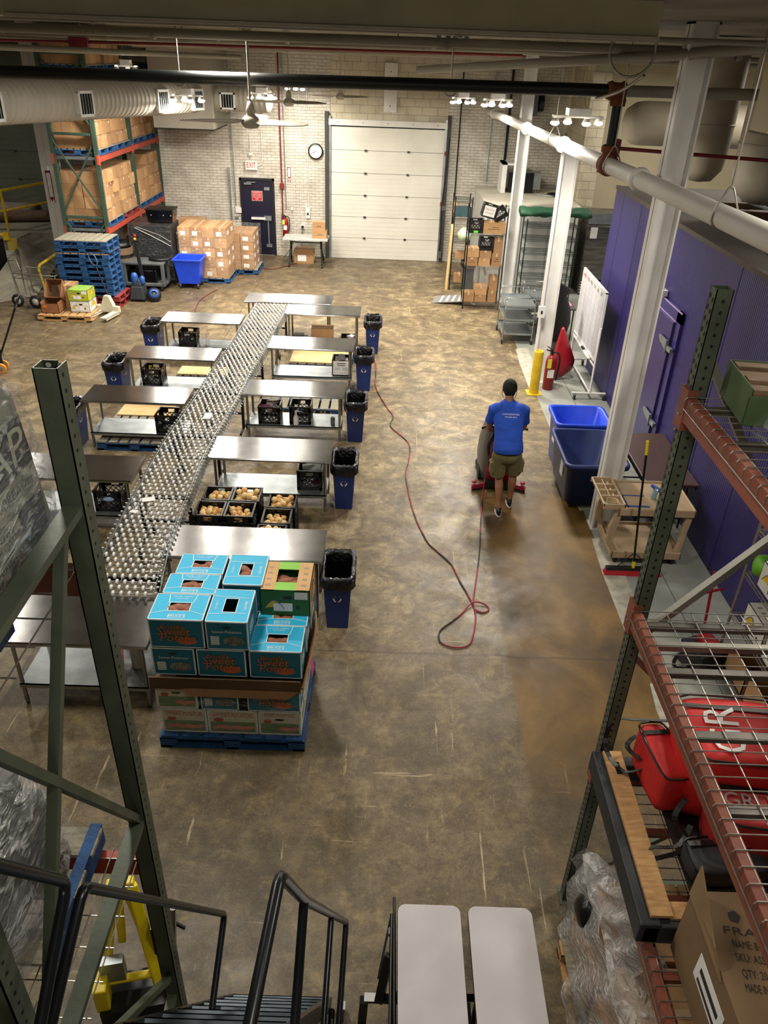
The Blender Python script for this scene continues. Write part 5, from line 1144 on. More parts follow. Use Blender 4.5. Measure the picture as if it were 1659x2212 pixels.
spbox('open teal logo box at front left of the top tier', -1.58, 4.83, zt, .43, .33, .28, 'logo'); spuds(-1.58, 4.84, zt+.242, 4, .07, .02, 'sweet potato in the front left top box', 'sweet potatoes in front left top box')
spbox('open teal box at middle left of the top tier', -1.55, 5.14, zt, .43, .27, .28, 'none'); spuds(-1.55, 5.14, zt+.242, 4, .07, .02, 'sweet potato in the middle left top box', 'sweet potatoes in middle left top box')
spbox('open teal box at back left of the top tier', -1.53, 5.43, zt, .4, .29, .28, 'none'); spuds(-1.53, 5.43, zt+.242, 4, .07, .02, 'sweet potato in the back left top box', 'sweet potatoes in back left top box')
spbox('empty teal box with torn flaps, front centre of the top tier', -1.18, 4.87, zt, .33, .42, .28, 'end')
o = spbox('open teal box turned sideways at back centre of the top tier', -1.14, 5.37, zt, .33, .44, .28, 'end'); spuds(-1.14, 5.37, zt+.242, 3, .03, .06, 'sweet potato in the sideways back centre box', 'sweet potatoes in back centre box')
# banana box
def bananabox(label, x, y, z, w=.42, d=.42, h=.27, rz=0, open_=True, mm_=None, tp=None, yel=True):
    t = thing('banana_box', label, 'box', (x, y, z), rz); gr = mat('banana_box_green', '2c6a2e', .6, 0, '245a28', 4); kr = tp or mat('banana_box_kraft', 'c4a06c', .75, 0, 'b48f5d', 5)
    b = B(mm_ or gr); b.bx(-w/2, w/2, -d/2, -d/2+.006, 0, h).bx(-w/2, w/2, d/2-.006, d/2, 0, h).bx(-w/2, w/2, -d/2, d/2, 0, .006).use(kr if mm_ is None else mm_).bx(w/2-.006, w/2, -d/2, d/2, 0, h).bx(-w/2, -w/2+.006, -d/2, d/2, 0, h)
    yl = mat('banana_yellow', 'e0b714', .6); b.use(yl)
    def ban(T, s):
        n = 10; p = [(-s*.6+s*1.2*k/n, s*.1*math.sin(PI*k/n)) for k in range(n+1)]+[(s*.6-s*1.2*k/n, s*.62*math.sin(PI*k/n)) for k in range(n+1)]
        b.use(yl)
        for k in range(n): b.add([(p[k][0], p[k][1], .001), (p[k+1][0], p[k+1][1], .001), (p[2*n-k][0], p[2*n-k][1], .001), (p[2*n+1-k][0], p[2*n+1-k][1], .001)], [(0, 1, 2, 3)], False, T)
        b.use(mat('banana_outline', '2b4a8a', .6)); b.tube([T @ V((q[0], q[1], .002)) for q in p[n+1:]], .003, 4)
    ban(FR(-w*.22, -d/2-.002, h*.3), w*.33); ban(basis((w/2+.002, 0, h*.35), (0, 1, 0), (0, 0, 1)), d*.5); ban(basis((-w/2-.002, d*.15, h*.38), (0, -1, 0), (0, 0, 1)), d*.36)
    b.use(blackp).disc(FR(w*.05, -d/2-.003, h*.72), .04, 14, .018).disc(FR(w*.25, -d/2-.003, h*.35), .018, 12).disc(basis((-w/2-.003, -d*.15, h*.55), (0, -1, 0), (0, 0, 1)), .035, 14, .012).disc(basis((-w/2-.003, -d*.25, h*.3), (0, -1, 0), (0, 0, 1)), .018, 14)
    b.use(paper).c(-.02*1, -d/2-.003, h*.35, .16, .002, .08).c(w*.32, -d/2-.003, h*.8, .11, .002, .07)
    b.use(_MC.get('box_leaf_print')).c(-w/2-.002, -d*.05, h*.25, .002, .05, .04).c(-w/2-.002, -d*.3, h*.8, .002, .06, .03)
    b.build('carton_body', t)
    b = B(kr); ow, od = w*.42, d*.45; zt_ = h
    b.bx(-w/2, -ow/2, -d/2, d/2, zt_-.006, zt_).bx(ow/2, w/2, -d/2, d/2, zt_-.006, zt_); b.use(mat('lime_flap', '7fbf3a', .6)).bx(-ow/2, ow/2, od/2, d/2, zt_-.006, zt_-.001).bx(-ow/2, ow/2, -d/2, -od/2, zt_-.006, zt_-.001)
    if not open_: b.use(kr).bx(-ow/2, ow/2, -od/2, od/2, zt_-.008, zt_-.004)
    b.use(mat('faint_print', '9c8a7c', .7))
    for sx in (-1, 1):
        for k in range(4): b.c(sx*w*.36, -d*.32+k*d*.2, zt_+.001, .04, .025, .001)
    b.build('lid_panel', t)
    if open_: B(dark).bx(-w/2+.01, w/2-.01, -d/2+.01, d/2-.01, h-.16, h-.155).build('inner_shade_sheet', t)  # black sheet imitates the shaded inside of an open box
    return t
bananabox('green and kraft banana box full of sweet potatoes on the pallet', -.78, 5.33, zt-.01)
for k in range(3): spuds(-.78, 5.24+k*.07, zt+.17+(k == 1)*.025, 4, .075, .02, 'dark sweet potato inside the banana box', 'sweet potatoes in the banana box')
pallet('blue pallet under the stack of sweet potato boxes', -1.21, Y0+.46, 0, 1.24, 1.02, .14, bluepal, bluepal)
tag(B(mat('pink_paper', 'e04f9c', .6)).add([(0, 0, 0), (.01, .1, 0), (.03, .09, -.2), (.02, .02, -.26)], [(0, 1, 2, 3), (3, 2, 1, 0)]).build('pink_slip', loc=(-.585, 5.1, .64)), 'bright pink slip on right side of the sweet potato pallet', 'paper')
w_ = B(wrap); w_.grid(lambda u, v: (-.6+.012*math.sin(v*20+u*7)+.01, Y0-.01+u*1.0, .1+v*.6), 16, 8); w_.grid(lambda u, v: (-1.83+u*1.22, Y0-.02+.008*math.sin(u*23+v*5), .12+v*.5), 16, 8); o = tag(w_.build('stretch_wrap'), 'clear stretch wrap around lower tiers of sweet potato pallet', 'plastic wrap')
# ================================================================ back left
def rack_upright(parent, x0, x1, y, h, m, w=.08, along='x', holes=True, name='upright_post', braces=True, n=4, z0=.2):
    for q in (x0, x1):
        c_ = (q, y) if along == 'x' else (y, q)
        b = B(m); X_, Y_ = c_; hw = w/2
        b.bx(X_-hw, X_+hw, Y_-hw, Y_-hw+.004, 0, h).bx(X_-hw, X_+hw, Y_+hw-.004, Y_+hw, 0, h).bx(X_-hw, X_-hw+.004, Y_-hw, Y_+hw, 0, h).bx(X_+hw-.004, X_+hw, Y_-hw, Y_+hw, 0, h)
        b.bx(X_-hw-.02, X_+hw+.02, Y_-hw-.03, Y_+hw+.03, 0, .008)
        if holes:
            b.use(dark); k = 0; z = .08
            while z < h-.05:
                if X_-0 > 0: fx = X_-hw-.0015
                else: fx = X_+hw+.0015
                n_ = (1, 0, 0) if X_ < 0 else (-1, 0, 0)
                b.disc(basis((fx, Y_, z), (0, n_[0], 0), (0, 0, 1)), .009, 6, .009) if holes == 1 else b.disc(basis((fx, Y_-.018, z), (0, n_[0], 0), (0, 0, 1)), .008, 6, .013).disc(basis((fx, Y_+.018, z+.012), (0, n_[0], 0), (0, 0, 1)), .008, 6, .013)
                if holes == 2: b.disc(FR(X_, Y_-hw-.0015, z), .008, 6, .009)
                z += .05; k += 1
        b.build(name, parent)
t = thing('pallet_rack', 'tall green and red pallet rack loaded with cartons against the brick wall', 'rack', (0, 0, 0))
RX0, RX1 = -7.42, -6.48
for y in (18.24, 20.72, 23.0): rack_upright(t, RX0, RX1, y, 5.3 if y < 19 else 5.2, greenfar, .085, 'x', 2)
b = B(greenfar)
for z0 in (.15, 1.45, 2.0, 3.2, 3.55): pass
for za, zb_ in ((.3, 1.75), (1.85, 3.4), (3.62, 5.0)): B(greenfar).bar((RX0, 18.24, za), (RX1, 18.24, zb_), .04, .03).build('diagonal_brace', t); B(greenfar).bar((RX0, 18.22, zb_), (RX1, 18.22, za), .04, .03).build('diagonal_brace', t)
for z in (.3, 1.8, 3.5, 5.0): B(greenfar).bar((RX0, 18.24, z), (RX1, 18.24, z), .06, .05).build('cross_brace', t)
for z in (1.52, 3.02, 4.62):
    for xx in (RX1+.02, RX0-.02):
        b = B(orangered)
        for ya, yb_ in ((18.28, 20.68), (20.76, 22.98)): b.bx(xx-.02, xx+.02, ya, yb_, z-.07, z+.04)
        for yy in (18.24, 20.72, 23.0): b.bx(xx-.025, xx+.025, yy-.05, yy+.05, z-.12, z+.08)
        b.build('load_beam', t)
    B(galv).bx(RX0, RX1, 18.26, 18.3, z-.03, z+.03).build('end_tie', t)
pn = 0
for zi, z in enumerate((1.57, 3.07, 4.67)):
    lv = ('lower', 'upper', 'top')[zi]
    for pi, yc in enumerate((18.87, 20.08, 21.32, 22.42)):
        bay = ('nearest', 'second', 'third', 'farthest')[pi]
        pm_ = redpal if (zi == 0 and pi == 1) else bluepal
        pallet('%s pallet on the %s shelf of the tall loaded rack, %s from the aisle' % ('red' if pm_ is redpal else 'blue', lv, bay), -6.93, yc, z, .98, 1.1, .13, pm_, greywood)
        hts = (4, 4, 3, 4) if zi == 0 else ((4, 4, 4, 4) if zi == 1 else (2, 2, 2, 2))
        lay = hts[pi]
        if zi == 2 and pi > 1: continue
        for L_ in range(lay):
            hz = .26; zz = z+.135+L_*hz
            for j in range(3):
                yy = yc-.36+j*.36; off = random.uniform(-.03, .025)
                carton('brown carton facing the aisle, %s shelf of tall rack, %s pallet' % (lv, bay), -6.72+off, yy+random.uniform(-.006, .006), zz, .48, .345, hz-.004, random.uniform(-.03, .03), (card, card2, card)[(j+L_) % 3], 'cartons on the %s rack shelf, %s pallet, aisle side' % (lv, bay), False, 'cardboard_box', sticker=2 if random.random() < .7 else False)
                if (pi == 0 and j == 0):
                    for q in range(2): carton('brown carton on end of the %s shelf facing the camera' % lv, -7.08-q*.24, yy, zz, .235, .345, hz-.004, 0, card, 'cartons at the near end of the %s rack shelf' % lv, False)
                elif pi in (0,): carton('brown carton at inner side of %s shelf of the tall rack' % lv, -7.2, yy, zz, .46, .345, hz-.004, 0, card, 'inner cartons on the %s rack shelf' % lv, False)
# boxes under the rack (ground level)
for k, (x, y, z, sx, sy, sz) in enumerate(((-6.75, 20.2, 0, .5, .5, .9), (-6.7, 21.0, 0, .5, .6, 1.25), (-6.8, 21.9, 0, .6, .7, 1.2), (-6.7, 22.6, 0, .5, .4, .9))):
    carton(('tall brown carton under the loaded rack, nearest', 'tall brown carton under the loaded rack, second', 'wide brown carton under the loaded rack, third', 'brown carton under the loaded rack, by the wall')[k], x, y, z, sx, sy, sz, .05, (card3, card)[k % 2])
# pallet stack
for k in range(11):
    mm_, tt = ((redpal, redpal) if k < 2 else (bluepal, bluepal))
    if k == 8: mm_, tt = bluepal, wood
    if k == 10: mm_, tt = bluepal, greywood
    pallet(('lowest red pallet', 'second red pallet', 'lowest blue pallet', 'second blue pallet', 'third blue pallet', 'fourth blue pallet', 'fifth blue pallet', 'sixth blue pallet', 'wood-topped blue pallet', 'pallet second from top', 'topmost weathered pallet')[k]+' of the tall pallet stack beside the tall rack', -6.8+random.uniform(-.02, .02)+(.1 if k < 2 else 0), 17.72+random.uniform(-.02, .02), k*.135, 1.16, .84, .133, mm_, tt, random.uniform(-.02, .02))
# wood pallet with cartons and banana boxes
pallet('bare wood pallet on floor carrying cartons and banana boxes', -7.0, 16.75, 0, 1.15, 1.0, .13, wood, wood)
def openbox(label, x, y, z, w, d, h, m=card, rz=0, tilt=0):
    b = B(m); e = .008
    b.bx(-w/2, w/2, -d/2, d/2, 0, e).bx(-w/2, -w/2+e, -d/2, d/2, 0, h).bx(w/2-e, w/2, -d/2, d/2, 0, h).bx(-w/2, w/2, -d/2, -d/2+e, 0, h*.82).bx(-w/2, w/2, d/2-e, d/2, 0, h); b.use(card3).bx(-w/2+e, w/2-e, -d/2+e, d/2-e, e, e+.003)
    o = tag(b.build('open_carton', loc=(x, y, z)), label, 'box'); o.rotation_euler = (tilt, 0, rz); return o
openbox('open brown produce carton with orange sticker on the bare pallet', -7.32, 16.6, .135, .38, .46, .24, mat('reddish_card', '8d5f3c', .8, 0, '7a4e30', 4))
openbox('open brown carton tipped forward on top of another carton', -7.3, 16.9, .42, .36, .4, .3, mat('reddish_card2', '8d5f3c', .8), 0, .9)
carton('tall brown carton behind the tipped open carton on bare pallet', -7.08, 16.98, .135, .3, .4, .5, 0, card)
tag(B(mat('orange_sticker', 'e07a1e', .6)).c(0, 0, 0, .08, .003, .05).build('sticker', loc=(-7.42, 16.367, .28)), 'orange sticker on open brown produce carton', 'sticker')
bananabox('yellow banana box with white lower half on the bare pallet', -6.72, 16.75, .135, .42, .45, .23, 0, False, whb if False else mat('white_banana_box', 'd9d9d2', .6), mat('white_lid', 'd9d9d2', .6))
bananabox('green-topped banana box stacked on the white banana box', -6.74, 16.77, .37, .44, .45, .23, 0, False, mat('green_banana_box', 'b7b52c', .6, 0, '7b9a2c', 3), mat('green_lid', '8fae4e', .6))
# pallet jacks
def jack(label, loc, rz, body, hm, fork=1.0, handle_tip=(0, -.45, 1.15), loop=blackp):
    t = thing('pallet_jack', label, 'pallet jack', loc, rz)
    b = B(body)
    for s in (-1, 1): b.bx(s*.2-.075, s*.2+.075, .1, .1+fork, .07, .1).bx(s*.2-.075, s*.2-.065, .1, .1+fork, .04, .1).bx(s*.2+.065, s*.2+.075, .1, .1+fork, .04, .1)
    b.build('fork', t, .004)
    b = B(body); b.bx(-.27, .27, .02, .12, .06, .2).taper(0, .06, .2, .42, .3, .12, .12, .1); b.build('body', t, .01)
    b = B(blackm); b.cyl((0, -.02, .1), (0, -.02, .42), .035, 12); b.tube([(0, -.03, .3), handle_tip], .018, 8); b.build('pump', t)
    h = V(handle_tip); d_ = (h-V((0, -.03, .3))).normalized(); u_ = V((1, 0, 0)); b = B(hm)
    b.tube(smoothpath([h, h+d_*.06+u_*.07, h+d_*.2+u_*.08, h+d_*.27+u_*.0, h+d_*.2-u_*.08, h+d_*.06-u_*.07, h], 5), .014, 8); b.build('handle', t)
    for s in (-1, 1):
        b = B(mat('orange_wheel', 'c98a3a', .5)); b.cyl((s*.09-.025, -.02, .09), (s*.09+.025, -.02, .09), .09, 18); b.use(galv).cyl((s*.09-.027, -.02, .09), (s*.09+.027, -.02, .09), .04, 12); b.build('wheel', t)
    return t
jack('cream pallet jack with orange wheels beside the banana boxes', (-6.22, 16.95, 0), R_(168), mat('cream_jack', 'cfc9b4', .5, 0, 'b8b29c', 5), mat('bluegrey_handle', '3f5878', .5), .55, (.28, -.12, 1.0))
# floor machine / blue black vacuum
t = thing('floor_scrubber', 'small blue and black upright machine with red-knobbed handle beside the pallet stack', 'scrubber', (-5.9, 18.1, 0))
b = B(mat('dark_grey_shell', '2d3236', .4)); b.taper(0, 0, .05, .35, .36, .4, .26, .3).taper(0, 0, .35, .5, .22, .26, .14, .2); b.build('base_shell', t, .02)
b = B(mat('blue_shell', '1d4c96', .4)); b.lathe([(0, 0), (.07, 0), (.08, .05), (.08, .2), (.05, .26), (0, .27)], (-.05, -.05, .38), n=14).lathe([(0, 0), (.05, 0), (.06, .04), (.06, .16), (0, .2)], (.12, -.02, .38), n=12); b.build('tank', t)
b = B(blackp); b.bar((.1, .1, .4), (.0, .2, 1.3), .07, .05).tube([(-.1, .2, 1.28), (.1, .2, 1.32)], .03, 8); b.use(red).sph((0, .19, 1.42), .04, 10); b.use(mat('gold_knob', 'd4a030', .4)).sph((0, .18, 1.35), .035, 8); b.build('handle_column', t)
b = B(blackp); b.lathe([(.0, -.1), (.14, -.1), (.17, -.06), (.17, .02), (.1, .06), (0, .06)], (.36, -.05, .15), (.3, -.8, .5), 18); b.use(_MC['blue_shell']).lathe([(.09, .07), (.11, .08), (.11, .1), (.06, .11)], (.36, -.05, .15), (.3, -.8, .5), 16); b.build('wheel_cover', t)
# yellow tube, wire cart
t = thing('garden_cart', 'wire-frame hand cart with two spoked rubber wheels near the ramp', 'cart', (-8.0, 17.5, 0), R_(-8))
b = B(greylt); b.tube([(-.42, -.1, .2), (-.55, -.1, .95), (-.35, -.1, .98), (-.3, -.1, .78)], .014, 8)
for z in (.62, .72): b.tube([(-.42, -.25, z), (.6, -.25, z), (.6, .35, z), (-.42, .35, z)], .01, 6, True)
for x, y in ((-.42, -.25), (-.1, -.25), (.25, -.25), (.6, -.25), (-.42, .35), (.6, .35)): b.tube([(x, y, .74), (x+.06, y, .14)], .011, 6)
b.tube([(-.35, -.25, .16), (.62, -.25, .16)], .01, 6).tube([(-.35, .3, .16), (.62, .3, .16)], .01, 6).tube([(-.3, -.28, .12), (.1, -.28, .12)], .01, 6); b.build('frame', t)
for x in (-.35, .08):
    b = B(rubber).lathe([(.09, -.03), (.13, -.035), (.145, 0), (.13, .035), (.09, .03)], (x, -.33, .14), (0, -1, .0), 20); b.use(whitem).lathe([(0, -.03), (.03, -.03), (.09, -.01), (.09, .01), (0, .02)], (x, -.33, .14), (0, -1, 0), 16); b.build('wheel', t)
b = B(yellow).tube([(0, 0, 0), (-.03, .0, .5), (.0, .02, .62), (.35, .9, 1.05)], .035, 8).tube([(.0, .02, .62), (-.03, .05, 1.0)], .02, 8) if False else B(yellow).tube([(.1, 0, .02), (.02, 0, .62), (.06, .03, .7), (.55, .7, 1.02)], .032, 10); tag(b.build('guard_rail', loc=(-8.25, 18.2, 0)), 'short bent yellow guard rail between hand cart and pallet stack', 'rail')
# raised loading platform with rails
conc = mat('grey_concrete', '8b8677', .85, 0, '6c6759', 1.6, .1, 12)
b = B(conc); b.bx(-16, -9.25, 19.6, 25.2, 0, .98).bx(-9.25, -8.62, 20.4, 25.2, 0, .98); b.prism([(-9.55, 19.6), (-8.55, 19.6), (-8.3, 18.4), (-9.6, 18.2)], 0, .02)
b.add([(-9.25, 19.6, .98), (-9.25, 19.6, 0), (-8.5, 17.9, 0), (-8.6, 21.4, .98), (-8.6, 21.4, 0)], [(0, 1, 2), (0, 2, 4, 3)][:1]+[(0, 2, 4, 3)])
b.add([(-9.3, 19.55, .75), (-9.3, 17.0, 0.01), (-8.35, 18.1, 0.01), (-8.6, 20.6, .4)], [(0, 1, 2, 3), (3, 2, 1, 0)])
struct(b.build('floor'), 'raised grey concrete loading platform at left')
b = B(mat('yellow_edge', 'c9b04a', .7)).bx(-9.5, -9.25, 19.57, 19.6, .7, .98); b.use(brick).bx(-9.55, -9.2, 19.5, 19.58, 0, .7); struct(b.build('trim_4'))
b = B(dark).bx(-16, -9.6, 19.4, 19.59, 0, .96); b.prism([(-16, 17.5), (-9.75, 17.2), (-9.55, 19.5), (-16, 19.5)], 0.004, .01); struct(b.build('pit_dark_sheets'))  # black slab and floor sheet imitate the shade of the dock pit
t = thing('guard_rail', 'yellow pipe railing on the raised loading platform at left', 'railing', (0, 0, 0))
b = B(yellow); P_ = lambda x, y, z: (x, y, z)
b.tube([(-12.5, 20.5, 1.95), (-9.95, 20.5, 1.95), (-9.85, 20.55, 1.93), (-8.75, 23.6, 1.95)], .035, 10).tube([(-12.5, 20.5, 1.45), (-9.9, 20.5, 1.45), (-8.75, 23.6, 1.45)], .03, 8); b.build('rail', t)
for x, y in ((-9.86, 20.52), (-9.1, 22.6), (-11.4, 20.5)): B(yellow).cyl((x, y, .98), (x, y, 1.95), .033, 10).build('post', t)
b = B(yellow).tube([(-11, 18.6, 1.05), (-9.9, 19.1, 1.12), (-9.5, 19.45, 1.1)], .035, 8).c(-9.45, 19.5, 1.05, .14, .1, .18); tag(b.build('guard_rail'), 'sloping yellow handrail end at the platform corner', 'railing')
rug = mat('brown_carpet', '6a5444', .95, 0, '574435', 12, .4, 60)
b = B(rug); b.loft([[(-10.6+.2*k, 21.6+.24*math.cos(2*PI*j/12)+.05*k, .98+.14+.14*math.sin(2*PI*j/12)) for j in range(12)] for k in range(8)]); b.use(mat('grey_pad', '7d7468', .9)); b.loft([[(-11.2+.25*k, 22.1+.3*math.cos(2*PI*j/10), 1.2+.2*math.sin(2*PI*j/10)) for j in range(10)] for k in range(7)]); tag(b.build('rolled_carpet'), 'rolled brown carpet lying on the raised platform', 'carpet')
# dark wrapped load, grey cart, blue truck
t = thing('wrapped_pallet_load', 'black plastic crates wrapped in film under the tall rack end', 'pallet load', (-5.92, 19.95, 0))
b = B(mat('black_gaylord', '0e0e10', .35, 0, '08080a', 4)); b.bx(-.5, .5, -.4, .5, .1, 1.42); b.build('crate_stack', t, .02)
b = B(wrap0); b.bx(-.52, .52, -.42, .52, .12, 1.43); b.use(mat('wrap_strand', 'c8c8c8', .2)); b.tube([(-.35, -.43, 1.36), (.1, -.43, 1.15), (.5, -.43, .95)], .008, 5).tube([(-.3, -.43, 1.38), (.25, -.43, 1.2), (.5, -.43, 1.05)], .005, 5); b.build('film', t)
t = thing('black_tote', 'glossy black tote on top of the film-wrapped black load', 'tote', (-5.7, 20.0, 1.44)); B(mat('gloss_black', '09090b', .15)).taper(0, 0, 0, .3, .6, .4, .68, .46).build('tote_body', t, .015)
b = B(blackp).c(0, 0, .31, .7, .48, .03); b.use(galv)
for x in (-.2, .1, .28): b.c(x, -.235, .18, .03, .006, .03)
b.build('lid', t)
b = B(card3).lathe([(.28, 0), (.3, .02), (.3, .95), (.27, .95)], n=18); b.use(blackp).lathe([(.302, .72), (.302, .8)], n=18).sph((0, 0, .98), .24, 12, (1, 1, .5), None, .1); tag(b.build('fibre_drum', loc=(-6.62, 19.3, 0)), 'brown fibre drum with black bag between pallet stack and black load', 'drum')
t = thing('utility_cart', 'grey plastic utility cart beside the bright blue bin cart', 'cart', (-5.98, 19.15, 0))
gp = mat('grey_cart', '585c5d', .5, 0, '4a4e4f', 5)
B(gp).bx(-.5, .5, -.3, .3, .62, .68).build('top_shelf', t, .02); B(gp).bx(-.5, .5, -.3, .3, .12, .2).build('bottom_shelf', t, .02)
for sx in (-1, 1):
    for sy in (-1, 1): B(gp).bx(min(sx*.5, sx*.42), max(sx*.5, sx*.42), min(sy*.3, sy*.2), max(sy*.3, sy*.2), .15, .65).build('corner_post', t, .015); b = B(rubber).cyl((sx*.4-.02, sy*.22, .055), (sx*.4+.02, sy*.22, .055), .055, 12); b.use(galv).c(sx*.4, sy*.22, .1, .05, .05, .03); b.build('caster', t)
tag(B(mat('gloss_black2', '0a0a0c', .25)).bx(-.38, .3, -.26, .26, .2, .5).build('black_case', None, .02, (-5.98, 19.15, 0)), 'shiny black case inside the grey plastic utility cart', 'case')

b = B(blackp).lathe([(.24, 0), (.27, .02), (.25, .05), (0, .05)], (0, 0, 0), n=20, sy=.7); tag(b.build('oval_lid', loc=(-5.65, 19.2, .69)), 'dark oval lid lying on the grey plastic cart', 'lid')
t = thing('bin_cart', 'bright blue plastic bin cart on casters beside wrapped cartons', 'cart', (-4.98, 19.45, 0))
b = B(bluetub); w, d = .62, .62
b.loft([[(sx*w/2*k+0, sy*d/2*k, z) for sx, sy in ((-1, -1), (1, -1), (1, 1), (-1, 1))] for k, z in ((.78, .12), (1.05, .68), (1.15, .68), (1.17, .73), (1.0, .73), (.76, .16))], True, False); b.build('tub_body', t, .015)
for sx in (-1, 1):
    for sy in (-1, 1): b = B(rubber).cyl((sx*.22-.015, sy*.22, .05), (sx*.22+.015, sy*.22, .05), .05, 12); b.use(galv).c(sx*.22, sy*.22, .1, .04, .05, .03); b.build('caster', t)
# wrapped carton pallet: individual cartons
pallet('blue pallet under the wrapped stack of labelled cartons', -4.72, 20.4, 0, 1.25, 1.1, .13)
for L_ in range(5):
    for j in range(4):
        for r_ in range(2):
            lab = ('bottom', 'second', 'third', 'fourth', 'top')[L_]
            if r_ == 1: pass
            carton('brown carton with white label, %s layer of wrapped stack, %s row' % (lab, ('front', 'rear')[r_]), -4.72-.45+j*.3, 20.4-.27+r_*.54, .135+L_*.243, .295, .52, .238, 0, (card2, card)[(L_+j) % 2], 'cartons of the wrapped stack, %s layer %s row' % (lab, ('front', 'rear')[r_]), True, sticker=1 if (j+L_) % 3 else False)
o = tag(B(wrap).bx(-.63, .63, -.56, .56, 0, 1.16).build('stretch_wrap', loc=(-4.72, 20.4, .14)), 'clear stretch wrap around stack of labelled cartons', 'plastic wrap')
pallet('blue pallet under the shorter wrapped carton stack', -3.98, 21.35, 0, .9, 1.0, .13)
for L_ in range(4):
    for j in range(2):
        for r_ in range(2):
            lab = ('bottom', 'second', 'third', 'top')[L_]
            carton('brown carton in %s layer of shorter wrapped stack, %s' % (lab, ('front', 'rear')[r_]), -4.13+j*.34, 21.1+r_*.5, .135+L_*.23, .33, .48, .226, 0, card, 'cartons of the shorter stack, %s layer %s' % (lab, ('front', 'rear')[r_]), False, sticker=1 if j else False)
tag(B(wrap).bx(-.4, .4, -.52, .52, 0, 1.0).build('stretch_wrap', loc=(-3.97, 21.35, .14)), 'clear stretch wrap around the shorter carton stack', 'plastic wrap')
carton('loose carton with open top behind the wrapped stacks, by brick wall', -5.35, 21.6, .5, .7, .6, .75, .1, card); carton('brown carton under the loose open one by brick wall', -5.35, 21.6, 0, .75, .65, .5, 0, card3)
b = B(wrap); b.sph((0, 0, 0), .3, 10, (1.3, 1, .5), None, .12); tag(b.build('stretch_wrap', loc=(-5.05, 21.9, 1.3)), 'crumpled clear film on top of the loose open carton', 'plastic wrap')
# folding table at the wall
t = thing('folding_table', 'grey folding table with black casters beside the dock door', 'table', (-2.36, 22.15, 0))
B(mat('grey_laminate', 'b6b9b3', .5)).bx(-.62, .62, -.36, .36, .72, .76).build('tabletop', t, .012)
for sx in (-1, 1):
    b = B(blackm).bar((sx*.42, 0, .72), (sx*.42, 0, .45), .06, .05).bar((sx*.42, 0, .5), (sx*.46, -.3, .08), .045, .04).bar((sx*.42, 0, .5), (sx*.46, .3, .08), .045, .04); l = b.build('leg', t)
    for sy in (-1, 1): B(rubber).cyl((sx*.46-.02, sy*.31, .04), (sx*.46+.02, sy*.31, .04), .04, 10).build('caster', l)
B(blackm).bar((-.42, 0, .62), (.42, 0, .62), .03, .03).build('crossbar', t)
carton('lower carton with purple mark on the grey folding table', -1.98, 22.15, .762, .4, .3, .2, 0, card2, sticker=3)
carton('upper smaller carton stacked on the grey folding table', -2.0, 22.17, .962, .34, .3, .22, .03, card2, sticker=3)
carton('carton with two white labels under the grey folding table', -2.45, 22.5, 0, .55, .4, .38, 0, card, sticker=1)
tag(B(paper).bx(-.35, .35, -.15, .15, 0, .02).build('flat_panel', loc=(-2.4, 22.85, .5)), 'flat pale panels stored behind the grey folding table', 'panel').rotation_euler = (.1, 0, 0)
# cords
cordm = mat('red_black_cord', '921d35', .55, 0, '1c1214', 2.2, contrast=6)
pts = [(-.3, 14.9), (-.22, 14.3), (-.2, 13.7), (-.17, 13.0), (.02, 12.2), (.14, 11.8), (.1, 11.4), (.3, 11.0), (.4, 10.7), (.38, 10.2), (.33, 9.8), (.36, 9.3), (.4, 8.9), (.46, 8.5), (.53, 8.2), (.6, 7.95), (.72, 7.75), (.86, 7.5), (.93, 7.2), (1.0, 6.95), (1.05, 6.74), (1.06, 6.55), (1.02, 6.3), (.95, 6.08), (.8, 6.03), (.66, 6.1), (.66, 6.28), (.8, 6.45), (.92, 6.6), (1.02, 6.74), (1.1, 6.78), (1.2, 6.74), (1.21, 6.66), (1.14, 6.62), (1.06, 6.68), (1.06, 6.85), (1.12, 7.2), (1.2, 7.7), (1.26, 8.2), (1.32, 8.7), (1.36, 9.05)]
P3 = smoothpath([(x, y, .012 if i not in (29, 30) else .03) for i, (x, y) in enumerate(pts)], 6)
P3 += smoothpath([(1.36, 9.05, .012), (1.39, 9.2, .12), (1.43, 9.3, .5), (1.5, 9.35, .9)], 5)[1:]
tag(B(cordm).tube(P3, .0085, 6).build('power_cord'), 'red and black power cord looped on floor leading to the scrubber', 'cord')
cordd = mat('dark_red_cord', '6b2320', .6)
tag(B(cordd).tube(smoothpath([(-4.3, 19.2, .01), (-4.5, 18.2, .01), (-4.3, 17.0, .01), (-3.6, 16.4, .01), (-3.2, 16.6, .01)], 6), .01, 6).build('power_cord'), 'thin red cord on floor behind far steel tables', 'cord')
tag(B(cordd).tube(smoothpath([(-3.6, 21.6, .01), (-3.2, 21.5, .01), (-2.9, 21.9, .01), (-2.6, 22.4, .01)], 6), .01, 6).build('power_cord'), 'thin red cord on floor before the navy door', 'cord')

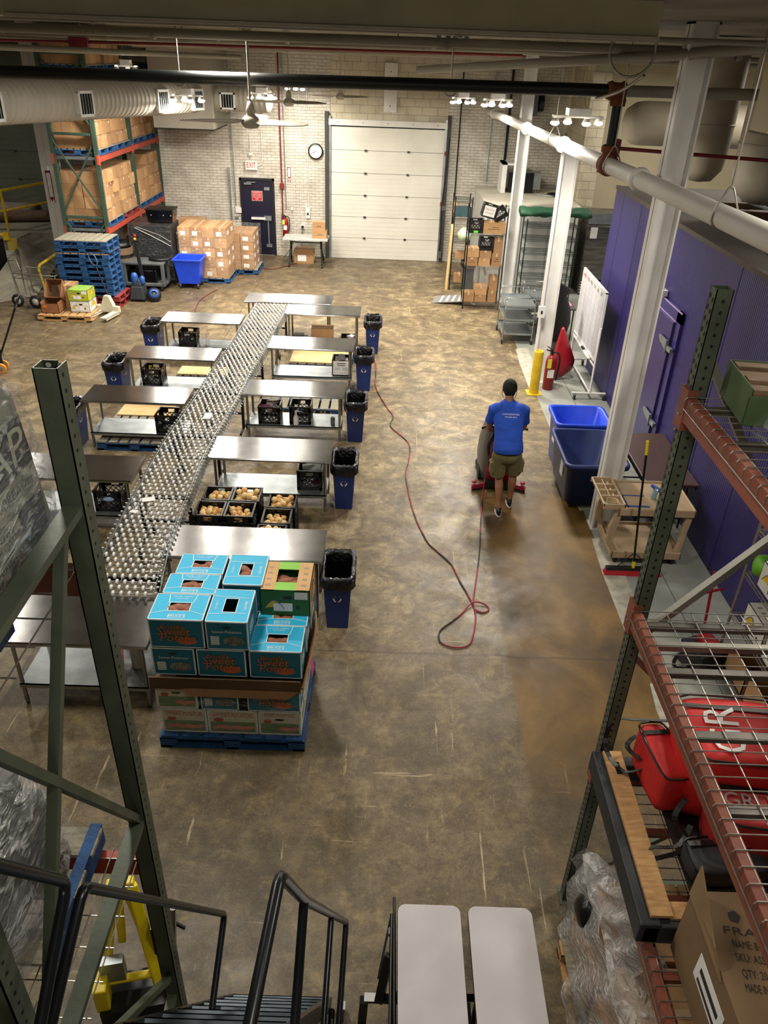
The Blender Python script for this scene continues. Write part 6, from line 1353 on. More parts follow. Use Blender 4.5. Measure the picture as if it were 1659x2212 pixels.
jack('black and cream pallet jack beside the silvery wrapped load at left edge', (-7.0, 13.2, 0), R_(100), mat('cream_jack', 'cfc9b4'), blackp, 1.0, (.1, -.42, 1.12))
t = thing('wrapped_pallet_load', 'silvery film-wrapped load on floor at the left edge behind near left rack', 'pallet load', (-7.75, 13.0, 0))
b = B(mat('grey_wrapped_goods', '6b6e6c', .5, 0, '4a4c4b', 5, .3, 8)); b.bx(-.55, .5, -.5, .5, .13, 1.15); b.build('goods', t, .03)
b = B(wrap2); b.loft([ell((-.02, 0, .1), .58, .55, 24, p=7), ell((-.02, 0, .6), .57, .54, 24, p=7), ell((-.02, 0, 1.17), .55, .52, 24, p=6), ell((-.02, 0, 1.2), .3, .3, 24)]); b.build('film', t)
# ================================================================ man with floor scrubber
def limb(b, pts, rr, n=14):
    pts = [V(p) for p in pts]; P = smoothpath(pts, 5); R2 = []
    for i in range(len(pts)-1):
        for j in range(5): t_ = j/5; R2.append(rr[i]*(1-t_)+rr[i+1]*t_)
    R2.append(rr[-1]); b.tube(P, R2, n); b.sph(P[0], R2[0], 10); b.sph(P[-1], R2[-1], 10)
def remesh(o, v, it=6):
    m_ = o.modifiers.new('r', 'REMESH'); m_.mode = 'VOXEL'; m_.voxel_size = v; m_.use_smooth_shade = True
    s_ = o.modifiers.new('s', 'SMOOTH'); s_.iterations = it; s_.factor = .5; return o
skin = mat('skin', '8e5f42', .55, 0, '7d5138', 6); shirt = mat('royal_blue_shirt', '174ab8', .85, 0, '123c98', 5, 1.0, 5, (1, 1, 2.2)); shorts = mat('olive_shorts', '6f6b45', .85, 0, '5b5838', 6, .5, 9)
MX, MY = 1.6, 8.95
man = thing('person', 'person in blue T-shirt and olive cargo shorts pushing a floor scrubber', 'person', (MX, MY, 0))
hipz = .84
pel = V((0, -.05, hipz)); chest = V((.0, .18, 1.22)); neck = V((0, .29, 1.4)); head = V((0, .38, 1.545))
b = B(skin)
# legs
Lh, Rh = V((-.09, -.03, .82)), V((.09, -.03, .82)); Lk, Rk = V((-.06, .03, .45)), V((.13, .08, .48)); La, Ra = V((-.05, -.2, .1)), V((.115, .0, .13))
for h_, k_, a_ in ((Lh, Lk, La), (Rh, Rk, Ra)):
    calf = (k_*.66+a_*.34)+V((0, -.022, 0)); limb(b, [h_, (h_+k_)/2, k_, calf, (k_*.2+a_*.8), a_], [.088, .074, .053, .056, .036, .034])
    limb(b, [a_+V((0, -.02, -.04)), a_+V((0, .05, -.065)), a_+V((0, .15, -.075))], [.034, .036, .03])
# torso
b.loft([ell(pel+V((0, 0, -.06)), .15, .1), ell(pel+V((0, 0, .05)), .155, .105), ell((0, .05, 1.0), .135, .09), ell(chest, .165, .105), ell((0, .25, 1.34), .13, .085), ell(neck, .055, .055), ell(neck+V((0, .04, .06)), .052, .055)])
# arms reach forward to handle
hL, hR = V((-.2, .42, .93)), V((.14, .45, .93))
for s, hd in ((-1, hL), (1, hR)):
    sh = V((s*.165, .22, 1.315)); el = V((s*.225, .27, 1.06)); wr = hd+V((0, -.05, .035))
    limb(b, [sh, (sh+el)/2, el, (el+wr)/2, wr], [.058, .052, .042, .038, .028])
    b.sph(hd+V((0, -.01, .02)), .042, 10, (.9, 1, .6))
    for f in range(4):
        x0 = hd.x+(f-1.5)*.02; ln = (.062, .07, .066, .052)[f if s > 0 else 3-f]
        limb(b, [(x0, hd.y+.015, hd.z+.025), (x0, hd.y+.05, hd.z+.02), (x0, hd.y+.05, hd.z-.02), (x0, hd.y+.02, hd.z-.03)], [.0098, .0095, .0088, .0078], 8)
    limb(b, [(hd.x-s*.03, hd.y-.02, hd.z+.015), (hd.x-s*.05, hd.y+.005, hd.z-.005), (hd.x-s*.045, hd.y+.03, hd.z-.02)], [.012, .011, .0095], 8)
# head
b.sph(head, .1, 16, (.78, .98, 1.12)); b.sph(head+V((0, .045, -.05)), .07, 12, (.8, .9, .9)); b.sph(head+V((0, .105, -.01)), .018, 8, (.7, 1.2, 1.3))
limb(b, [neck+V((0, -.02, -.03)), neck+V((0, .03, .05)), head+V((0, -.01, -.05))], [.06, .054, .056])
for s in (-1, 1): b.sph(head+V((s*.083, -.005, -.015)), .03, 10, (.35, .7, 1.1))
remesh(b.build('body', man), .009, 4)
b = B(whitem)
for s in (-1, 1): b.sph(head+V((s*.03, .088, .01)), .012, 8, (1, .5, .7))
b.use(dark)
for s in (-1, 1): b.sph(head+V((s*.03, .094, .01)), .006, 8, (1, .4, 1))
b.use(mat('lips', '7a3f35', .5)).sph(head+V((0, .1, -.055)), .02, 8, (1, .3, .35)); b.build('face_features', man)
hairm = mat('black_hair', '0c0908', .85, 0, '050404', 40, .15, 60)
b = B(hairm); b.sph(head+V((0, -.012, .022)), .11, 18, (.88, 1.0, 1.03), None, .02); b.sph(head+V((0, -.045, -.03)), .085, 14, (.86, .72, .95)); b.sph(head+V((0, .06, .075)), .05, 12, (1.2, .8, .6))
remesh(b.build('hair', man), .009, 2)
# shirt
b = B(shirt)
b.loft([ell((.0, -.06, .865), .198, .135, p=2.4), ell((.0, -.05, .93), .195, .135, p=2.4), ell((0, .02, 1.02), .182, .125, p=2.4), ell((0, .1, 1.12), .188, .13, p=2.4), ell((0, .17, 1.22), .2, .13, p=2.5), ell((0, .225, 1.31), .205, .115, p=2.4), ell((0, .265, 1.375), .15, .09), ell((0, .295, 1.415), .075, .07), ell((0, .305, 1.43), .062, .062)])
for s in (-1, 1):
    sh = V((s*.15, .225, 1.325)); e2 = V((s*.225, .262, 1.12))
    b.tube([sh, sh+V((s*.05, 0, -.02)), (sh*.45+e2*.55)+V((s*.01, 0, 0)), e2], [.082, .082, .076, .076], 16); b.sph(sh, .082, 12)
remesh(b.build('t_shirt', man), .011, 8)
b = B(paper); n_ = V((0, -.88, .47)).normalized(); u_ = V((1, 0, 0)); v_ = n_.cross(u_)
for k, (s_, sz) in enumerate((("COOK'S JANITORIAL", .028), ("773-692-4013", .026))):
    b.text(s_, basis(V((0.005, .083-k*.017, 1.31-k*.032))+n_*.006, u_, v_), sz, (.22, .15)[k])
b.build('back_print', man, label='white lettering across the shoulders')
# shorts
b = B(shorts)
b.loft([ell((0, -.05, .93), .165, .115), ell((0, -.05, .86), .178, .125), ell((0, -.045, .78), .185, .13), ell((0, -.03, .72), .17, .12)])
for h_, k_, s in ((V((-.095, -.035, .8)), V((-.085, .02, .47)), -1), (V((.095, -.03, .8)), V((.135, .06, .5)), 1)):
    b.tube([h_, h_*.5+k_*.5, k_], [.102, .103, .1], 18); b.sph(h_, .1, 12); m_ = h_*.42+k_*.58+V((s*.095, -.02, 0)); b.c(m_.x, m_.y, m_.z, .04, .13, .15).c(m_.x, m_.y, m_.z+.07, .05, .14, .045)
remesh(b.build('cargo_shorts', man), .011, 5)
b = B(blackp).loft([ell((0, -.05, .845), .182, .128), ell((0, -.05, .87), .18, .126)], False); b.build('waistband', man)
for a_, nm, rl in ((La, 'shoe', 0), (Ra, 'shoe', .25)):
    b = B(mat('black_shoe', '131315', .35, 0, '0b0b0c', 9)); 
    b.loft([[a_+V((x*.9, y+.045, z-.1 if True else 0)) for x, y, z in r] for r in [[(.042*math.cos(2*PI*j/14)*(1 if math.sin(2*PI*j/14) > 0 else .85), .13*math.sin(2*PI*j/14), zz) for j in range(14)] for zz in (.012, .03)]+[[(.04*math.cos(2*PI*j/14), .1*math.sin(2*PI*j/14)-.02, .065) for j in range(14)], [(.036*math.cos(2*PI*j/14), .055*math.sin(2*PI*j/14)-.05, .1) for j in range(14)]]])
    b.use(whitem).loft([[a_+V((.044*math.cos(2*PI*j/14)*.92, .134*math.sin(2*PI*j/14)+.045, zz-.1)) for j in range(14)] for zz in (.0, .014)]); b.use(whitem).c(a_.x-.04, a_.y+.0, a_.z-.055, .004, .07, .02).c(a_.x+.04, a_.y, a_.z-.055, .004, .07, .02)
    b.build('shoe', man)
b = B(rubber)
for s in (-1, 1): b.tube(smoothpath([head+V((s*.086, -.01, .02)), head+V((s*.095, -.02, -.06)), head+V((s*.07, -.03, -.12))], 4), .0035, 5)
b.build('earphone_cord', man)
# scrubber machine in front
t = thing('walk_behind_scrubber', 'red and dark grey walk-behind floor scrubber pushed by the person', 'floor scrubber', (1.62, 9.75, 0))
shell = mat('scrubber_grey', '4b4744', .4, 0, '3c3936', 4); sred = mat('scrubber_red', '8d1530', .4, 0, '78102a', 4)
b = B(shell); b.loft([ell((0, .1, .12), .25, .42, 20, p=3), ell((0, .1, .3), .27, .45, 20, p=3), ell((0, .08, .55), .26, .42, 20, p=3), ell((0, .02, .8), .22, .36, 20, p=3), ell((0, -.05, .95), .16, .26, 20, p=3)]); b.build('tank_shell', t)
b = B(sred); b.loft([ell((0, -.2, .15), .19, .18, 16, p=3), ell((0, -.18, .4), .2, .18, 16, p=3), ell((0, -.15, .7), .17, .18, 16, p=3), ell((0, -.12, .8), .13, .15, 16, p=3)]); b.build('recovery_tank', t)
b = B(blackp); b.bx(-.16, .16, -.28, -.1, .78, .95).tube([(-.3, -.32, .93), (-.26, -.25, .92), (.26, -.25, .92), (.3, -.32, .93)], .018, 8).bx(-.2, .2, -.4, -.3, .06, .16); b.tube(smoothpath([(-.1, -.25, .9), (-.2, -.35, .7), (-.15, -.38, .4)], 5), .022, 8); b.build('control_handle', t)
sq = []
for k in range(13):
    x = -.37+k*.74/12; sq.append((x, -.38+.1*(x/.37)**2*-1+.1, .055))
b = B(mat('squeegee_red', 'b03048', .45, 0, '98263c', 5)); 
for p, q in zip(sq, sq[1:]): b.bar(p, q, .035, .06)
for s in (-1, 1): b.lathe([(.03, -.01), (.035, 0), (.03, .02), (0, .02)], (s*.34, -.33, .11), n=12)
b.build('squeegee', t); b = B(blackp)
for p, q in zip(sq, sq[1:]): b.bar((p[0], p[1], .018), (q[0], q[1], .018), .012, .035)
b.build('squeegee_blade', t)
for s in (-1, 1): B(rubber).cyl((s*.24-.02, .0, .11), (s*.24+.02, .0, .11), .11, 16).build('wheel', t)
B(blackp).lathe([(0, .02), (.25, .02), (.26, .06), (.2, .12)], (0, .38, 0), n=24).build('brush_deck', t)
# ================================================================ near right rack
def wiredeck(parent, x0, x1, y0, y1, z, lipx=(), lipy=(), step=.068, step2=.13, r=.0028, name='wire_deck'):
    """cross wires run along x; lipx = edges (x) where the wires waterfall down over the beam"""
    b = B(wirem); n = int((y1-y0)/step)
    for k in range(n+1):
        y = y0+(y1-y0)*k/n; pts = [(x0, y, z), (x1, y, z)]
        if 'lo' in lipx: pts = [(x0-.028, y, z-.055), (x0-.03, y, z-.012), (x0-.022, y, z)]+pts[1:]
        if 'hi' in lipx: pts = pts[:-1]+[(x1+.022, y, z), (x1+.03, y, z-.012), (x1+.028, y, z-.055)]
        b.tube(pts, r, 5, caps=False)
    m_ = int((x1-x0)/step2)
    for k in range(m_+1): x = x0+.02+(x1-x0-.04)*k/m_; b.tube([(x, y0, z-.006), (x, y1, z-.006)], r, 5, caps=False)
    if 'lo' in lipx: b.tube([(x0-.03, y0, z-.055), (x0-.03, y1, z-.055)], r, 5)
    return b.build(name, parent)
RXa, RXb, RYf, RYn = 1.44, 2.5, 3.36, .9
t = thing('pallet_rack', 'near right pallet rack with orange beams, wire decks and green posts', 'rack', (0, 0, 0))
for y in (RYf, RYn): rack_upright(t, RXa, RXb, y, 4.38, green, .075, 'x', 2)
for y in (RYf, RYn):
    for m_, za, zb_ in ((green, .17, .17), (green, .2, 1.2), (greylt, 2.37, 2.37), (greylt, 2.4, 3.7), (greylt, 4.1, 2.42), (greylt, 2.33, 1.25)): B(m_).bar((RXa, y, za), (RXb, y, zb_), .045, .036).build('frame_brace', t)
for z in (3.89, 2.65, 1.43):
    for x in (RXa-.03, RXb+.03):
        b = B(orange); s = 1 if x < 2 else -1
        b.bx(x-.02, x+.02, RYn+.04, RYf-.04, z-.12, z-.005).bx(x+.02*s, x+.05*s, RYn+.04, RYf-.04, z-.12, z-.045) if True else None
        for yy, q in ((RYf, -1), (RYn, 1)): b.bx(x-.024, x+.024, yy-.045, yy+.045, z-.17, z+.03)
        b.use(wirem)
        for yy in (RYf, RYn):
            for k in range(2): b.cyl((x-.03, yy, z-.1-.08*k), (x-.022, yy, z-.1-.08*k), .008, 8)
        b.build('load_beam', t)
    b = B(mat('deck_channel', '6f6a62', .4, .5, '4d4a45', 4) if z != 1.43 else orange)
    for y in (3.22, 2.86, 2.45, 2.05, 1.6, 1.2): b.bx(RXa, RXb, y-.02, y+.02, z-.045, z-.012)
    b.build('cross_channel', t)
    wiredeck(t, RXa-.03, RXb+.03, RYn+.06, RYf-.05, z, ('lo',), r=.003 if z != 1.43 else .003)
# top shelf goods
t = thing('produce_tray', 'open green wooden-lined produce carton on top shelf of right rack', 'carton', (1.83, 3.13, 3.9), R_(-6))
b = B(mat('green_carton', '465c38', .7, 0, '374a2c', 5)); w, d, h = .62, .36, .17
b.bx(-w/2, w/2, -d/2, -d/2+.01, 0, h*.8).bx(-w/2, w/2, d/2-.01, d/2, 0, h).bx(-w/2, -w/2+.01, -d/2, d/2, 0, h).bx(w/2-.01, w/2, -d/2, d/2, 0, h).bx(-w/2, w/2, -d/2, d/2, 0, .01); b.build('tray_body', t, .006)
b = B(mat('brown_slat', '8a6f52', .8, 0, '5e4833', 9, .2, 30, (1, 5, 1)))
for k in range(4): b.bx(-w/2+.02, w/2-.02, -d/2+.02+k*.085, -d/2+.085+k*.085, h-.04+(k % 2)*.012, h-.015+(k % 2)*.012)
b.build('slat', t)
t = thing('produce_tray', 'brown and green cartons inside a clear plastic bag on top shelf of right rack', 'carton', (2.02, 2.62, 3.9), R_(12))
b = B(mat('olive_carton', '77703c', .7, 0, '4f6138', 3)); b.bx(-.33, .33, -.28, .28, 0, .17); b.use(card); b.bx(-.32, .32, -.27, .27, .17, .18).bx(-.3, .3, -.2, -.05, .19, .2).bx(-.3, .3, .02, .2, .19, .2); b.use(mat('dark_green_print', '164a34', .6)).bx(-.332, -.33, -.28, -.1, 0, .17).bx(-.332, -.33, .1, .2, .03, .12); b.build('carton_body', t, .006)
b = B(wrap); b.grid(lambda u, v: (-.46+u*.95, -.36+v*.78, .02+.3*math.sin(PI*min(1, max(0, u)))**.4*math.sin(PI*v)**.4+.03*math.sin(u*19+v*7)*math.cos(v*15)), 18, 16); b.build('plastic_bag', t, label='clear plastic bag')
# lower shelf: dark pallet with boards, dark sheet
t = thing('dark_pallet', 'dark painted pallet with pale wood boards on the lower right rack shelf', 'pallet', (0, 0, 0))
dkb = mat('blackish_paint', '1c2226', .55, 0, '10161b', 5, .2, 20); dsheet = mat('dark_board', '2a2420', .5, 0, '171412', 3, .1, 30, (9, 1, 1))
b = B(dkb); b.bx(1.34, 1.45, 2.2, 3.3, 1.435, 1.58).bx(1.36, 2.45, 2.2, 2.3, 1.435, 1.565).bx(1.43, 2.45, 3.2, 3.28, 1.435, 1.56).bx(1.9, 1.98, 2.3, 3.2, 1.435, 1.55).bx(2.38, 2.45, 2.3, 3.2, 1.435, 1.56); b.build('runner', t, .01)
b = B(wood); b.bx(1.4, 1.51, 2.24, 3.28, 1.58, 1.6).bx(1.5, 2.45, 2.24, 2.33, 1.562, 1.58).bx(2.3, 2.42, 2.34, 3.26, 1.56, 1.58); b.use(dark)
b.c(1.46, 3.15, 1.601, .03, .09, .002); b.build('deck_board', t)
t2 = tag(B(dsheet).bx(1.64, 2.44, 2.34, 3.24, 0, .012).build('plywood_sheet', loc=(0, 0, 1.582)), 'large dark brown panel lying on the dark pallet, right rack', 'panel')
# red insulated delivery bags
def dbag(label, x, y, z, w, d, h, m, rz=0, txt=None, tilt=0, par=None):
    t = thing('delivery_bag', label, 'bag', (x, y, z), rz); t.rotation_euler = (tilt, 0, rz)
    b = B(m); n = 16
    def rr(s, z_, p=5, wob=.0): return [V((0, 0, z_))+q for q in ell((0, 0, 0), w/2*s, d/2*s, n, p=p)]
    b.loft([rr(.93, 0), rr(1, .03), rr(1.015, h*.5), rr(1, h-.03), rr(.95, h)]); b.build('bag_body', t, sub=1)
    b = B(blackp); b.tube([q for q in rr(1.005, h-.012)], .007, 5, True)
    b.bar((-w*.46, -d*.1, h+.006), (w*.46, -d*.12, h+.006), .006, .035) if False else b.c(0, d*.28, h+.003, w*.9, .03, .004)
    b.build('piping', t)
    if txt:
        b = B(paper if len(txt[0][0]) < 4 else mat('grey_lettering', '8d8684', .6))
        for s_, T, sz, ww in txt: b.text(s_, T, sz, ww)
        b.build('lettering', t)
    return t
TOP = lambda x, y, z: basis((x, y, z), (-1, 0, 0), (0, -1, 0))
dbag('large red insulated delivery bag with big white letters on top, right rack', 2.02, 3.02, 1.6, .66, .5, .5, redbag, R_(-4), ((('GRUB'), basis((-.1, .0, .506), (0, -1, 0), (1, 0, 0)), .0, None),) if False else (('GR', basis((-.1, -.03, .507), (.0, 1, 0), (-1, 0, 0)), .27, .34),))
dbag('smaller red delivery bag standing left of the large one, right rack', 1.64, 3.04, 1.6, .17, .42, .3, redbag, R_(6))
dbag('red delivery bag lying in front with faded grey lettering, right rack', 2.12, 2.64, 1.6, .7, .3, .34, mat('red_nylon_dark', 'a8201e', .6, 0, '8b1817', 6, .25, 14), R_(-6), (('GRUBHUB', basis((-.02, .0, .346), (1, 0, 0), (0, 1, 0)), .13, .55),))
dbag('grey and black insulated bag in front of the red bags, right rack', 1.84, 2.5, 1.6, .42, .22, .14, mat('grey_insulated', '3d3c3c', .6, 0, '262626', 5, .3, 12), R_(4))
b = B(blackp)
def strap(pts, w=.03):
    P = smoothpath(pts, 6)
    for p, q in zip(P, P[1:]): b.bar(p, q, w, .004, (0, .3, 1))
strap([(1.72, 3.2, 1.95), (1.55, 3.3, 1.85), (1.44, 3.34, 1.8), (1.4, 3.25, 1.66), (1.48, 3.1, 1.63), (1.6, 3.05, 1.75)]); strap([(1.72, 3.1, 1.88), (1.6, 3.24, 1.8), (1.5, 3.2, 1.74), (1.56, 3.08, 1.76), (1.72, 3.02, 1.82)])
tag(b.build('bag_strap'), 'black nylon strap loops dangling from the smaller red bag, right rack', 'strap'); b = B(blackp)
strap([(1.7, 2.78, 1.8), (1.62, 2.68, 1.75), (1.76, 2.56, 1.7), (1.9, 2.5, 1.76), (2.05, 2.6, 1.8)]); strap([(1.7, 2.66, 1.74), (1.62, 2.58, 1.68), (1.5, 2.62, 1.6), (1.44, 2.6, 1.56), (1.5, 2.56, 1.59), (1.66, 2.6, 1.6)])
tag(b.build('bag_strap'), 'black nylon straps of the grey bag draped over the pale board, right rack', 'strap')
t = thing('cardboard_box', 'large brown carton with black print at bottom right of the right rack', 'box', (1.96, 1.78, 1.44))
cd = mat('brown_carton_print', '7d6446', .85, 0, '6b5439', 3)
b = B(cd); b.bx(-.45, .45, -.42, .4, 0, .46); b.use(mat('carton_black_print', '231b14', .8))
for k, (s_, ww) in enumerate((('FRAGILE', .34), ('NAME: BONUSWEAR', .3), ('SKU: ASSORTED 200', .32), ('QTY: 20 PCS', .18), ('MADE IN CHINA', .2))): b.text(s_, basis((-.22 if k < 3 else -.28, .2-k*.06, .4625), (1, -.12, 0), (.12, 1, 0)), .05, ww*.9)
for k in range(3): b.disc(basis((-.3+k*.11, .28, .4625), (1, 0, 0), (0, 1, 0)), .03, 5)
b.build('carton_body', t, .006)
b = B(mat('carton_flap', '8f7452', .85, 0, '7c6344', 4)); b.add([(-.46, .0, .44), (-.46, .4, .44), (-.44, .42, .62), (-.47, .1, .52), (-.452, .0, .44), (-.452, .4, .44), (-.432, .42, .62), (-.462, .1, .52)], [(0, 1, 2, 3), (7, 6, 5, 4), (0, 4, 5, 1), (1, 5, 6, 2), (2, 6, 7, 3), (3, 7, 4, 0)]); b.use(paper).bx(-.453, -.451, -.1, .18, .18, .34); b.use(_MC['carton_black_print']).bx(-.455, -.453, -.06, .14, .2, .22).bx(-.455, -.453, -.06, .14, .26, .29); b.build('flap', t)
# floor load with cartons under wrap
pallet('worn wood pallet under the film-wrapped cartons below right rack', 1.9, 2.35, 0, 1.2, 1.25, .12, wood, greywood)
for k, (x, y, z, sx, sy, sz) in enumerate(((1.62, 2.75, .125, .5, .5, .34), (1.62, 2.2, .125, .5, .5, .34), (2.15, 2.75, .125, .5, .5, .34), (2.15, 2.2, .125, .5, .5, .34), (1.66, 2.7, .47, .5, .48, .34), (1.66, 2.18, .47, .5, .48, .34), (2.18, 2.7, .47, .5, .48, .34), (2.18, 2.18, .47, .5, .48, .34))):
    carton('brown carton %s layer of film-wrapped load below right rack, %s %s' % (('in bottom', 'in top')[k//4], ('far', 'near')[k % 2], ('aisle side', 'inner side')[(k//2) % 2]), x, y, z, sx, sy, sz, .0, card2 if k % 2 else card)
b = B(wrap3); b.grid(lambda u, v: (1.3+.06*math.sin(u*9)*(1-v)+.06*v+.03*math.sin(u*25+v*9), 1.75+u*1.35, .05+v*.86), 24, 14)
b.grid(lambda u, v: (1.34+u*.55, 1.75+v*1.3, .9+.05*math.sin(u*11+v*13)-.3*u*u), 12, 16); b.grid(lambda u, v: (1.32+u*.5+.03*math.sin(v*19), 3.08+.03*math.sin(u*17), .1+v*.8), 10, 10)
b.grid(lambda u, v: (1.42+.12*v+.05*math.sin(u*17+v*5), 2.3+u*.62*(1-.3*math.sin(v*3)), .86+v*.5), 14, 12)
tag(b.build('stretch_wrap'), 'crumpled clear stretch film hanging over the load below right rack', 'plastic wrap')
t = tag(B(mat('black_bagged_item', '1b1a18', .3, 0, '0d0c0b', 7, .5, 9)).sph((0, 0, 0), .12, 14, (.8, 1.1, 1), None, .08).build('bagged_item', loc=(1.4, 2.86, .62)), 'dark item bundled in clear film at corner of load below right rack', 'bundle')
tag(B(mat('dark_floor_bin', '16211d', .5)).bx(0, .4, 0, .22, 0, .2).build('black_tray', loc=(1.42, 3.12, .13)), 'dark tray on floor load corner beside the near right post', 'tray')
# chrome shelving with banana boxes further right
t = wire_shelf('wire_shelving', 'chrome wire shelving with white banana boxes along purple cooler', .52, 1.5, 2.0, (.16, .72, 1.2, 1.66), wirem, wirem, (3.64, 5.1, 0))
wbb = mat('white_banana_box', 'd9d9d2', .6)
for k, (y, z, l) in enumerate(((5.45, .74, 'on second shelf, far end'), (5.0, .74, 'on second shelf, nearer'), (5.42, 1.22, 'on third shelf, far end'), (4.96, 1.22, 'on third shelf, nearer'), (5.1, 1.68, 'on top shelf of chrome unit'))):
    bananabox('white banana box with yellow banana print '+l, 3.64, y, z, .5, .4, .26, 0, False, wbb, _MC['white_lid'])
tag(B(mat('lime_bag', '6fae2c', .5, 0, '4f9420', 6)).sph((0, 0, .12), .14, 12, (1.2, 1.1, .9), None, .12).build('produce_bag', loc=(3.55, 5.68, 1.68)), 'bright green produce bag on top shelf of chrome unit', 'bag')
tag(B(mat('lime_bag2', '7abf2e', .5, 0, '559a22', 6)).sph((0, 0, .1), .12, 12, (1, 1, .9), None, .12).build('produce_bag', loc=(3.5, 5.76, 1.22)), 'bright green produce bag behind box on third shelf of chrome unit', 'bag')
openbox('open brown carton on lower shelf of chrome unit, far end', 3.62, 5.5, .18, .45, .4, .28, card); openbox('open brown carton on lower shelf of chrome unit, nearer', 3.62, 5.05, .18, .45, .4, .28, card2)
carton('brown carton on floor beside the chrome unit, near the vacuum', 3.75, 4.35, 0, .5, .4, .4, 0, card2); carton('brown carton with black print on floor at near end of chrome unit', 3.3, 4.3, 0, .4, .5, .34, 0, card)
carton('brown carton on lower shelf of chrome unit, near end', 3.62, 4.6, .18, .45, .36, .26, 0, card)
t = thing('wet_vacuum', 'black and red vacuum with coiled hose on grey floor beyond right rack', 'vacuum', (3.22, 5.85, 0), R_(20))
b = B(blackp).bx(-.14, .2, -.16, .16, .04, .3); b.tube(arc((-.2, 0, .18), .12, 0, 2*PI, 14, 'xz'), .02, 8); b.build('vacuum_body', t, .02); B(red).c(.05, 0, .33, .16, .2, .08).build('motor_cap', t, .02); b = B(red).tube([(.05, .1, .36), (.1, .2, .8), (.12, .25, 1.0)], .014, 8).tube([(-.05, .2, .8), (.24, .2, .8)], .014, 8); b.build('handle', t)
for s in (-1, 1): B(rubber).cyl((.12, s*.17-.015, .06), (.12, s*.17+.015, .06), .06, 14).build('wheel', t)

# ================================================================ near left rack
t = thing('pallet_rack', 'near left green pallet rack frame with diagonal braces', 'rack', (0, 0, 0))
LX = -.998
for y in (2.155, 1.12):
    for x in (LX, -3.4):
        b = B(green); hw = .0375
        b.bx(x-hw, x+hw, y-hw, y-hw+.004, 0, 4.38).bx(x-hw, x-hw+.004, y-hw, y+hw, 0, 4.38).bx(x+hw-.004, x+hw, y-hw, y+hw, 0, 4.38).bx(x-hw, x-hw+.05, y+hw-.004, y+hw, 0, 4.38).bx(x-.08, x+.08, y-.07, y+.07, 0, .008)
        b.use(dark); z = .05
        while z < 4.35: b.disc(basis((x+hw+.001, y-.005, z), (0, 1, 0), (0, 0, 1)), .006, 8, .0075); z += .05
        b.use(paper)
        for s in (-1, 1): b.disc(FR(x+s*.018, y+hw-.005, 4.365), .009, 10, .008) if y > 2 else None
        b.build('upright_post', t)
yA, yB = 2.12, 1.15
for ya, za, yb_, zb_, w_ in ((yA, 3.9, yB, 3.87, .06), (2.0, 3.87, yB, 2.38, .035), (yA, 2.36, yB, 3.98, .04), (yA, 2.34, yB, 2.32, .06), (yA, 1.12, yB, 2.28, .035), (yA, .95, yB, .93, .05), (yA, .3, yB, .9, .035), (yA, .25, yB, .25, .05)):
    for x in (LX, -3.4): B(green).bar((x, ya, za), (x, yb_, zb_), .03, w_, (1, 0, 0)).build('frame_brace', t)
for z in (3.62, 2.0):
    for y in (2.2, 1.08):
        b = B(orange if z > 3 else orangered); b.bx(-3.36, LX-.045, y-.02, y+.02, z-.12, z-.004).bx(LX-.06, LX-.04, y-.04, y+.04, z-.2, z+.02); b.build('load_beam', t)
    bb = B(wirem)
    for k in range(19): x = -3.3+k*(2.24)/18; bb.tube([(x, 2.225, z-.05), (x, 2.23, z), (x, 1.05, z)], .003, 5, caps=False)
    for k in range(9): y = 1.1+k*1.08/8; bb.tube([(-3.32, y, z-.006), (-1.04, y, z-.006)], .003, 5, caps=False)
    bb.build('wire_deck', t)
# upper load: wrapped bags
t = thing('wrapped_bag_pallet', 'film-wrapped pallet of printed white sacks on upper level of near left rack', 'pallet load', (-1.72, 1.78, 3.63))
b = B(mat('dark_blue_pallet', '17233c', .7)); 
for y in (-.5, 0, .5): b.bx(-.6, .6, y-.05, y+.05, 0, .1)
b.bx(-.6, .6, -.55, .55, .1, .13); b.build('pallet', t)
sack = mat('white_sack_print', '8f9182', .6, 0, '6f7265', 3, .2, 8)
b = B(sack); b.loft([ell((0, 0, .13), .58, .54, 20, p=8), ell((0, 0, .16), .6, .56, 20, p=8), ell((0, 0, .62), .58, .53, 20, p=7), ell((-.03, .0, .72), .5, .46, 20, p=5), ell((-.05, .0, .78), .3, .3, 20, p=3)])
SX_ = basis((.602, .12, .5), (0, 1, 0), (0, 0, 1)); b.use(mat('sack_band', '141a24', .5)).add([(-.52, -.075, 0), (.27, -.075, 0), (.25, .085, -.004), (-.52, .085, -.004)], [(0, 1, 2, 3)], False, SX_)
b.use(mat('sack_letters', 'a9ac9b', .6)).text('SNAP', basis((.606, .1, .505), (0, 1, 0), (0, 0, 1)), .17, .5)
b.use(mat('sack_small_print', '23283a', .6)).text('FAST ICE MELT SPREADER', basis((.606, .06, .385), (0, 1, 0), (0, 0, 1)), .05, .62)
for k in range(6): b.text(('dissolves ice', 'keep dry', 'net wt 50 lb', 'store inside', 'caution', 'spread evenly')[k], basis((.606, .1-.05*(k % 2), .33-k*.03), (0, 1, 0), (0, 0, 1)), .03, .26)
b.c(.6, .32, .25, .006, .15, .12); b.build('sack_stack', t)
b = B(wrap2); b.loft([ell((0, 0, .1), .615, .575, 28, p=8), ell((0, 0, .3), .63, .58, 28, p=8), ell((0, 0, .63), .6, .55, 28, p=7), ell((-.02, .0, .75), .52, .48, 28, p=5), ell((-.05, .0, .82), .3, .3, 28, p=3)]); b.build('film', t)
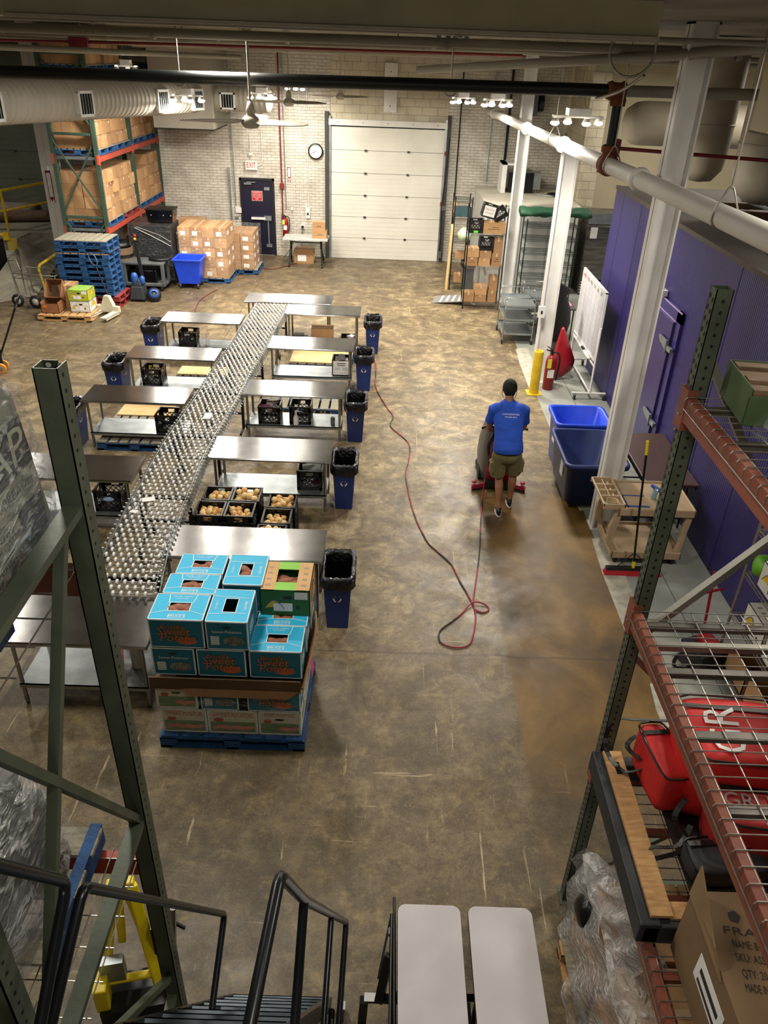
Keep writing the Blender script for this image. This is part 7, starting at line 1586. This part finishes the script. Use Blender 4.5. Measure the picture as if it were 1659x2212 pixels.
# lower level load
t = thing('wrapped_pallet_load', 'film-wrapped dark boxes on blue-edged pallet, lower level of near left rack', 'pallet load', (-1.74, 1.7, 2.01))
b = B(greywood); b.bx(-.6, .52, .4, .54, .1, .12).bx(-.6, .52, -.54, -.4, .1, .12).bx(-.6, .52, -.07, .07, .1, .12).bx(-.6, .52, .2, .33, .1, .12).bx(-.6, .52, -.33, -.2, .1, .12)
b.use(bluepal).bx(.46, .51, .0, .56, .0, .122).bx(-.04, .04, -.55, .55, .0, .1).bx(-.62, -.55, -.55, .55, 0, .1); b.build('pallet', t)
b = B(mat('dark_wrapped_goods', '2e2f30', .55, 0, '1c1d1e', 3, .3, 9)); b.bx(-.55, .36, -.45, .45, .125, .5).bx(-.5, .3, -.2, .42, .5, .68); b.build('boxes', t, .02)
b = B(wrap2); b.loft([ell((-.08, 0, .12), .53, .52, 24, p=6), ell((-.08, 0, .5), .5, .5, 24, p=6), ell((-.09, .02, .7), .45, .46, 24, p=5), ell((-.1, 0, .76), .25, .25, 24)]); b.grid(lambda u, v: (.1+.3*u+.04*math.sin(v*14), -.5+v*1.0, .62-.5*u*u+.03*math.sin(v*21+u*8)), 12, 18); b.build('film', t)
# yellow folding device on floor behind rack
t = thing('yellow_dolly', 'yellow plastic A-shaped folding stand behind the near left rack', 'stand', (-1.45, 2.62, 0), R_(12))
b = B(yellow2)
for s in (-1, 1): b.bar((s*.06, .14, .88), (s*.17, -.12, .2), .07, .06).bar((s*.02, .16, .86), (s*.07, .16, .3), .05, .04)
b.bar((-.08, .15, .88), (.08, .15, .88), .06, .08); b.bar((-.15, -.08, .3), (.15, -.08, .3), .05, .03); b.bx(-.2, -.12, -.2, -.06, .18, .4); b.build('side_rails', t, .01)
b = B(blackp); b.bx(-.18, .2, -.22, .02, .03, .2).bx(.16, .22, -.05, .15, .1, .7).cyl((.2, .1, .6), (.34, .05, .5), .012, 6); b.use(chrome).cyl((.24, -.25, .05), (.3, .0, .8), .02, 10); b.use(galv).bx(-.16, -.02, -.1, -.04, .2, .5); b.build('base', t)
# ================================================================ mobile stair
t = thing('mobile_stair', 'black steel mobile stair with perforated treads and tube handrails', 'stairs', (0, 0, 0))
K = dict(F=(-.225, 1.196, 3.398), G=(-.244, .846, 3.398), h=(-.193, 1.391, 2.984), hb=(-.196, 1.13, 2.802), j=(-.152, 1.921, 2.04), jb=(-.155, 1.543, 1.933), k=(-.113, 2.448, 1.109), kb=(-.124, 2.007, .956), d=(-.744, 2.343, 1.319), e=(-.739, 1.975, 1.19), b2=(-.799, 1.293, 3.168), b1=(-.825, 1.269, 3.225), a=(-.842, 1.074, 3.581), b1b=(-.817, 1.003, 3.073), b2b=(-.815, 1.018, 2.999))
K = {q: V(p) for q, p in K.items()}
Lb, Rb, D_ = V((-.82, 2.51, .12)), V((-.22, 2.51, .12)), V((.037, .49, -.871))
tub_ = mat('gunmetal_tube', '2b2f33', .28, .6, '1b1e22', 5)
def rl(name, pts, r):
    P = [V(p) for p in pts]; q = [P[0]]
    for i in range(1, len(P)-1): a = (P[i-1]-P[i]).normalized()*.035; c = (P[i+1]-P[i]).normalized()*.035; q += [P[i]+a, P[i]+(a+c)*.28, P[i]+c]
    return B(tub_).tube(q+[P[-1]], r, 10).build(name, t)
ext = lambda a, c, k=1.25: K[a]+(K[c]-K[a])*k
rl('left_handrail', [ext('b2', 'b2b', 1.6), K['b2'], K['d'], ext('d', 'e', 1.3)], .0165); rl('upper_left_handrail', [K['a']+(K['a']-K['b1'])*1.5, K['b1'], ext('b1', 'b1b', 1.7)], .0165)
rl('right_handrail', [ext('F', 'G', 1.5), K['F'], K['h'], K['k'], ext('k', 'kb', 1.3)], .0165); rl('rail_post', [K['h'], ext('h', 'hb', 1.6)], .015); rl('rail_post', [K['j'], ext('j', 'jb', 1.3)], .013)
for p in (Lb, Rb): B(blackm).bar(p+D_*.05, p-D_*3.3, .03, .08).build('stringer', t)
tr = mat('tread_steel', '59646b', .4, .6, '2c3339', 6)
for k in range(12):
    pL = Lb-D_*(.1+k*.27); pR = Rb-D_*(.1+k*.27); z = pL.z
    b = B(tr).bx(pL.x+.015, pR.x-.015, pL.y-.15, pL.y+.05, z-.012, z).bx(pL.x+.015, pR.x-.015, pL.y+.045, pL.y+.05, z-.04, z); b.use(wirem)
    for i in range(7):
        for j in range(2): b.cyl((pL.x+.08+i*.075, pL.y-.08+j*.07, z), (pL.x+.08+i*.075, pL.y-.08+j*.07, z+.004), .008, 6)
    b.build('tread', t)
for x in (-.84, -.2): B(blackm).tube([(x, .3, .08), (x, 2.5, .08)], .02, 8).tube([(x, .4, .08), (x-.1, .55, 3.2)], .02, 8).build('base_frame', t)
for x in (-.86, -.14):
    b = B(rubber).cyl((x-.015, 2.5, .06), (x+.015, 2.5, .06), .06, 14); b.use(galv).c(x, 2.5, .12, .05, .05, .04); b.build('caster', t)
# white-topped folding table pair
wl2 = mat('white_laminate_top', 'cdc8ca', .4, 0, 'c2bdbf', 4)
def rrect(w, d, r, n=6):
    o = []
    for sx, sy, a0 in ((1, 1, 0), (-1, 1, PI/2), (-1, -1, PI), (1, -1, 1.5*PI)):
        for k in range(n+1): a = a0+PI/2*k/n; o.append((sx*(w/2-r)+r*math.cos(a), sy*(d/2-r)+r*math.sin(a)))
    return o
for k, (x0, x1, lb) in enumerate(((.185, .565, 'left white-topped table of the pair beside the mobile stair'), (.612, 1.0, 'right white-topped table of the pair beside the mobile stair'))):
    t = thing('folding_table', lb, 'table', ((x0+x1)/2, 2.06, 0)); w = x1-x0
    b = B(wl2).prism(rrect(w, 1.46, .05), .735, .75); b.build('tabletop', t, .003)
    B(blackp).prism(rrect(w+.006, 1.466, .052), .722, .736).build('edge_band', t)
    b = B(blackm)
    for yy in (-.35, .3): b.bar((-w/2-.03, yy, .55), (w/2+.03, yy, .55), .03, .03).tube([(-w/2+.04, yy, .72), (-w/2+.04, yy, .06)], .016, 8).tube([(w/2-.04, yy, .72), (w/2-.04, yy, .06)], .016, 8)
    b.bar((-w/2+.04, -.5, .09), (-w/2+.04, .5, .09), .03).bar((w/2-.04, -.5, .09), (w/2-.04, .5, .09), .03); b.build('leg_frame', t)
t = thing('table_trolley', 'black tube frame with caster bar left of the white tables', 'frame', (.0, 0, 0))
b = B(blackm); b.tube([(.155, 2.8, .62), (.15, 1.6, .55)], .014, 10).tube([(.165, 2.86, .7), (.175, 1.6, .66)], .009, 8).bar((.02, 2.44, .35), (.6, 2.44, .35), .04, .04).bar((.14, 2.56, .6), (.09, 2.42, .36), .05, .05).bar((.15, 2.8, .6), (.08, 2.5, .45), .012, .03); b.use(whitem).bx(.0, .1, 2.41, 2.46, .37, .375); b.use(galv).cyl((.15, 2.68, .6), (.15, 2.72, .6), .02, 10); b.build('tube_frame', t)
b = B(rubber).cyl((-.02, 2.4, .06), (.015, 2.4, .06), .06, 14); b.use(blackm).bar((.0, 2.44, .33), (-.01, 2.42, .1), .05, .05); b.build('caster', t)
# ================================================================ fans and lights
def fan(label, x, y, z, r, a0=0, m=None):
    t = thing('ceiling_fan', label, 'fan', (x, y, z)); t.rotation_euler = (0, 0, a0); fm = mat('fan_paint', 'b3ab9a', .5, 0, 'a0998a', 3)
    b = B(fm).lathe([(0, -.07), (.07, -.06), (.1, -.03), (.11, .0), (.08, .05), (.04, .08), (.055, .1), (.03, .2), (.0, .21)], n=20); b.build('motor_housing', t)
    b = B(fm).cyl((0, 0, .15), (0, 0, 5.5-z-.1), .014, 10); b.lathe([(.03, 5.38-z-.1), (.07, 5.5-z-.1), (.07, 5.55-z)], n=14).build('down_rod', t)
    for k in range(3):
        a = k*2*PI/3; T = M.Rotation(a, 4, 'Z')
        b = B(fm); b.add([(.08, -.03, 0), (.2, -.07, -.02), (r*.8, -.09, .0), (r, -.04, .01), (r, .03, .02), (r*.75, .06, .03), (.2, .06, .03), (.08, .03, .02)]+[(.08, -.03, .008), (.2, -.07, -.012), (r*.8, -.09, .008), (r, -.04, .018), (r, .03, .028), (r*.75, .06, .038), (.2, .06, .038), (.08, .03, .028)], [tuple(range(8))[::-1], tuple(range(8, 16))]+[(j, (j+1) % 8, 8+(j+1) % 8, 8+j) for j in range(8)], False, T); b.build('blade', t)
    return t
fan('nearest white ceiling fan with long twisted blades, in front of exit sign', -1.6, 9.5, 4.5, .78, R_(88))
fan('middle white ceiling fan hanging behind the nearest one', -2.0, 16.2, 4.36, .8, R_(95))
fan('farthest white ceiling fan near top of the dock door', -1.28, 20., 4.32, .72, R_(92))
ledm = mat('led_emitter', 'fff6e6', .5, emit=70)
def fixture(label, x, y, z, n=4, s=1.0, rz=0, energy=150, drop=True):
    t = thing('high_bay_light', label, 'light', (x, y, z)); t.rotation_euler = (0, 0, rz)
    b = B(whitem).c(0, 0, .14, .22*s, .18*s, .1).c(0, 0, .08, .5*s, .08, .03); b.build('driver_housing', t)
    for k in range(n):
        xx = (-.5+(k+.5)/n)*.62*s; yy = (.09 if k % 2 else -.07)*s; h = B(whitem).lathe([(.03, .07), (.05, .04), (.06, 0), (.055, -.004)], (xx, yy, 0), n=14).bar((xx, yy, .06), (0, 0, .1), .02, .015).build('lamp_head', t)
        B(ledm).lathe([(0, -.035), (.035, -.03), (.06, -.012), (.064, 0)], (xx, yy, 0), n=14).build('lens', h)
    b = B(wirem).cyl((-.1, 0, .18), (0, 0, .5), .004, 5).cyl((.1, 0, .18), (0, 0, .5), .004, 5).cyl((0, 0, .5), (0, 0, 5.54-z), .004, 5); b.build('hanging_wire', t)
    ld = bpy.data.lights.new('lamp', 'AREA'); ld.shape = 'DISK'; ld.size = .45*s; ld.energy = energy; ld.color = (1, .93, .82); lo = bpy.data.objects.new('lamp', ld); COL.objects.link(lo); lo.parent = t; lo.location = (-.45, -.5, -.1) if s > 1.3 else (0, 0, -.06)
    return t
EN = 1.0
fixture('large LED high bay light hanging at right below the white pipe level', 2.62, 12.4, 4.43, 4, 1.45, 0, 185*EN)
fixture('LED high bay light right of centre above the scrubbed aisle', 1.75, 15.0, 4.5, 4, 1, .1, 190*EN)
fixture('farther LED high bay light near top of the dock door, right', 1.44, 18.6, 4.36, 4, 1, .1, 170*EN)
fixture('LED high bay light in front of the spiral duct at left', -3.76, 15.6, 4.36, 4, 1, -.1, 210*EN)
fixture('LED high bay light behind nearest fan rod', -2.82, 18.3, 4.32, 4, 1, 0, 190*EN)
fixture('small distant LED light right of the nearest fan rod', -2.5, 21.6, 4.38, 3, .9, 0, 110*EN)
fixture('LED light high above the tall loaded rack at left', -5.4, 17.6, 4.74, 3, .9, 0, 170*EN)
fixture('LED high bay light at far left edge over the spiral duct', -7.0, 12.2, 4.32, 4, 1, 0, 150*EN)
# added unseen fill lamps that brighten the hall, no fixtures modelled
for x, y, e in ((-2.2, 4.9, 110), (3.4, 4.4, 90), (-2.0, 9.9, 190), (5.6, 6.5, 150), (6.8, 13.5, 130), (6.5, 19.5, 110), (-8.5, 6.0, 110), (-12.5, 20, 70), (.6, 1.6, 30)):
    ld = bpy.data.lights.new('lamp', 'AREA'); ld.shape = 'DISK'; ld.size = .6; ld.energy = e*EN; ld.color = (1, .93, .82); lo = bpy.data.objects.new('fill_lamp', ld); COL.objects.link(lo); lo.location = (x, y, 5.3 if y < 14 else 5.0)
# grey electrical panel + misc on right back wall
b = B(mat('panel_grey_blue', '4f5660', .5)).bx(3.35, 3.75, YB-.3, YB, 3.9, 4.6); b.use(blackp).cyl((3.9, YB-.2, 4.2), (3.78, YB-.2, 4.2), .2, 12); tag(b.build('wall_heater'), 'grey wall heater unit high between the white columns', 'heater')
b = B(galv).cyl((2.6, YB-.04, 5.2), (2.6, YB-.04, 2.2), .015, 6); tag(b.build('conduit'), 'thin conduit on brick wall left of the far white column', 'conduit')
tag(B(blackm).bx(3.02, 3.08, YB-.07, YB-.01, 0, 5.4).build('wall_channel'), 'dark vertical strut on brick wall between the far white columns', 'channel'); tag(B(blackm).cyl((1.75, YB-.05, 4.9), (1.75, YB-.05, .2), .02, 6).build('conduit'), 'dark conduit on brick wall just right of the dock door', 'conduit')
b = B(whitem).c(1.78, YB-.1, 4.35, .3, .1, .14); b.use(blackp).c(1.85, YB-.16, 4.2, .25, .1, .12); tag(b.build('emergency_light'), 'emergency light box mounted right of the dock door top', 'light box')
b = B(galv).lathe([(.0, 0), (.06, .0), (.08, .05), (.08, .1)], (-3.7, YB-.2, 3.9), (0, -1, -.3), 12).lathe([(.0, 0), (.06, .0), (.08, .05), (.08, .1)], (-3.45, YB-.2, 3.9), (0, -1, -.3), 12).c(-3.6, YB-.05, 3.9, .3, .1, .1); tag(b.build('emergency_light'), 'twin-head emergency light behind the fan above the navy door', 'light box')
ld = bpy.data.lights.new('lamp', 'AREA'); ld.shape = 'DISK'; ld.size = 1.5; ld.energy = 26; ld.color = (1, .95, .85); lo = bpy.data.objects.new('beam_fill_lamp', ld); COL.objects.link(lo); lo.location = (-.5, -2., 4.2); lo.rotation_euler = (R_(108), 0, 0)  # added fill lamp behind the camera, brightens the unlit ceiling beam
o = B(mat('rear_wall_paint', 'b8b09a', .8)).bx(-16.2, 12.2, -3.2, -3, 0, 5.8).build('wall_front'); struct(o)
w = bpy.data.worlds.new('world'); SC.world = w; w.use_nodes = True; w.node_tree.nodes['Background'].inputs[0].default_value = (1, .95, .86, 1); w.node_tree.nodes['Background'].inputs[1].default_value = .25
SC.view_settings.view_transform = 'Standard'; SC.view_settings.look = 'None'; SC.view_settings.exposure = .27
SC.cycles.use_denoising = True; SC.cycles.max_bounces = 6; SC.cycles.sample_clamp_indirect = 4; SC.cycles.transparent_max_bounces = 12
for m_ in bpy.data.materials:
    pass
